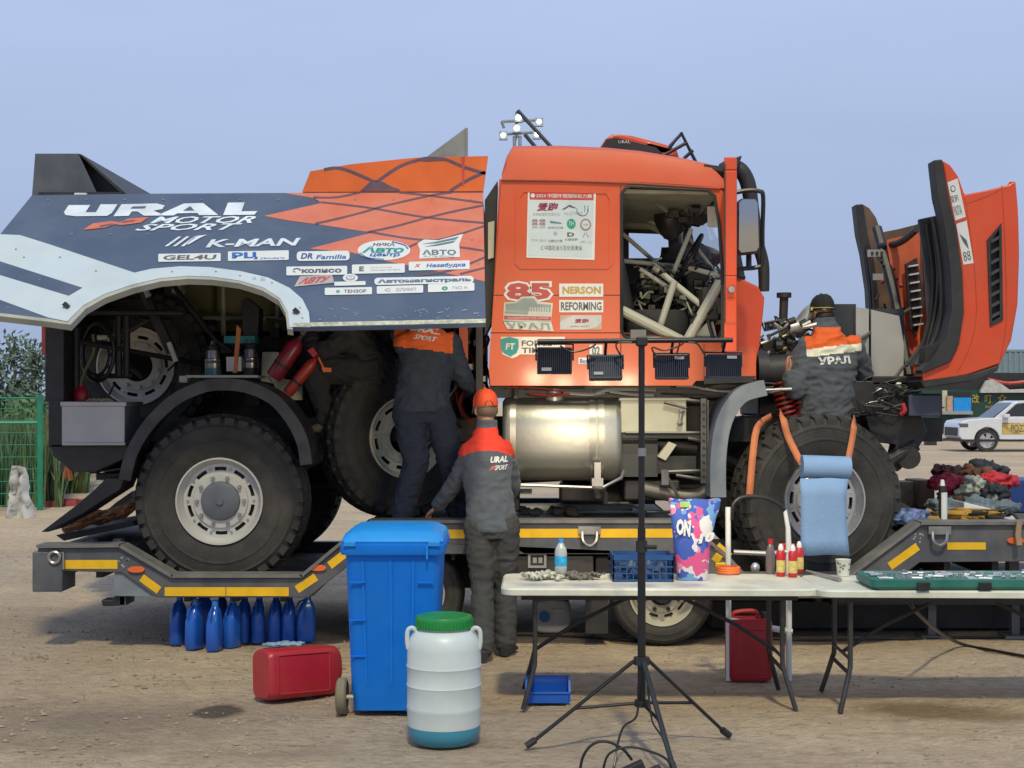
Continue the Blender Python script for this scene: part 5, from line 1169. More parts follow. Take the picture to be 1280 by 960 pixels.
def paint(mb, fn):
    for i, f in enumerate(mb.f):
        c = Vector((0, 0, 0))
        for k in f: c += mb.v[k]
        mb.m[i] = fn(c / len(f))
def hand(mb, wrist, aim, palmn, curl=.6, s=1.0, right=True):
    z = Vector(aim).normalized(); y = Vector(palmn); y = (y - z * y.dot(z)).normalized(); x = y.cross(z)
    if not right: x = -x
    w = Vector(wrist)
    mb.loft([ellring(w + z * (t * s), x, y, rx * s, ry * s, 12) for t, rx, ry in ((-.03, .027, .021), (.0, .029, .02), (.04, .04, .018), (.08, .042, .015), (.095, .038, .012))])
    for i, (off, L) in enumerate(((-.031, .066), (-.0105, .076), (.0105, .071), (.031, .055))):
        p = w + z * (.088 * s) + x * (off * s); d = z.copy(); pts = [p]; rr = [.0085 * s]
        for k in range(3):
            d = (Matrix.Rotation(curl * (.5 + .3 * k) * (1 if True else -1), 3, x) @ d).normalized()
            if (d - z).dot(y) > 0: pass
            p = p + d * (L * s * (.45, .32, .25)[k]); pts.append(p); rr.append((.0085, .0078, .0068)[k] * s)
        limb(mb, pts, rr, 3)
    p = w + z * (.02 * s) - x * (.03 * s); d = (z * .7 - x * .75 - y * .0).normalized()
    limb(mb, [p, p + d * (.035 * s), p + d * (.05 * s) + z * (.03 * s)], [.013 * s, .011 * s, .008 * s], 3)
def head(mb, c, face, up=Vector((0, 0, 1)), s=1.0):
    fwd = Vector(face).normalized(); lat = fwd.cross(up).normalized(); u = lat.cross(fwd)
    for t, rx, ry, fo in ((-.115, .03, .035, .05),): pass
    rings = []
    for t, rx, ry, fo in ((-.12, .032, .03, .055), (-.10, .05, .06, .035), (-.06, .062, .085, .012), (0, .074, .098, 0), (.04, .077, .1, -.003), (.08, .068, .088, -.008), (.105, .045, .06, -.012), (.118, .015, .02, -.012)):
        rings.append(ellring(c + u * (t * s) + fwd * (fo * s), lat, fwd, rx * s, ry * s, 18))
    mb.loft(rings)
    mb.loft([ellring(c + fwd * (.088 * s + d) + u * t * s, lat, fwd, r, r, 8) for t, r, d in ((.02, .008, 0), (-.01, .011, .008), (-.035, .016, .016), (-.043, .008, .008))])
    mb.ball(c + fwd * (.088 * s) - u * (.068 * s), .022 * s, 8, sc=(1, .6, .5))
    for sd_ in (-1, 1):
        mb.ball(c + lat * (sd_ * .078 * s) - u * (.012 * s) - fwd * (.01 * s), .03 * s, 10, sc=(.35, .7, 1.05))
    return fwd, lat, u
def eyes(name, c, face, par):
    fwd = Vector(face).normalized(); lat = fwd.cross(Vector((0, 0, 1))).normalized()
    for s in (-1, 1): MB().ball(c + fwd * .083 + lat * (.032 * s) + Vector((0, 0, .012)), .012, 8).build('eye', [WHITE], par)
    g = MB().ball(c + fwd * .088 - Vector((0, 0, .07)), .02, 8, sc=(1, .5, .25)); g.build('mouth', M('lips', (.35, .12, .1), .5), par)

def shoe(par, heel, toe, m=SHOE, w=.047, sole=True):
    heel = Vector(heel); toe = Vector(toe); d = (toe - heel); d.z = 0; L = d.length; d.normalize(); x = Vector((-d.y, d.x, 0))
    g = MB()
    secs = [(-.02, .032, .075), (.02, .04, .1), (.06, .042, .11), (.11, .044, .085), (.17, .048, .06), (.22, .044, .045), (.26, .028, .03), (.272, .012, .015)]
    rings = []
    for t, hw, hh in secs:
        p = heel + d * (t * L / .26); r = []
        for i in range(14):
            a = 2 * PI * i / 14; cx, cz = math.cos(a), math.sin(a)
            r.append(p + x * (hw * cx) + Vector((0, 0, max(0, .5 + .5 * cz * 1.0) * hh)))
        rings.append(r)
    g.loft(rings); g.build('shoe', m, par, smooth=60)
UP = Vector((0, 0, 1))

# ---- mechanic in the orange cap, on the ground beside the trailer
fl = G(604, 826); fr = G(632, 819)
DC = 10.25
pc = thing('person', (fl.x, fl.y, 0), 'person in orange cap and grey jacket with red shoulders standing behind the white table', 'person')
hip = P(614, 655, DC + .02); lat = Vector((1, .08, 0)).normalized(); fw_ = Vector((-.08, 1, 0)).normalized()
chest = P(607, 568, DC + .1); neck = P(609, 533, DC + .17); hc = P(607, 512, DC + .22)
shL = P(583, 566, DC + .08); shR = P(633, 563, DC + .16)
elL = P(569, 604, DC + .2); wrL = P(546, 634, DC + .38); hdL = P(538, 641, DC + .42)
elR = P(640, 606, DC + .35); wrR = P(630, 622, DC + .6)
kl = P(603, 735, DC - .02); kr = P(632, 733, DC + .08)
al = Vector((fl.x, fl.y + .02, .09)); ar = Vector((fr.x, fr.y + .02, .09))
hl = hip - lat * .09; hr = hip + lat * .1
b = MB()
torso(b, [(hip - UP * .08, .15, .1), (hip + UP * .05, .15, .1), ((hip + chest) / 2, .14, .095), (chest, .17, .11), (chest + UP * .1 + fw_ * .02, .12, .08)], lat, fw_)
limb(b, [chest + UP * .08 + fw_ * .03, neck, hc - UP * .06], [.07, .055, .052])
for h_, k_, a_ in ((hl, kl, al), (hr, kr, ar)): limb(b, [h_, k_, a_], [.085, .058, .042])
for s_, e_, w_ in ((shL, elL, wrL), (shR, elR, wrR)): limb(b, [s_, e_, w_], [.05, .04, .03])
head(b, hc, (-.25, 1, -.15))
hand(b, wrL, hdL - wrL, (.3, 0, -1), .7, 1.0, False); hand(b, wrR, Vector((-.3, 1, -.2)), (0, 0, -1), .7)
remesh(b, .007, 3).build('body', SKIN, pc, smooth=180)
j = MB()
torso(j, [(hip - UP * .055, .185, .135), (hip + UP * .02, .18, .135), ((hip * .55 + chest * .45), .172, .135), (chest - UP * .02, .19, .14), (chest + UP * .07 + fw_ * .01, .175, .12), (chest + UP * .13 + fw_ * .03, .1, .085), (neck + UP * .0, .075, .075), (neck + UP * .045, .072, .072)], lat, fw_)
limb(j, [shL + lat * .03, elL, wrL - (wrL - elL) * .05], [.082, .065, .05]); limb(j, [shR - lat * .03, elR, wrR - (wrR - elR) * .05], [.082, .065, .05])
j = remesh(j, .011, 4, .013, 7, (1, 1, 1.2), 4)
yz = P(0, 563, DC).z
paint(j, lambda c: 1 if (c.z > yz - .03 * abs((c.x - neck.x) / .15) ** 2 + .0 and c.z < neck.z - .01 and abs(c.x - neck.x) < .205) else 0)
jc = MB(); jc.v = [v.copy() for v in j.v]; jc.f = j.f; jk = j.build('jacket', [JACKET, JRED], pc, smooth=180)
t = MB()
torso(t, [(hip - UP * .1, .16, .125), (hip + UP * .03, .16, .12)], lat, fw_)
limb(t, [hl, hl * .5 + kl * .5, kl, kl * .5 + al * .5, al + UP * .0], [.115, .1, .085, .08, .08]); limb(t, [hr, hr * .5 + kr * .5, kr, kr * .5 + ar * .5, ar + UP * .0], [.115, .1, .085, .08, .08])
remesh(t, .011, 4, .011, 7, (1, 1, 1.3), 1).build('trousers', TROUSER, pc, smooth=180)
shoe(pc, (fl.x, fl.y - .03, 0), (fl.x - .05, fl.y + .23, 0)); shoe(pc, (fr.x, fr.y - .03, 0), (fr.x + .06, fr.y + .22, 0))
def cap(par, c, face, m, brim=True, s=1.0):
    fwd = Vector(face).normalized(); lt = fwd.cross(UP).normalized(); u = lt.cross(fwd); g = MB()
    rings = [ellring(c + u * (z * s) - fwd * .004, lt, fwd, rx * s, ry * s, 24) for z, rx, ry in ((-.0, .088, .11), (.03, .09, .112), (.065, .086, .107), (.1, .07, .087), (.125, .04, .05), (.134, .006, .008))]
    g.loft(rings)
    g.ball(c + u * (.135 * s), .009, 8)
    for k in range(6):
        a = k * PI / 3; g.tube([c + u * (z * s) - fwd * .004 + lt * (rx * s * math.cos(a)) + fwd * (ry * s * math.sin(a)) for z, rx, ry in ((0, .089, .111), (.03, .091, .113), (.065, .087, .108), (.1, .071, .088), (.126, .04, .05))], .0025, 5)
    o = g.build('cap', m, par, smooth=60)
    if brim:
        g = MB(); r0 = []; r1 = []
        for k in range(13):
            a = R(20 + 140 * k / 12); p = c + u * .005 + lt * (.088 * math.cos(a)) + fwd * (.108 * math.sin(a)); r0.append(p); q = math.sin((a - R(20)) / R(140) * PI); r1.append(p + fwd * (.075 * q) - u * (.012 * q))
        n = 13; g.add(r0 + r1, [(i, i + 1, n + i + 1, n + i) for i in range(n - 1)]); b_ = g.build('cap_brim', m, par); sm = b_.modifiers.new('s', 'SOLIDIFY'); sm.thickness = .005
        g = MB().tube([c - u * .0 + lt * (.03 * math.cos(a)) - fwd * .112 + u * (.032 * math.sin(a)) for a in [i * PI / 8 for i in range(9)]], .004, 5); g.build('cap_strap', BLACK, par)
cap(pc, hc + UP * .02, (-.25, 1, -.12), CAPO)
g = MB().ball(hc + Vector((.01, -.012, -.005)), .088, 14, sc=(.95, 1.1, .75)); g.build('hair', M('grey_hair', (.16, .11, .08), .7), pc)
eyes('eyes', hc, (-.25, 1, -.15), pc)
CP = sideplane(DC - .045)
g = MB().text('URAL', ((613, 571), (635, 570), (635, 578), (613, 579)), CP, 2, 0, .2, .05); g.text('SPORT', ((619, 582), (635, 581), (634, 587), (618, 588)), CP, 2, 0, .3, .03); g.poly([(611, 589), (615, 583), (621, 581), (617, 586)], CP, 2, 1); wrapped(g, jc).build('back_print', [WHITEV, REDT], pc)

# ---- mechanic standing on the trailer deck, head hidden by the raised panel
DA = 10.68; dz = P(0, 660, TD + .1).z + .012
pa = thing('person', (P(520, 0, DA).x, DA, dz), 'person in dark jacket with orange shoulders standing on the trailer under the raised panel', 'person')
hip = P(527, 512, DA + .03); chest = P(533, 440, DA + .02); neck = P(540, 402, DA + .02); hc = P(545, 380, DA + .05)
lat = Vector((1, .25, 0)).normalized(); fw_ = Vector((-.25, 1, 0)).normalized()
hl = hip - lat * .1; hr = hip + lat * .11
al = Vector((P(503, 0, DA).x, DA, dz + .09)); ar = Vector((P(572, 0, DA + .1).x, DA + .12, dz + .09))
kl = P(519, 580, DA - .03); kr = P(563, 575, DA + .03)
shL = P(502, 432, DA - .02); shR = P(568, 430, DA + .08); elR = P(577, 470, DA + .1); wrR = P(592, 490, DA + .3); elL = P(498, 405, DA + .25); wrL = P(510, 385, DA + .45)
b = MB()
torso(b, [(hip - UP * .08, .15, .1), (hip + UP * .05, .15, .1), ((hip + chest) / 2, .14, .1), (chest, .17, .11), (chest + UP * .12, .12, .08)], lat, fw_)
limb(b, [chest + UP * .1, neck, hc - UP * .06], [.07, .055, .052])
for h_, k_, a_ in ((hl, kl, al), (hr, kr, ar)): limb(b, [h_, k_, a_], [.085, .058, .042])
for s_, e_, w_ in ((shL, elL, wrL), (shR, elR, wrR)): limb(b, [s_, e_, w_], [.05, .04, .03])
head(b, hc, (-.2, 1, 0)); hand(b, wrR, Vector((.35, 1, .3)), (-1, 0, -.3), .9); hand(b, wrL, Vector((.2, 1, .3)), (1, 0, 0), .8, 1, False)
remesh(b, .008, 3).build('body', SKIN, pa, smooth=180)
j = MB()
torso(j, [(hip - UP * .02, .215, .15), (hip + UP * .08, .21, .15), (hip * .5 + chest * .5, .2, .145), (chest, .205, .145), (chest + UP * .12, .17, .12), (chest + UP * .19, .09, .08), (neck + UP * .02, .075, .075)], lat, fw_)
limb(j, [shL + lat * .03, elL, wrL], [.085, .07, .052]); limb(j, [shR - lat * .03, elR, wrR - (wrR - elR) * .08], [.088, .075, .055])
j = remesh(j, .012, 4, .016, 7, (1, 1, 1.2), 9)
yz = P(0, 434, DA).z
paint(j, lambda c: 1 if c.z > yz - .12 * (c.x - P(500, 0, DA).x) and c.x < P(566, 0, DA).x and c.x > P(492, 0, DA).x else 0)
jc = MB(); jc.v = [v.copy() for v in j.v]; jc.f = j.f; j.build('jacket', [JACKB, JORANGE], pa, smooth=180)
t = MB(); torso(t, [(hip - UP * .1, .17, .125), (hip + UP * .03, .17, .12)], lat, fw_)
limb(t, [hl, (hl + kl) / 2, kl, (kl + al) / 2, al], [.125, .115, .1, .092, .085]); limb(t, [hr, (hr + kr) / 2, kr, (kr + ar) / 2, ar], [.125, .115, .1, .092, .085])
remesh(t, .011, 4, .014, 7, (1, 1, 1.4), 2).build('trousers', TROUSN, pa, smooth=180)
shoe(pa, (al.x, al.y - .04, dz - .002), (al.x + .02, al.y + .2, dz - .002), M('blue_grey_shoe', (.16, .18, .22), .6)); shoe(pa, (ar.x, ar.y - .04, dz - .002), (ar.x + .06, ar.y + .2, dz - .002), MATS['blue_grey_shoe'])
cap(pa, hc + UP * .02, (-.2, 1, 0), CAPB); eyes('eyes', hc, (-.2, 1, 0), pa)
CP = sideplane(DA - .165)
g = MB().text('URAL', ((512, 405), (550, 411), (549, 418), (510, 412)), CP, 2, 0, .2, .05); g.text('SPORT', ((518, 417), (546, 421), (545, 427), (516, 423)), CP, 2, 0, .3, .03); wrapped(g, jc).build('back_print', [WHITEV], pa)

# ---- mechanic crouching in the body above the loose wheel
DB = 11.2
pbn = thing('person', P(440, 560, DB), 'person in charcoal overalls crouching above the loose wheel under the raised panel', 'person')
hip = P(470, 462, DB + .1); chest = P(440, 412, DB + .1); neck = P(428, 380, DB + .12); hc = P(420, 362, DB + .15); lat = Vector((0.3, 1, 0)).normalized(); fw_ = Vector((-1, .3, 0)).normalized()
k1 = P(393, 462, DB - .05); a1 = P(408, 525, DB - .02); k2 = P(400, 488, DB + .25); a2 = P(480, 500, DB + .25); h1 = hip - lat * .1; h2 = hip + lat * .1
s1 = P(428, 428, DB - .06); e1 = P(396, 440, DB - .05); w1 = P(388, 420, DB + .1); s2 = P(450, 420, DB + .28); e2 = P(420, 440, DB + .35); w2 = P(400, 425, DB + .4)
b = MB(); torso(b, [(hip - UP * .08, .15, .1), (hip + UP * .05, .15, .1), (chest, .17, .11), (chest + UP * .12, .12, .08)], lat, fw_); limb(b, [chest + UP * .08, neck, hc - UP * .05], [.07, .055, .052])
limb(b, [h1, k1, a1], [.08, .055, .04]); limb(b, [h2, k2, a2], [.08, .055, .04]); limb(b, [s1, e1, w1], [.05, .04, .03]); limb(b, [s2, e2, w2], [.05, .04, .03]); head(b, hc, (-1, .4, -.2)); hand(b, w1, Vector((-.3, .4, .8)), (0, 1, 0), .7); hand(b, w2, Vector((-.3, .4, .8)), (0, 1, 0), .7, 1, False)
remesh(b, .009, 3).build('body', SKIN, pbn, smooth=180)
j = MB(); torso(j, [(hip - UP * .08, .2, .16), (hip + UP * .04, .2, .16), (chest, .21, .16), (chest + UP * .1, .18, .12), (chest + UP * .18, .09, .08)], lat, fw_); limb(j, [s1, e1, w1], [.09, .075, .055]); limb(j, [s2, e2, w2], [.09, .075, .055])
remesh(j, .012, 4, .02, 8, seed=3).build('jacket', CLOTHD, pbn, smooth=180)
t = MB(); torso(t, [(hip - UP * .12, .17, .15), (hip + UP * .02, .18, .15)], lat, fw_); limb(t, [h1, (h1 + k1) / 2, k1, (k1 + a1) / 2, a1], [.13, .12, .1, .085, .075]); limb(t, [h2, (h2 + k2) / 2, k2, (k2 + a2) / 2, a2], [.13, .12, .1, .09, .08])
remesh(t, .012, 4, .02, 8, seed=8).build('trousers', M('charcoal_trousers', (0.028, .028, .027), .9, var=.2, bump=.25, bscale=80), pbn, smooth=180)
shoe(pbn, a1 - UP * .1 + Vector((.05, 0, 0)), a1 - UP * .1 + Vector((-.2, 0, 0)), M('khaki_shoe', (.12, .11, .07), .7)); shoe(pbn, a2 - UP * .06, a2 - UP * .06 + Vector((.24, 0, 0)), MATS['khaki_shoe']); eyes('eyes', hc, (-1, .4, -.2), pbn); cap(pbn, hc + UP * .02, (-1, .4, -.2), CAPB)
g = MB().plate([(402, 459), (414, 460), (414, 465), (404, 465)], [], DB - .2, DB - .17); g.pt([(405, 461, DB - .19), (398, 447, DB - .19)], .008, 6); g.build('glove_cuff', ORHOSE, pbn)

# ---- mechanic at the engine, behind the front wheel
DD = 11.28
pd_ = thing('person', P(1035, 560, DD), 'person in black cap and grey jacket leaning over the engine behind the front wheel', 'person')
hip = P(1032, 536, DD); chest = P(1036, 456, DD - .02); neck = P(1030, 405, DD + .04); hc = P(1028, 392, DD + .1); lat = Vector((1, .12, 0)).normalized(); fw_ = Vector((-.12, 1, 0)).normalized()
shL = P(1003, 436, DD - .02); shR = P(1069, 434, DD + .05); elL = P(995, 486, DD - .1); wrL = P(986, 466, DD - .12); elR = P(1078, 470, DD + .2); wrR = P(1060, 455, DD + .38)
hl = hip - lat * .1; hr = hip + lat * .1; kl = P(1015, 590, DD + .02); kr = P(1050, 590, DD + .04); al = P(1012, 640, DD + .02); ar = P(1052, 640, DD + .05)
b = MB(); torso(b, [(hip - UP * .08, .15, .1), (hip + UP * .05, .15, .1), ((hip + chest) / 2, .15, .1), (chest, .18, .11), (chest + UP * .16, .12, .08)], lat, fw_); limb(b, [chest + UP * .14, neck, hc - UP * .05], [.07, .058, .055])
limb(b, [hl, kl, al], [.085, .058, .042]); limb(b, [hr, kr, ar], [.085, .058, .042]); limb(b, [shL, elL, wrL], [.05, .04, .03]); limb(b, [shR, elR, wrR], [.05, .04, .03]); head(b, hc, (-.35, 1, -.3)); hand(b, wrL, Vector((-.15, .45, .8)), (1, .2, -.2), .9, 1.05, False); hand(b, wrR, Vector((-.2, 1, 0)), (0, 0, -1), .8)
remesh(b, .007, 3).build('body', SKIN, pd_, smooth=180)
j = MB(); torso(j, [(hip - UP * .06, .22, .16), (hip + UP * .06, .22, .16), (hip * .5 + chest * .5, .222, .155), (chest, .23, .15), (chest + UP * .14, .21, .12), (chest + UP * .22, .13, .1), (neck + UP * .02, .085, .085), (neck + UP * .045, .08, .08)], lat, fw_)
limb(j, [shL + lat * .03, elL, wrL - (wrL - elL) * .1], [.1, .085, .055]); limb(j, [shR - lat * .03, elR, wrR - (wrR - elR) * .1], [.1, .085, .055])
j = remesh(j, .0115, 4, .02, 6.5, (1, 1, 1.3), 12)
def pz(py): return P(0, py, DD - .1).z
def fn(c):
    if c.x < P(1004, 0, DD).x or c.x > P(1076, 0, DD).x or c.z > neck.z - .03: return 0
    h_ = c.z - .12 * (c.x - chest.x)
    return 1 if h_ > pz(433) else 2 if h_ > pz(443) else 0
paint(j, fn)
jc = MB(); jc.v = [v.copy() for v in j.v]; jc.f = j.f; j.build('jacket', [JACKET, JORANGE, REFL], pd_, smooth=180)
t = MB(); torso(t, [(hip - UP * .12, .17, .13), (hip + UP * .02, .17, .13)], lat, fw_); limb(t, [hl, (hl + kl) / 2, kl, al], [.12, .11, .09, .08]); limb(t, [hr, (hr + kr) / 2, kr, ar], [.12, .11, .09, .08]); remesh(t, .013, 4, .02, 8).build('trousers', TROUSER, pd_, smooth=180)
shoe(pd_, al - UP * .09, al - UP * .09 + Vector((-.03, .24, 0))); shoe(pd_, ar - UP * .09, ar - UP * .09 + Vector((.03, .24, 0)))
cap(pd_, hc + UP * .022, (-.35, 1, -.2), CAPB, brim=False); eyes('eyes', hc, (-.35, 1, -.3), pd_)
g = MB().ball(hc + Vector((.01, -.01, -.02)), .088, 14, sc=(.95, 1.1, .75)); g.build('hair', HAIR, pd_)
c = hc + UP * .035; g = MB().tube([c + Vector((.094 * math.cos(a), .114 * math.sin(a), .012 * math.sin(a))) for a in [2 * PI * i / 26 for i in range(27)]], .007, 6); g.build('headlamp_band', BLACKPIPE, pd_)
g = MB().b2(c + Vector((-.1, -.05, -.012)), c + Vector((-.08, -.02, .012))); g.tube([c + Vector((.096 * math.cos(a), .116 * math.sin(a), .006)) for a in [R(200 + 10 * i) for i in range(13)]], .003, 5); g.build('reflective_tab', M('lime', (.6, .62, .06), .4), pd_)
CP = sideplane(DD - .2)
g = MB().text('УРАЛ', ((1024, 446.5), (1065, 444), (1066, 454), (1025, 456)), CP, 2, 0, .0, .05); wrapped(g, jc).build('back_print', [WHITEV], pd_)
g = MB().pb(990, 655, 1075, 662, DD - .05, DD + .5); g.build('foot_plate', DARK, tk)
# ------------------------------------------------------------------ loose wheel on the deck
LW = P(497, 549, 11.4)
lw = wheel((LW.x, 11.45, dz + TR_ - .015), R(30), None, name='loose_wheel', rim=RIMB, cap=False, spin=.4)
tag(lw, 'loose off-road wheel with a beige rim standing on the trailer deck', 'wheel')
# ------------------------------------------------------------------ wheelie bin
bp = G(497, 899); bx0 = bp.x; D0 = bp.y
bn_ = thing('wheelie_bin', (bx0, D0 + .3, 0), 'tall blue plastic wheelie bin with a closed lid standing on the dirt', 'bin')
def rr(w, d, z, r=.05, cx=0, cy=0, n=5):
    o = []
    for sx, sy, a0 in ((1, -1, -90), (1, 1, 0), (-1, 1, 90), (-1, -1, 180)):
        for k in range(n):
            a = R(a0 + 90 * k / (n - 1)); o.append(Vector((cx + sx * (w / 2 - r) + r * math.cos(a), cy + sy * (d / 2 - r) + r * math.sin(a), z)))
    return o
bc = Vector((bx0 + (490 - 497) / F * D0, D0 + .33, 0))
def at(l): return [v + bc for v in l]
MB().loft([at(rr(.46, .48, .03)), at(rr(.475, .5, .12)), at(rr(.485, .51, .14)), at(rr(.545, .66, .93, cy=.03)), at(rr(.55, .67, .95, cy=.03))]).build('bin_body', BLUEBIN, bn_, smooth=40)
MB().loft([at(rr(.59, .72, .935, cy=.03)), at(rr(.6, .73, .95, cy=.03)), at(rr(.6, .73, .995, cy=.03)), at(rr(.57, .7, 1.0, cy=.03))]).build('rim', BLUEBIN, bn_, smooth=30)
MB().loft([at(rr(.585, .7, 1.0, cy=.03)), at(rr(.59, .71, 1.012, cy=.03)), at(rr(.555, .66, 1.05, .08, cy=.03)), at(rr(.47, .54, 1.075, .1, cy=.05)), at(rr(.3, .3, 1.085, .1, cy=.06))]).build('lid', BLUELID, bn_, smooth=40)
g = MB()
for x in (-.17, -.01, .12):
    g.add([bc + Vector((x * .9 - .006, -.262, .18)), bc + Vector((x * .9 + .006, -.262, .18)), bc + Vector((x + .006, -.312, .9)), bc + Vector((x - .006, -.312, .9)), bc + Vector((x * .9 - .006, -.25, .18)), bc + Vector((x * .9 + .006, -.25, .18)), bc + Vector((x + .006, -.30, .9)), bc + Vector((x - .006, -.30, .9))], [(0, 1, 2, 3), (0, 4, 5, 1), (1, 5, 6, 2), (2, 6, 7, 3), (3, 7, 4, 0)])
for z in (.35, .36 + .2, .78):
    for x in (-.2, .19):
        yy = -.25 - (z - .14) * .085; g.box(bc + Vector((x, yy - .006, z)), (.09, .012, .008))
g.build('rib', BLUEBIN, bn_)
g = MB().box(bc + Vector((.2, -.335, .95)), (.012, .03, .08)); g.box(bc + Vector((-.24, -.33, 1.0)), (.07, .04, .03)); g.box(bc + Vector((.24, -.33, 1.0)), (.07, .04, .03)); g.build('lid_grip', BLUELID, bn_, bevel=.005)
g = MB().cyl(bc + Vector((-.31, -.2, .1)), bc + Vector((.31, -.2, .1)), .012); g.build('axle', CREAM, bn_)
for s in (-1, 1):
    g = MB(); Mx = Matrix.Translation(bc + Vector((s * .3, -.2, .105))) @ Matrix.Rotation(PI / 2, 4, 'Y')
    g.lathe([(.03, -.025), (.09, -.03), (.105, -.02), (.105, .02), (.09, .03), (.03, .025)], Mx, 28, closed=True); g.build('bin_wheel', M('dusty_wheel', (.2, .17, .11), .8), bn_)
# ------------------------------------------------------------------ white barrel with green cap
q = G(553, 938); br = .193; bcx = Vector((q.x, q.y + br, 0))
ba = thing('plastic_barrel', bcx, 'white translucent plastic barrel with a green screw lid and blue liquid in the bottom', 'barrel')
pr = [(.002, 0), (.15, 0), (.165, .008), (.186, .04), (.192, .065)]
MB().lathe([(.002, .004), (.148, .004), (.163, .012), (.184, .042), (.190, .072), (.002, .072)], Matrix.Translation(bcx), 40).build('blue_liquid', M('blue_fluid', (.02, .16, .26), .25), ba)
MB().lathe(pr + [(.193, .10)], Matrix.Translation(bcx), 44).build('barrel_base', M('blue_base', (.05, .26, .38), .35, var=.08), ba)
pr2 = [(.1935, .095), (.195, .12), (.197, .18), (.2, .19), (.197, .2), (.197, .30), (.201, .31), (.197, .32), (.197, .40), (.201, .41), (.197, .42), (.196, .50), (.185, .555), (.16, .59), (.14, .6), (.135, .605), (.135, .63), (.002, .63)]
MB().lathe([(.18, .095)] + pr2, Matrix.Translation(bcx), 48).build('barrel_body', M('barrel_white', (.56, .63, .64), .38, var=.05, dirt=(.55, .55, .5), damt=.4, dscale=4, spec=.6), ba)
MB().lathe([(.145, .61), (.15, .612), (.152, .66), (.146, .672), (.13, .676), (.11, .672), (.002, .672)], Matrix.Translation(bcx), 48).build('lid', GREEN, ba)
g = MB()
for k in range(48):
    a = 2 * PI * k / 48; g.box(bcx + Vector((.152 * math.cos(a), .152 * math.sin(a), .637)), (.006, .006, .04), Matrix.Rotation(a, 3, 'Z'))
g.build('lid_knurl', GREEN, ba); bpy.data.objects['lid_knurl']['kind'] = 'stuff'
for s in (-1, 1):
    g = MB().tube([bcx + Vector((s * .14, -.04, .59)), bcx + Vector((s * .165, -.04, .612)), bcx + Vector((s * .19, -.04, .598)), bcx + Vector((s * .194, -.04, .54)), bcx + Vector((s * .187, -.04, .5))], .012, 8, smooth=5); g.build('handle', MATS['barrel_white'], ba)
# ------------------------------------------------------------------ red jerry cans
def jerry(label, lying):
    e = thing('jerry_can', (0, 0, 0), label, 'fuel can')
    w, d, h = .33, .20, .44
    def rg(z, k, r=.05): return rr(w * k, d * k, z, r)
    MB().loft([rg(0, .9), rg(.012, .97), rg(.03, 1), rg(.36, 1), rg(.39, .97), rg(.405, .9)]).build('can_body', REDP, e, smooth=40)
    g = MB()
    for y in (-.101, .101):
        g.tube([(-.12, y * .99, .05), (.12, y * .99, .05), (.125, y * .99, .06), (.125, y * .99, .33), (.12, y * .99, .34), (-.12, y * .99, .34), (-.125, y * .99, .33), (-.125, y * .99, .06), (-.12, y * .99, .05)], .006, 6)
    o = g.build('pressed_rim', REDP, e); o['kind'] = 'stuff'
    g = MB().tube([(-.12, 0, .395), (-.11, 0, .44), (0, 0, .452), (.06, 0, .44), (.065, 0, .395)], .015, 8, smooth=5); g.build('handle', REDP, e)
    MB().cyl((.12, 0, .395), (.125, 0, .44), .032, n=16).build('cap', BLACK, e)
    return e
c1 = jerry('red plastic jerry can lying on its side on the open dirt', 1)
q = G(364, 880); c1.location = (q.x - .2, q.y + .1, .155); c1.rotation_euler = (Matrix.Rotation(R(36), 3, 'Z') @ Matrix.Rotation(R(92), 3, 'Y') @ Matrix.Rotation(R(-6), 3, 'Z')).to_euler(); c1.scale = (.92, 1.2, 1.2)
c2 = jerry('red plastic jerry can standing upright under the white table', 0)
q = G(939, 852); c2.location = (q.x, q.y + .1, 0); c2.rotation_euler = (0, 0, R(4)); c2.scale = (.88, 1, .98)
# ------------------------------------------------------------------ blue oil bottles in rows
def oil():
    e = empty('oil_bottle', (0, 0, 0))
    secs = [(0, .13, .085), (.01, .145, .098), (.14, .145, .098), (.2, .14, .095), (.26, .115, .08), (.295, .075, .06), (.31, .05, .048), (.325, .046, .046)]
    MB().loft([rr(w, d, z, min(w, d) * .4, cx=.12 * max(0, z - .18)) for z, w, d in secs]).build('bottle_body', BLUEOIL, e, smooth=50)
    MB().cyl((.017, 0, .325), (.017, 0, .36), .024, n=14).build('cap', M('pale_cap', (.03, .16, .55), .35), e)
    g = MB().tube([(-.06, 0, .2), (-.078, 0, .25), (-.05, 0, .3), (-.005, 0, .315)], .008, 6); g.build('grip', BLUEOIL, e)
    g = MB().b2((-.05, -.0445, .04), (.05, -.043, .12)); g.build('bottle_label', M('oil_label', (.03, .13, .5), .3, var=.3, scale=20), e)
    return e
proto = oil()
spots = [(221, 806, 70, 0), (241, 812, 62, 0), (266, 814, 80, 0), (288, 810, 66, 0), (303, 804, 75, 0), (322, 804, 85, 0), (343, 803, 80, 0), (360, 803, 85, 0), (381, 803, 20, 0), (254, 801, 40, 0), (275, 800, 80, 0), (250, 797, 10, 0)]
for i, (x, y, a, s) in enumerate(spots):
    o = proto if i == 0 else copy_tree(proto)
    q = G(x, y); o.location = (q.x, q.y + .05, 0); o.rotation_euler = (0, 0, R(a))
    tag(o, 'blue plastic oil bottle standing on the dirt in a cluster below the trailer', 'bottle', 'blue oil bottles below the trailer')
g = MB()
q = G(357, 808)
for i in range(16): g.ball(q + Vector((random.uniform(-.12, .12), random.uniform(-.05, .05), .02)), random.uniform(.02, .04), 8, sc=(1.4, 1, .5), rough=.6)
rg_ = remesh(g, .007, 2, .008, 25); tag(rg_.build('rag', M('blue_rag', (.22, .33, .52), .9, var=.3, scale=25), None, smooth=180), 'crumpled pale blue rag on the dirt in front of the blue bottles', 'rag')
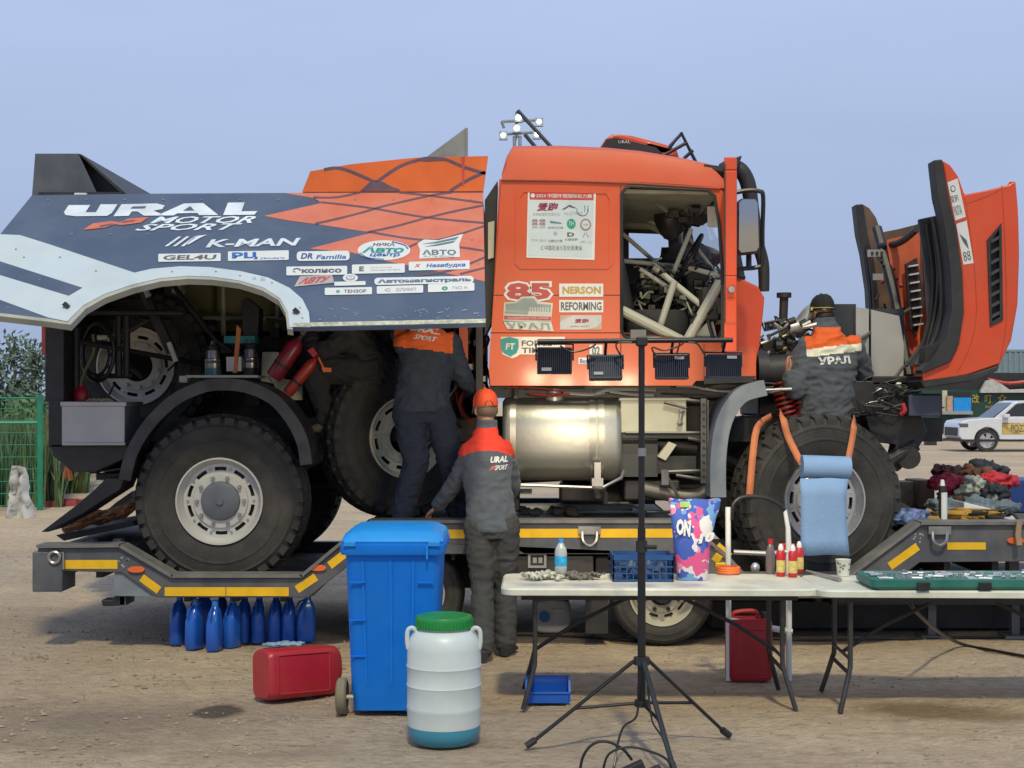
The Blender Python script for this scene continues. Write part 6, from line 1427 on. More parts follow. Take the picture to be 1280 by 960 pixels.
# ------------------------------------------------------------------ folding tables
def folding_table(label):
    e = thing('folding_table', (0, 0, 0), label, 'table')
    L, Wd, Ht = 1.86, .74, .72
    MB().loft([rr(L - .03, Wd - .03, Ht - .045, .08), rr(L, Wd, Ht - .04, .09), rr(L, Wd, Ht - .01, .09), rr(L - .02, Wd - .02, Ht, .085)]).build('table_top', TABLE, e, smooth=40)
    MB().b2((-L / 2 + .12, -Wd / 2 + .06, Ht - .075), (L / 2 - .12, -Wd / 2 + .09, Ht - .046)).build('rail', DARK, e); MB().b2((-L / 2 + .12, Wd / 2 - .09, Ht - .075), (L / 2 - .12, Wd / 2 - .06, Ht - .046)).build('rail', DARK, e)
    lm = M('leg_steel', (.07, .07, .068), .35, metal=.6)
    for s in (-1, 1):
        for y in (-1, 1):
            MB().tube([(s * (L / 2 - .2), y * (Wd / 2 - .12), Ht - .06), (s * (L / 2 - .2), y * (Wd / 2 - .12), .3), (s * (L / 2 - .19), y * (Wd / 2 - .11), .22), (s * (L / 2 - .13), y * (Wd / 2 - .06), 0.0)], .015, 10, smooth=3).build('leg', lm, e)
        MB().tube([(s * (L / 2 - .19), -(Wd / 2 - .11), .22), (s * (L / 2 - .19), (Wd / 2 - .11), .22)], .012, 8).build('crossbar', lm, e)
        MB().tube([(s * (L / 2 - .2), 0, .3), (s * (L / 2 - .45), 0, .46), (s * (L / 2 - .85), 0, Ht - .06)], .012, 8).build('brace', DARK, e)
        MB().tube([(s * (L / 2 - .2), -(Wd / 2 - .12), .3), (s * (L / 2 - .2), (Wd / 2 - .12), .3)], .01, 8).build('crossbar', lm, e)
    return e
t1 = folding_table('white folding table holding the blue crate and the colourful bag'); t1.location = (.87, 8.76, 0); t1.rotation_euler = (0, 0, R(-1))
t2 = folding_table('white folding table holding the green tool case'); t2.location = (2.72, 8.66, 0.0); t2.rotation_euler = (0, 0, R(-2))
TZ = .7225
def tab(px, py): return P(px, py, F * (H - TZ) / (py - HY))
# rags
def rag(px, py, n, sx, sy, m, label, seed):
    random.seed(seed); g = MB(); c = tab(px, py)
    for i in range(n * 3): g.ball(c + Vector((random.gauss(0, sx * .55), random.gauss(0, sy * .6), random.uniform(.004, .03))), random.uniform(.009, .02), 8, sc=(1.5, 1, .6), rot=Matrix.Rotation(random.uniform(0, 3), 3, 'Z') @ Matrix.Rotation(random.uniform(-.7, .7), 3, 'X'), rough=.7)
    r = remesh(g, .004, 1, .007, 45); mn = min(v.z for v in r.v)
    for v in r.v: v.z += TZ - mn
    tag(r.build('rag', m, None, smooth=180), label, 'rag')
rag(676, 724, 22, .1, .06, M('pale_rag', (.42, .42, .36), .9, var=.4, scale=30), 'crumpled pale rag beside the water bottle', 3)
rag(727, 724, 18, .13, .05, M('dark_rag', (.13, .12, .105), .95, var=.5, scale=40), 'flat grimy dark rag between the water bottle and the crate', 4)
# water bottle
c = tab(701, 722)
wb = thing('water_bottle', c, 'clear water bottle with a blue cap and blue label on the table', 'bottle')
Mx = Matrix.Translation(c)
MB().lathe([(.002, .002), (.032, .002), (.038, .012), (.038, .07), (.036, .075), (.038, .08), (.038, .155), (.034, .18), (.018, .21), (.014, .215), (.014, .225), (.002, .225)], Mx, 24).build('bottle_body', M('clear_plastic', (.62, .68, .7), .15, var=.1, trans=.5), wb)
MB().lathe([(.0388, .075), (.0388, .135)], Mx, 24).build('bottle_label', M('cyan_label', (.03, .33, .62), .35, var=.35, scale=30), wb); MB().lathe([(.016, .218), (.016, .24), (.002, .24)], Mx, 16).build('cap', BLUELID, wb)
# blue crate
cA = tab(767, 727); cw, cd, ch = (842 - 768) / F * cA.y, .26, .16
cr_ = thing('plastic_crate', cA + Vector((cw / 2, cd / 2, 0)), 'dark blue open lattice plastic crate on the white table', 'crate')
x0, y0, z0 = cA.x, cA.y, TZ
MB().b2((x0, y0, z0), (x0 + cw, y0 + cd, z0 + .012)).build('base', NAVYBIN, cr_)
def lattice(p, u, n, L):
    g = MB()
    for k in range(n + 1):
        q = p + u * (L * k / n); g.b2(q - Vector((.004, .004, 0)), q + Vector((.004, .004, ch)))
    for zz_, hh in ((.0, .014), (.045, .008), (.085, .008), (ch - .03, .03)):
        a = p + Vector((0, 0, zz_)); b_ = p + u * L + Vector((0, 0, zz_ + hh)); pp = Vector((abs(u.y), abs(u.x), 0)) * .006; g.b2(a - pp, b_ + pp)
    g.build('lattice_side', NAVYBIN, cr_)
lattice(Vector((x0, y0, z0)), Vector((1, 0, 0)), 9, cw); lattice(Vector((x0, y0 + cd, z0)), Vector((1, 0, 0)), 9, cw); lattice(Vector((x0, y0, z0)), Vector((0, 1, 0)), 7, cd); lattice(Vector((x0 + cw, y0, z0)), Vector((0, 1, 0)), 7, cd)
g = MB()
for i in range(14): g.ball(Vector((x0 + random.uniform(.05, cw - .05), y0 + random.uniform(.05, cd - .05), z0 + .04 + random.uniform(0, .05))), random.uniform(.02, .035), 8, rough=.4)
o = g.build('crate_filling', M('crate_stuff', (.06, .09, .14), .7, var=.5), cr_); o['kind'] = 'stuff'
# colourful bag: tapered pouch with printed camouflage and letters
cB = tab(866, 726)
bg = thing('pouch_bag', cB, 'tall glossy bag printed in blue, pink and white on the table', 'bag')
S = cB.y / F
def bring(py, x0_, x1_, d, dx=0): c = Vector(((((x0_ + x1_) / 2) - 640) * S, cB.y + .06, TZ + (728 - py) * S)); return [c + Vector((((x1_ - x0_) / 2) * S * math.copysign(abs(math.cos(a)) ** .8, math.cos(a)), d * math.copysign(abs(math.sin(a)) ** .8, math.sin(a)), (0.012 * math.sin(3 * a) if py < 640 else 0))) for a in [2 * PI * i / 28 for i in range(28)]]
def bagmat():
    m = bpy.data.materials.new('camo_print'); m.use_nodes = True; t_ = m.node_tree; n_ = t_.nodes; L_ = t_.links; b_ = n_['Principled BSDF']; b_.inputs['Roughness'].default_value = .25
    co = n_.new('ShaderNodeTexCoord'); vo = n_.new('ShaderNodeTexVoronoi'); vo.inputs['Scale'].default_value = 16; nz_ = n_.new('ShaderNodeTexNoise'); nz_.inputs['Scale'].default_value = 9
    mx_ = n_.new('ShaderNodeMixRGB'); mx_.inputs[0].default_value = .25; L_.new(co.outputs['Object'], mx_.inputs[1]); L_.new(co.outputs['Object'], nz_.inputs[0]); L_.new(nz_.outputs[1], mx_.inputs[2]); L_.new(mx_.outputs[0], vo.inputs[0])
    sp_ = n_.new('ShaderNodeSeparateColor'); L_.new(vo.outputs['Color'], sp_.inputs[0]); r_ = n_.new('ShaderNodeValToRGB'); r_.color_ramp.interpolation = 'CONSTANT'; e_ = r_.color_ramp.elements
    for k, (p_, c_) in enumerate(((0, (.05, .1, .42, 1)), (.2, (.62, .09, .25, 1)), (.4, (.14, .3, .6, 1)), (.56, (.7, .25, .4, 1)), (.7, (.62, .62, .66, 1)), (.88, (.06, .12, .45, 1)))):
        el = e_[k] if k < 2 else e_.new(p_); el.position = p_; el.color = c_
    L_.new(sp_.outputs[0], r_.inputs[0]); L_.new(r_.outputs[0], b_.inputs['Base Color']); return m
MB().loft([bring(728, 848, 886, .05), bring(715, 846, 887, .07), bring(680, 843, 890, .075), bring(650, 840, 897, .06), bring(635, 838, 902, .045), bring(628, 837, 903, .04)], cap=True).build('bag_body', bagmat(), bg, smooth=60)
BP = sideplane(cB.y - .022)
g = MB().text('ON', ((845, 648), (864, 650), (864, 672), (846, 668)), BP, 2, 0, .2, .06); g.build('lettering', WHITEV, bg)
g = MB().text('10', ((872, 668), (893, 664), (893, 676), (873, 680)), BP, 2, 0, .2, .05); g.build('lettering', WHITEV, bg)
g = MB().rect(850, 627, 862, 634, sideplane(cB.y + .005), 1); g.build('bag_tab', M('lime_tab', (.3, .5, .15), .5), bg)
# orange roll of tape/hose, grey cap, spray cans in a red caddy, clear bottle, cup
c = tab(910, 717); g = MB(); Mx = Matrix.Translation(c + Vector((0, 0, .0)))
for k in range(3): g.lathe([(.055, .004 + k * .014), (.075, .004 + k * .014), (.078, .011 + k * .014), (.075, .018 + k * .014), (.055, .018 + k * .014)], Mx, 26, closed=True)
tag(g.build('hose_coil', ORHOSE), 'small flat coil of orange hose on the table', 'hose')
c = tab(944, 714); tag(MB().lathe([(.002, 0), (.02, 0), (.028, .01), (.03, .03), (.022, .045), (.01, .055), (.002, .055)], Matrix.Translation(c), 14).build('chrome_socket', CHROME), 'small chrome socket beside the orange hose coil', 'socket')
c = tab(897, 712); g = MB().box(c + Vector((0, .03, .07)), (.05, .05, .06), Matrix.Rotation(R(35), 3, 'Y')); g.box(c + Vector((.02, .03, .022)), (.07, .06, .044)); tag(g.build('ratchet_strap', YELLOW, bevel=.008), 'folded yellow strap behind the orange hose coil', 'strap')
def spray(px, py, lb):
    c = tab(px, py); e = thing('spray_can', c, lb, 'spray can', 'red spray cans on the table'); Mx = Matrix.Translation(c)
    MB().lathe([(.002, 0), (.026, 0), (.028, .006), (.028, .15), (.02, .162), (.002, .162)], Mx, 22).build('can_body', REDC, e)
    MB().lathe([(.0285, .025), (.0285, .1)], Mx, 22).build('can_label', M('yellow_label', (.62, .5, .16), .4, var=.25, scale=40), e)
    MB().lathe([(.017, .162), (.016, .185), (.008, .2), (.002, .2)], Mx, 12).build('nozzle', WHITE, e)
for a in ((976, 720, 'red and yellow spray can standing next to the clear flask'), (991, 721, 'red and yellow spray can between the two other spray cans'), (999, 716, 'red and yellow spray can standing next to the blue paper sheet')): spray(*a)
c = tab(985, 712); g = MB().box(c + Vector((0, .05, .14)), (.11, .03, .05)); g.box(c + Vector((.0, .05, .06)), (.09, .04, .12)); tag(g.build('red_box', REDC, bevel=.008), 'small red box behind the spray cans', 'box')
c = tab(963, 717); e = thing('oil_flask', c, 'clear plastic flask with a red cap beside the spray cans', 'bottle')
MB().lathe([(.002, 0), (.028, 0), (.03, .01), (.03, .13), (.02, .17), (.012, .19), (.002, .19)], Matrix.Translation(c), 20).build('bottle_body', M('smoky_plastic', (.25, .2, .2), .2, trans=.4), e); MB().cyl(c + UP * .19, c + UP * .22, .016).build('cap', REDC, e)
c = tab(1054, 720); e = thing('paper_cup', c, 'white paper cup with dark print on the table beside the green case', 'cup'); Mx = Matrix.Translation(c)
MB().lathe([(.002, 0), (.034, 0), (.036, .004), (.046, .1), (.048, .104), (.044, .102), (.034, .01), (.002, .01)], Mx, 26).build('cup_body', M('cup_white', (.7, .68, .6), .6), e)
g = MB()
for k in range(10): a = -PI / 2 + random.uniform(-1.1, 1.1); z = random.uniform(.02, .09); r = .0362 + z * .1; g.box(c + Vector((r * math.cos(a), r * math.sin(a), z)), (.004, .012, .008), Matrix.Rotation(a, 3, 'Z'))
o = g.build('print', M('cup_print', (.12, .13, .07), .6), e); o['kind'] = 'stuff'
g = MB().tube([tab(1008, 716) + UP * .012, tab(1050, 727) + UP * .012], [.008, .014], 8); tag(g.build('metal_bar', ALU), 'grey metal bar lying in front of the paper cup', 'tool')
# green tool case (open lid towards the trailer)
c = tab(1070, 722); gc_ = thing('tool_case', tab(1180, 728), 'flat teal green plastic tool case full of sockets on the table', 'tool case')
x0, x1, y0, y1 = tab(1090, 738).x, tab(1400, 738).x, tab(0, 738).y, tab(0, 738).y + .42
def cs(z, i): return [Vector((v.x, v.y, v.z)) for v in rr(x1 - x0 - i * 2, y1 - y0 - i * 2, z, .04, (x0 + x1) / 2, (y0 + y1) / 2)]
MB().loft([cs(TZ, .02), cs(TZ + .02, 0), cs(TZ + .06, 0), cs(TZ + .065, .012), cs(TZ + .05, .02)]).build('case_tray', TEAL, gc_, smooth=40)
g = MB(); random.seed(8)
for i in range(90):
    x = random.uniform(x0 + .04, x1 - .04); y = random.uniform(y0 + .05, y1 - .05); r = random.uniform(.008, .018)
    if random.random() < .5: g.cyl((x, y, TZ + .05), (x, y, TZ + .078), r, n=10)
    else: g.tube([(x, y, TZ + .06), (x + random.uniform(.03, .1), y + random.uniform(-.02, .02), TZ + .06)], r * .6, 8)
o = g.build('socket', CHROME, gc_); o['kind'] = 'stuff'
for px in (1155, 1232): MB().pb(px - 8, 728, px + 8, 738, y0 - .015, y0).build('case_latch', DARK, gc_, bevel=.004)
MB().loft([cs(TZ + .0, .1), cs(TZ + .01, .1)]).xf(Matrix.Translation((-.03, 0, 0))).build('case_base', TEAL, gc_)
# ------------------------------------------------------------------ small blue stacking bin on the dirt
q = G(685, 879); e = thing('stacking_bin', (q.x, q.y + .12, 0), 'small dark blue open-fronted stacking bin on the dirt under the table', 'storage bin')
w, d, h = .26, .2, .13
MB().b2((q.x - w / 2, q.y, .0), (q.x + w / 2, q.y + d, .008)).build('base', BLUEOIL, e)
for s in (-1, 1): MB().prism([[Vector((0, q.y, .008)), Vector((0, q.y, .07)), Vector((0, q.y + .05, h)), Vector((0, q.y + d, h)), Vector((0, q.y + d, .008))]], Vector((q.x + s * w / 2 - .006, 0, 0)), Vector((q.x + s * w / 2 + .006, 0, 0))).build('bin_side', BLUEOIL, e)
MB().b2((q.x - w / 2, q.y + d - .01, .008), (q.x + w / 2, q.y + d, h)).build('back', BLUEOIL, e); MB().b2((q.x - w / 2 + .008, q.y, .008), (q.x + w / 2 - .008, q.y + .01, .06)).build('front_lip', BLUEOIL, e); MB().cyl((q.x - w / 2, q.y + .0, .06), (q.x + w / 2, q.y + .0, .06), .008, n=8).build('lip_roll', BLUEOIL, e)
# ------------------------------------------------------------------ light stand
SD = 7.55; pc0 = P(802, 0, SD); LX = pc0.x
ls = thing('light_stand', (LX, SD, 0), 'black tripod light stand with a crossbar of four floodlights in front of the truck', 'light stand')
zt_ = P(0, 425, SD).z; zh = P(0, 826, SD).z; zb = P(0, 880, SD).z
MB().cyl((LX, SD, zb), (LX, SD, P(0, 660, SD).z), .021, n=16).build('lower_pole', BLACKPIPE, ls); MB().cyl((LX, SD, P(0, 664, SD).z), (LX, SD, zt_), .0165, n=16).build('upper_pole', BLACKPIPE, ls)
g = MB().cyl((LX, SD, P(0, 690, SD).z), (LX, SD, P(0, 676, SD).z), .03, n=16); g.cyl((LX + .02, SD - .02, P(0, 683, SD).z), (LX + .075, SD - .04, P(0, 683, SD).z), .012); g.build('clamp_collar', BLACK, ls)
g = MB().cyl((LX, SD, P(0, 570, SD).z), (LX, SD, P(0, 560, SD).z), .024, n=14); g.build('collar', BOLT, ls)
MB().cyl((LX, SD, zh - .02), (LX, SD, zh + .02), .042, n=16).build('upper_hub', BLACK, ls); MB().cyl((LX, SD, zb - .012), (LX, SD, zb + .02), .038, n=16).build('lower_hub', BLACK, ls)
for fx, fy in ((660, 935), (910, 922), (843, 968)):
    q = G(fx, fy); d = Vector((q.x - LX, q.y - SD, 0)); dn_ = d.normalized()
    a = Vector((LX, SD, zh)) + dn_ * .04
    MB().tube([a, Vector((q.x, q.y, .012))], .0145, 8, flat=.7).build('leg', BLACKPIPE, ls)
    mid = a.lerp(Vector((q.x, q.y, .012)), .56); MB().tube([Vector((LX, SD, zb + .004)) + dn_ * .035, mid], .009, 8).build('brace', BLACKPIPE, ls)
    MB().tube([Vector((q.x, q.y, .012)) - (Vector((q.x, q.y, .012)) - a).normalized() * .05, Vector((q.x, q.y, .010)) + dn_ * .01], .019, 8).build('rubber_foot', BLACK, ls)
zb_ = P(0, 427, SD).z
MB().cyl((P(672, 0, SD).x, SD, zb_), (P(916, 0, SD).x, SD, P(0, 425, SD).z), .013, n=12).build('crossbar', BLACKPIPE, ls)
MB().box((LX, SD - .0, zb_), (.06, .06, .05)).build('bar_clamp', BLACK, ls, bevel=.01)
FLM = M('flood_body', (.045, .052, .075), .4, metal=.5, var=.2)
for x, y, tilt, w_, h_ in ((693, 451, 4, 44, 34), (757, 460, -16, 42, 30), (840, 459, -8, 42, 30), (905, 458, -6, 44, 30)):
    c = P(x, y, SD + .04); e = empty('floodlight', c, ls)
    wm, hm = w_ / F * SD, h_ / F * SD; Rm = Matrix.Rotation(R(tilt), 4, 'X') @ Matrix.Rotation(R((x - 800) * .03), 4, 'Z'); Mx = Matrix.Translation(c) @ Rm
    MB().box((0, .02, 0), (wm, .035, hm)).xf(Mx).build('housing', FLM, e, bevel=.01)
    n = 17
    for k in range(n):
        xx = (-.46 + .92 * k / (n - 1)) * wm; MB().box((xx, -.012, 0), (.004, .03, hm * .88)).xf(Mx).build('fin', FLM, e)
    MB().box((0, -.012, hm * .47), (wm * .98, .03, .006)).xf(Mx).build('housing_edge', FLM, e); MB().box((0, -.012, -hm * .47), (wm * .98, .03, .006)).xf(Mx).build('housing_edge', FLM, e)
    MB().box((wm * .2 if x > 800 else -wm * .22, -.03, hm * .36 if x > 800 else -hm * .3), (wm * .28, .004, hm * .12)).xf(Mx).build('rating_plate', LGREY, e)
    MB().box((0, .04, 0), (wm * .9, .006, hm * .88)).xf(Mx).build('lens', M('flood_lens', (.8, .8, .75), .2, emit=(1, .86, .6), es=1.6), e)
    g = MB()
    for s in (-1, 1): g.tube([Mx @ Vector((s * wm * .53, .02, 0)), Mx @ Vector((s * wm * .53, .02, hm * .62))], .005, 6)
    g.tube([Mx @ Vector((-wm * .53, .02, hm * .62)), Mx @ Vector((wm * .53, .02, hm * .62))], .006, 6); g.tube([Mx @ Vector((0, .02, hm * .62)), Vector((c.x, SD, zb_))], .008, 6); g.build('yoke', BLACKPIPE, e)
    la = bpy.data.lights.new('flood_lamp', 'AREA'); la.shape = 'RECTANGLE'; la.size = wm * .85; la.size_y = hm * .8; la.energy = 5; la.color = (1, .83, .55); la.spread = R(110)
    lo = bpy.data.objects.new('lamp_light', la); COL.objects.link(lo); lo.parent = e
    lo.matrix_world = Matrix.Translation(c) @ Rm @ Matrix.Translation((0, .05, 0)) @ Matrix.Rotation(PI / 2, 4, 'X')
    lo.matrix_parent_inverse = Matrix.Identity(4); lo.matrix_local = Rm @ Matrix.Translation((0, .05, 0)) @ Matrix.Rotation(PI / 2, 4, 'X')
g = MB()
for l in ([(700, 432), (715, 440), (735, 436), (745, 430)], [(778, 448), (770, 430), (790, 428)], [(820, 446), (815, 434), (830, 438), (850, 432), (856, 426)], [(882, 446), (872, 430), (860, 428)], [(846, 442), (850, 428)]): g.pt([(x, y, SD - .03) for x, y in l], .005, 6, smooth=4)
g.build('lamp_cable', BLACKPIPE, ls)
# cable looping down the pole into a plug box at the foot
def gp(x, y, z): q = G(x, y); return P(x, y - z * F / q.y, q.y)
g = MB().tube([(LX - .02, SD - .03, zb + .1), (LX - .03, SD - .05, zb - .05), P(780, 908, 7.3), P(772, 930, 7.1), G(764, 968) + UP * .01, G(735, 975) + UP * .01], .006, 8, smooth=6)
g.tube([P(724, 975, 6.9), P(728, 948, 6.9), P(740, 931, 6.9), P(758, 927, 6.9), P(778, 936, 6.9), P(790, 950, 6.9)], .007, 8, smooth=6); g.tube([P(752, 975, 6.85), P(760, 944, 6.85), P(785, 934, 6.85), P(815, 940, 6.85), P(836, 952, 6.85), P(842, 975, 6.85)], .006, 8, smooth=6); g.tube([(LX + .03, SD - .03, zb + .1), P(815, 900, 7.2), P(828, 922, 7.0), P(836, 948, 6.9)], .005, 8, smooth=6)
tag(g.build('power_cable', BLACKPIPE), 'thin black power cable looped at the foot of the light stand', 'cable')
g = MB(); c = G(792, 985); g.box(c + Vector((0, .06, .07)), (.12, .06, .05), Matrix.Rotation(R(-25), 3, 'Y')); g.box(c + Vector((.04, .04, .05)), (.2, .04, .03), Matrix.Rotation(R(-22), 3, 'Y')); g.box(c + Vector((0, .06, .02)), (.18, .1, .04)); tag(g.build('plug_box', BLACK, bevel=.008), 'black plug socket box lying at the foot of the light stand', 'plug')
# ------------------------------------------------------------------ blue paper roll hanging in front of the front wheel
PD = 10.32; e = thing('paper_roll', P(1030, 585, PD), 'blue paper towel roll hanging on orange straps in front of the truck front wheel', 'paper roll')
a = P(1002, 583, PD + .08); b = P(1062, 585, PD + .08); MB().cyl(a, b, .083, n=28).build('roll', PAPER, e, smooth=40)
g = MB(); rows = [(598, 1000, 1060, 0), (620, 1001, 1058, .01), (650, 1001, 1058, .02), (675, 1001, 1060, .018), (694, 1002, 1062, .0)]
n = 9
for py, x0, x1, o_ in rows:
    for k in range(n): g.v.append(P(x0 + (x1 - x0) * k / (n - 1), py + .7 * math.sin(k), PD + .0 + o_ + .006 * math.sin(k * 1.3 + py)))
for r_ in range(len(rows) - 1):
    for k in range(n - 1): g.f.append((r_ * n + k, r_ * n + k + 1, (r_ + 1) * n + k + 1, (r_ + 1) * n + k)); g.m.append(0)
o = g.build('sheet', PAPER, e, smooth=180); o.modifiers.new('s', 'SOLIDIFY').thickness = .003
# orange lashing straps over the front tyre
def strap(pts, w, label):
    g = MB(); v = [P(*p) for p in pts]; v, _ = spline(v, 6, 1.0); l = []; r = []
    for i, p in enumerate(v):
        d = (v[min(i + 1, len(v) - 1)] - v[max(i - 1, 0)]).normalized(); x = d.cross(Vector((0, -1, 0))); x = x.normalized() * w / 2; l.append(p + x); r.append(p - x)
    n = len(v); g.add(l + r, [(i, i + 1, n + i + 1, n + i) for i in range(n - 1)]); o = g.build('lashing_strap', STRAP, None); o.modifiers.new('s', 'SOLIDIFY').thickness = .006; tag(o, label, 'strap', None)
strap([(977, 514, 11.0), (979, 522, 10.66), (985, 545, 10.6), (997, 570, 10.52), (1003, 580, 10.42)], .05, 'orange lashing strap from the coil spring down to the left end of the paper roll')
strap([(1069, 522, 11.0), (1068, 530, 10.66), (1066, 545, 10.6), (1061, 572, 10.48), (1060, 582, 10.42)], .045, 'orange lashing strap from behind the mechanic down to the paper roll')
strap([(965, 520, 10.95), (952, 528, 10.7), (945, 540, 10.55), (941, 570, 10.5), (938, 605, 10.48), (937, 620, 10.48)], .05, 'orange lashing strap hanging free over the rear edge of the front tyre')
# hand pump on the deck: white tubes and black hose arch between table and wheel
pp = thing('grease_pump', P(940, 720, 9.4), 'black hose arching between two white upright tubes beside the front wheel', 'pump')
HD = 9.35
MB().cyl((P(911, 0, HD).x, HD, 0), P(910, 634, HD), .018, n=12).build('tube', WHITE, pp); MB().pt([(981, 637, HD), (985, 660, HD), (986, 690, HD)], [.012, .016, .02], 10).build('tube', WHITE, pp)
MB().cyl((P(986, 0, HD).x, HD, 0), P(986, 690, HD), .02, n=12).build('tube', WHITE, pp)
MB().pt([(914, 650, HD), (917, 630, HD), (930, 621, HD), (955, 622, HD), (973, 630, HD), (981, 638, HD)], .014, 10, smooth=6).build('hose', BLACKPIPE, pp)
MB().pt([(917, 690, HD), (960, 692, HD), (984, 690, HD)], .016, 8).build('brace', ALU, pp); MB().pt([(909, 775, HD), (990, 790, HD)], .02, 8).build('lower_brace', WHITE, pp)
# ------------------------------------------------------------------ white canisters under the trailer and a ground cable
def canister(px, py, label, cap, s):
    q = G(px, py); e = thing('canister', (q.x, q.y + .15, 0), label, 'canister'); c = Vector((q.x, q.y + .2, .14 * s))
    def ring(y, k): return [Vector((c.x + .15 * s * k * math.copysign(abs(math.cos(a)) ** .55, math.cos(a)), y, c.z + .14 * s * k * math.copysign(abs(math.sin(a)) ** .55, math.sin(a)))) for a in [2 * PI * i / 24 for i in range(24)]]
    MB().loft([ring(q.y + .0, .86), ring(q.y + .012, .95), ring(q.y + .04, 1), ring(q.y + .32, 1), ring(q.y + .34, .93)]).build('canister_body', M('canister_white', (.48, .5, .49), .5, dirt=(.3, .28, .25), damt=.5), e, smooth=40)
    if cap: MB().cyl((c.x - .06, q.y - .035, c.z - .0), (c.x - .06, q.y, c.z), .04, n=18).build('cap', BLUET, e)
    g = MB().b2((c.x + .0, q.y - .012, c.z + .03), (c.x + .1, q.y + .002, c.z + .06)); g.build('handle', MATS['canister_white'], e, bevel=.006)
canister(690, 793, 'white plastic canister with a blue cap lying under the trailer', True, 1.0)
canister(626, 790, 'white plastic canister behind the legs of the person in the orange cap', False, .75)
g = MB().tube([G(640, 795) + UP * .01, G(720, 797) + UP * .01, G(800, 802) + UP * .01, G(860, 799) + UP * .01, G(905, 796) + UP * .01, G(1000, 801) + UP * .01, G(1110, 800) + UP * .01, G(1290, 797) + UP * .01], .009, 8, smooth=8); tag(g.build('ground_cable', BLACKPIPE), 'thin black cable lying straight along the dirt under the trailer', 'cable')
g = MB().tube([P(1135, 742, 8.75), P(1140, 758, 8.8), P(1158, 777, 9.3), P(1180, 794, 10.1), G(1205, 808) + UP * .012, G(1240, 815) + UP * .012, G(1300, 826) + UP * .012], .012, 8, smooth=8); tag(g.build('ground_cable', BLACKPIPE), 'thick black cable drooping from the table to the dirt', 'cable')
# rusty chain and timber on the trailer tail
g = MB(); pts = [P(88, 664, 11.2), P(100, 660, 11.2), P(115, 656, 11.25), P(130, 653, 11.3), P(150, 649, 11.3), P(166, 642, 11.3)]; v, _ = spline(pts, 5, 1.0)
for s_ in range(3):
    off = Vector((random.uniform(-.03, .03), (s_ - 1) * .07, .02 + .02 * s_))
    for i in range(len(v) - 1):
        c = (v[i] + v[i + 1]) / 2 + off + Vector((0, random.uniform(-.02, .02), random.uniform(0, .02))); d = (v[i + 1] - v[i]).normalized(); w_ = Vector((0, 1, 0)) if i % 2 else UP
        g.tube([c + d * (.05 * math.cos(a)) + w_ * (.028 * math.sin(a)) for a in [2 * PI * k / 10 for k in range(11)]], .012, 5)
tag(g.build('chain', RUST), 'rusty orange chain heaped on the trailer tail behind the rear wheel', 'chain')
a = Vector((P(640, 0, 11.9).x, 11.9, dz + .035)); tag(MB().cyl(a, a + Vector((1.0, .1, 0)), .035, n=14).build('white_pipe', WHITE), 'white plastic pipe lying on the trailer deck below the steel tank', 'pipe')
for i, (px, D, lb) in enumerate(((662, 11.4, 'black cloth bundle in front of the white pipe on the deck'), (705, 11.5, 'black glove pile beside the white pipe on the deck'))):
    g = MB(); c = Vector((P(px, 0, D).x, D, dz + .02)); random.seed(i)
    for k in range(9): g.ball(c + Vector((random.uniform(-.1, .1), random.uniform(-.06, .06), random.uniform(0, .04))), .04, 8, sc=(1.3, 1, .6), rough=.5)
    r = remesh(g, .01, 1, .02, 14)
    for v_ in r.v: v_.z = max(v_.z, dz)
    tag(r.build('cloth_bundle', CLOTHD, None, smooth=180), lb, 'cloth')
# ------------------------------------------------------------------ load heaped on the trailer's front deck
random.seed(31)
DZ = P(0, 661, TD + .1).z + .004
def on(px, D): return Vector((P(px, 0, D).x, D, DZ))
def bx(name, px0, px1, top, D, d, m, label, cat, rot=0, z0=None):
    a = on(px0, D); b = on(px1, D); h = P(0, top, D).z - (DZ if z0 is None else z0)
    c = (a + b) / 2 + Vector((0, d / 2, h / 2 + (0 if z0 is None else z0 - DZ)))
    g = MB().box(c, (b.x - a.x, d, h), Matrix.Rotation(R(rot), 3, 'Z'))
    return tag(g.build(name, m, bevel=.012), label, cat)
o = bx('tote_box', 1252, 1330, 600, 12.0, .5, M('tote_blue', (.015, .05, .22), .45), 'dark blue plastic tote box at the end of the heap on the trailer', 'box')
bx('cardboard_box', 1145, 1166, 600, 12.5, .3, CARD, 'small brown cardboard box beside the front tyre on the trailer', 'box', 10)
bx('cardboard_box', 1128, 1146, 602, 12.6, .25, M('tan_card', (.4, .3, .2), .8, var=.3, scale=18), 'patterned tan carton next to the brown cardboard box', 'box', -8)
bx('carton', 1186, 1206, 602, 12.0, .25, M('dark_red_box', (.2, .03, .04), .6), 'dark red carton under the brown jacket on the trailer', 'box', 6)
bx('brown_case', 1184, 1202, 620, 11.6, .2, M('brown_leather', (.14, .06, .035), .6), 'brown leather case in the heap on the trailer', 'case', 4)
def heap(px, py, D, n, sx, sz, m, label, cat, name, seed, flat=.7):
    random.seed(seed); g = MB(); c = P(px, py, D)
    for i in range(n): g.ball(c + Vector((random.uniform(-sx, sx), random.uniform(-.15, .15), random.uniform(-sz, sz))), random.uniform(.05, .1), 8, sc=(1.3, 1, flat), rough=.6)
    g.ball(Vector((c.x, c.y, (c.z + DZ) / 2)), 1, 12, sc=(sx * .8, .12, max(.02, (c.z - DZ) / 2)))
    r = remesh(g, .011, 1, .045, 9, seed=seed); mn = min(v.z for v in r.v)
    for v in r.v: v.z = max(v.z, DZ)
    tag(r.build(name, m, None, smooth=180), label, cat)
heap(1205, 592, 12.2, 14, .2, .03, M('brown_cloth', (.14, .065, .045), .9, var=.3, bump=.3), 'brown jacket thrown over the boxes on the trailer', 'jacket', 'thrown_jacket', 1)
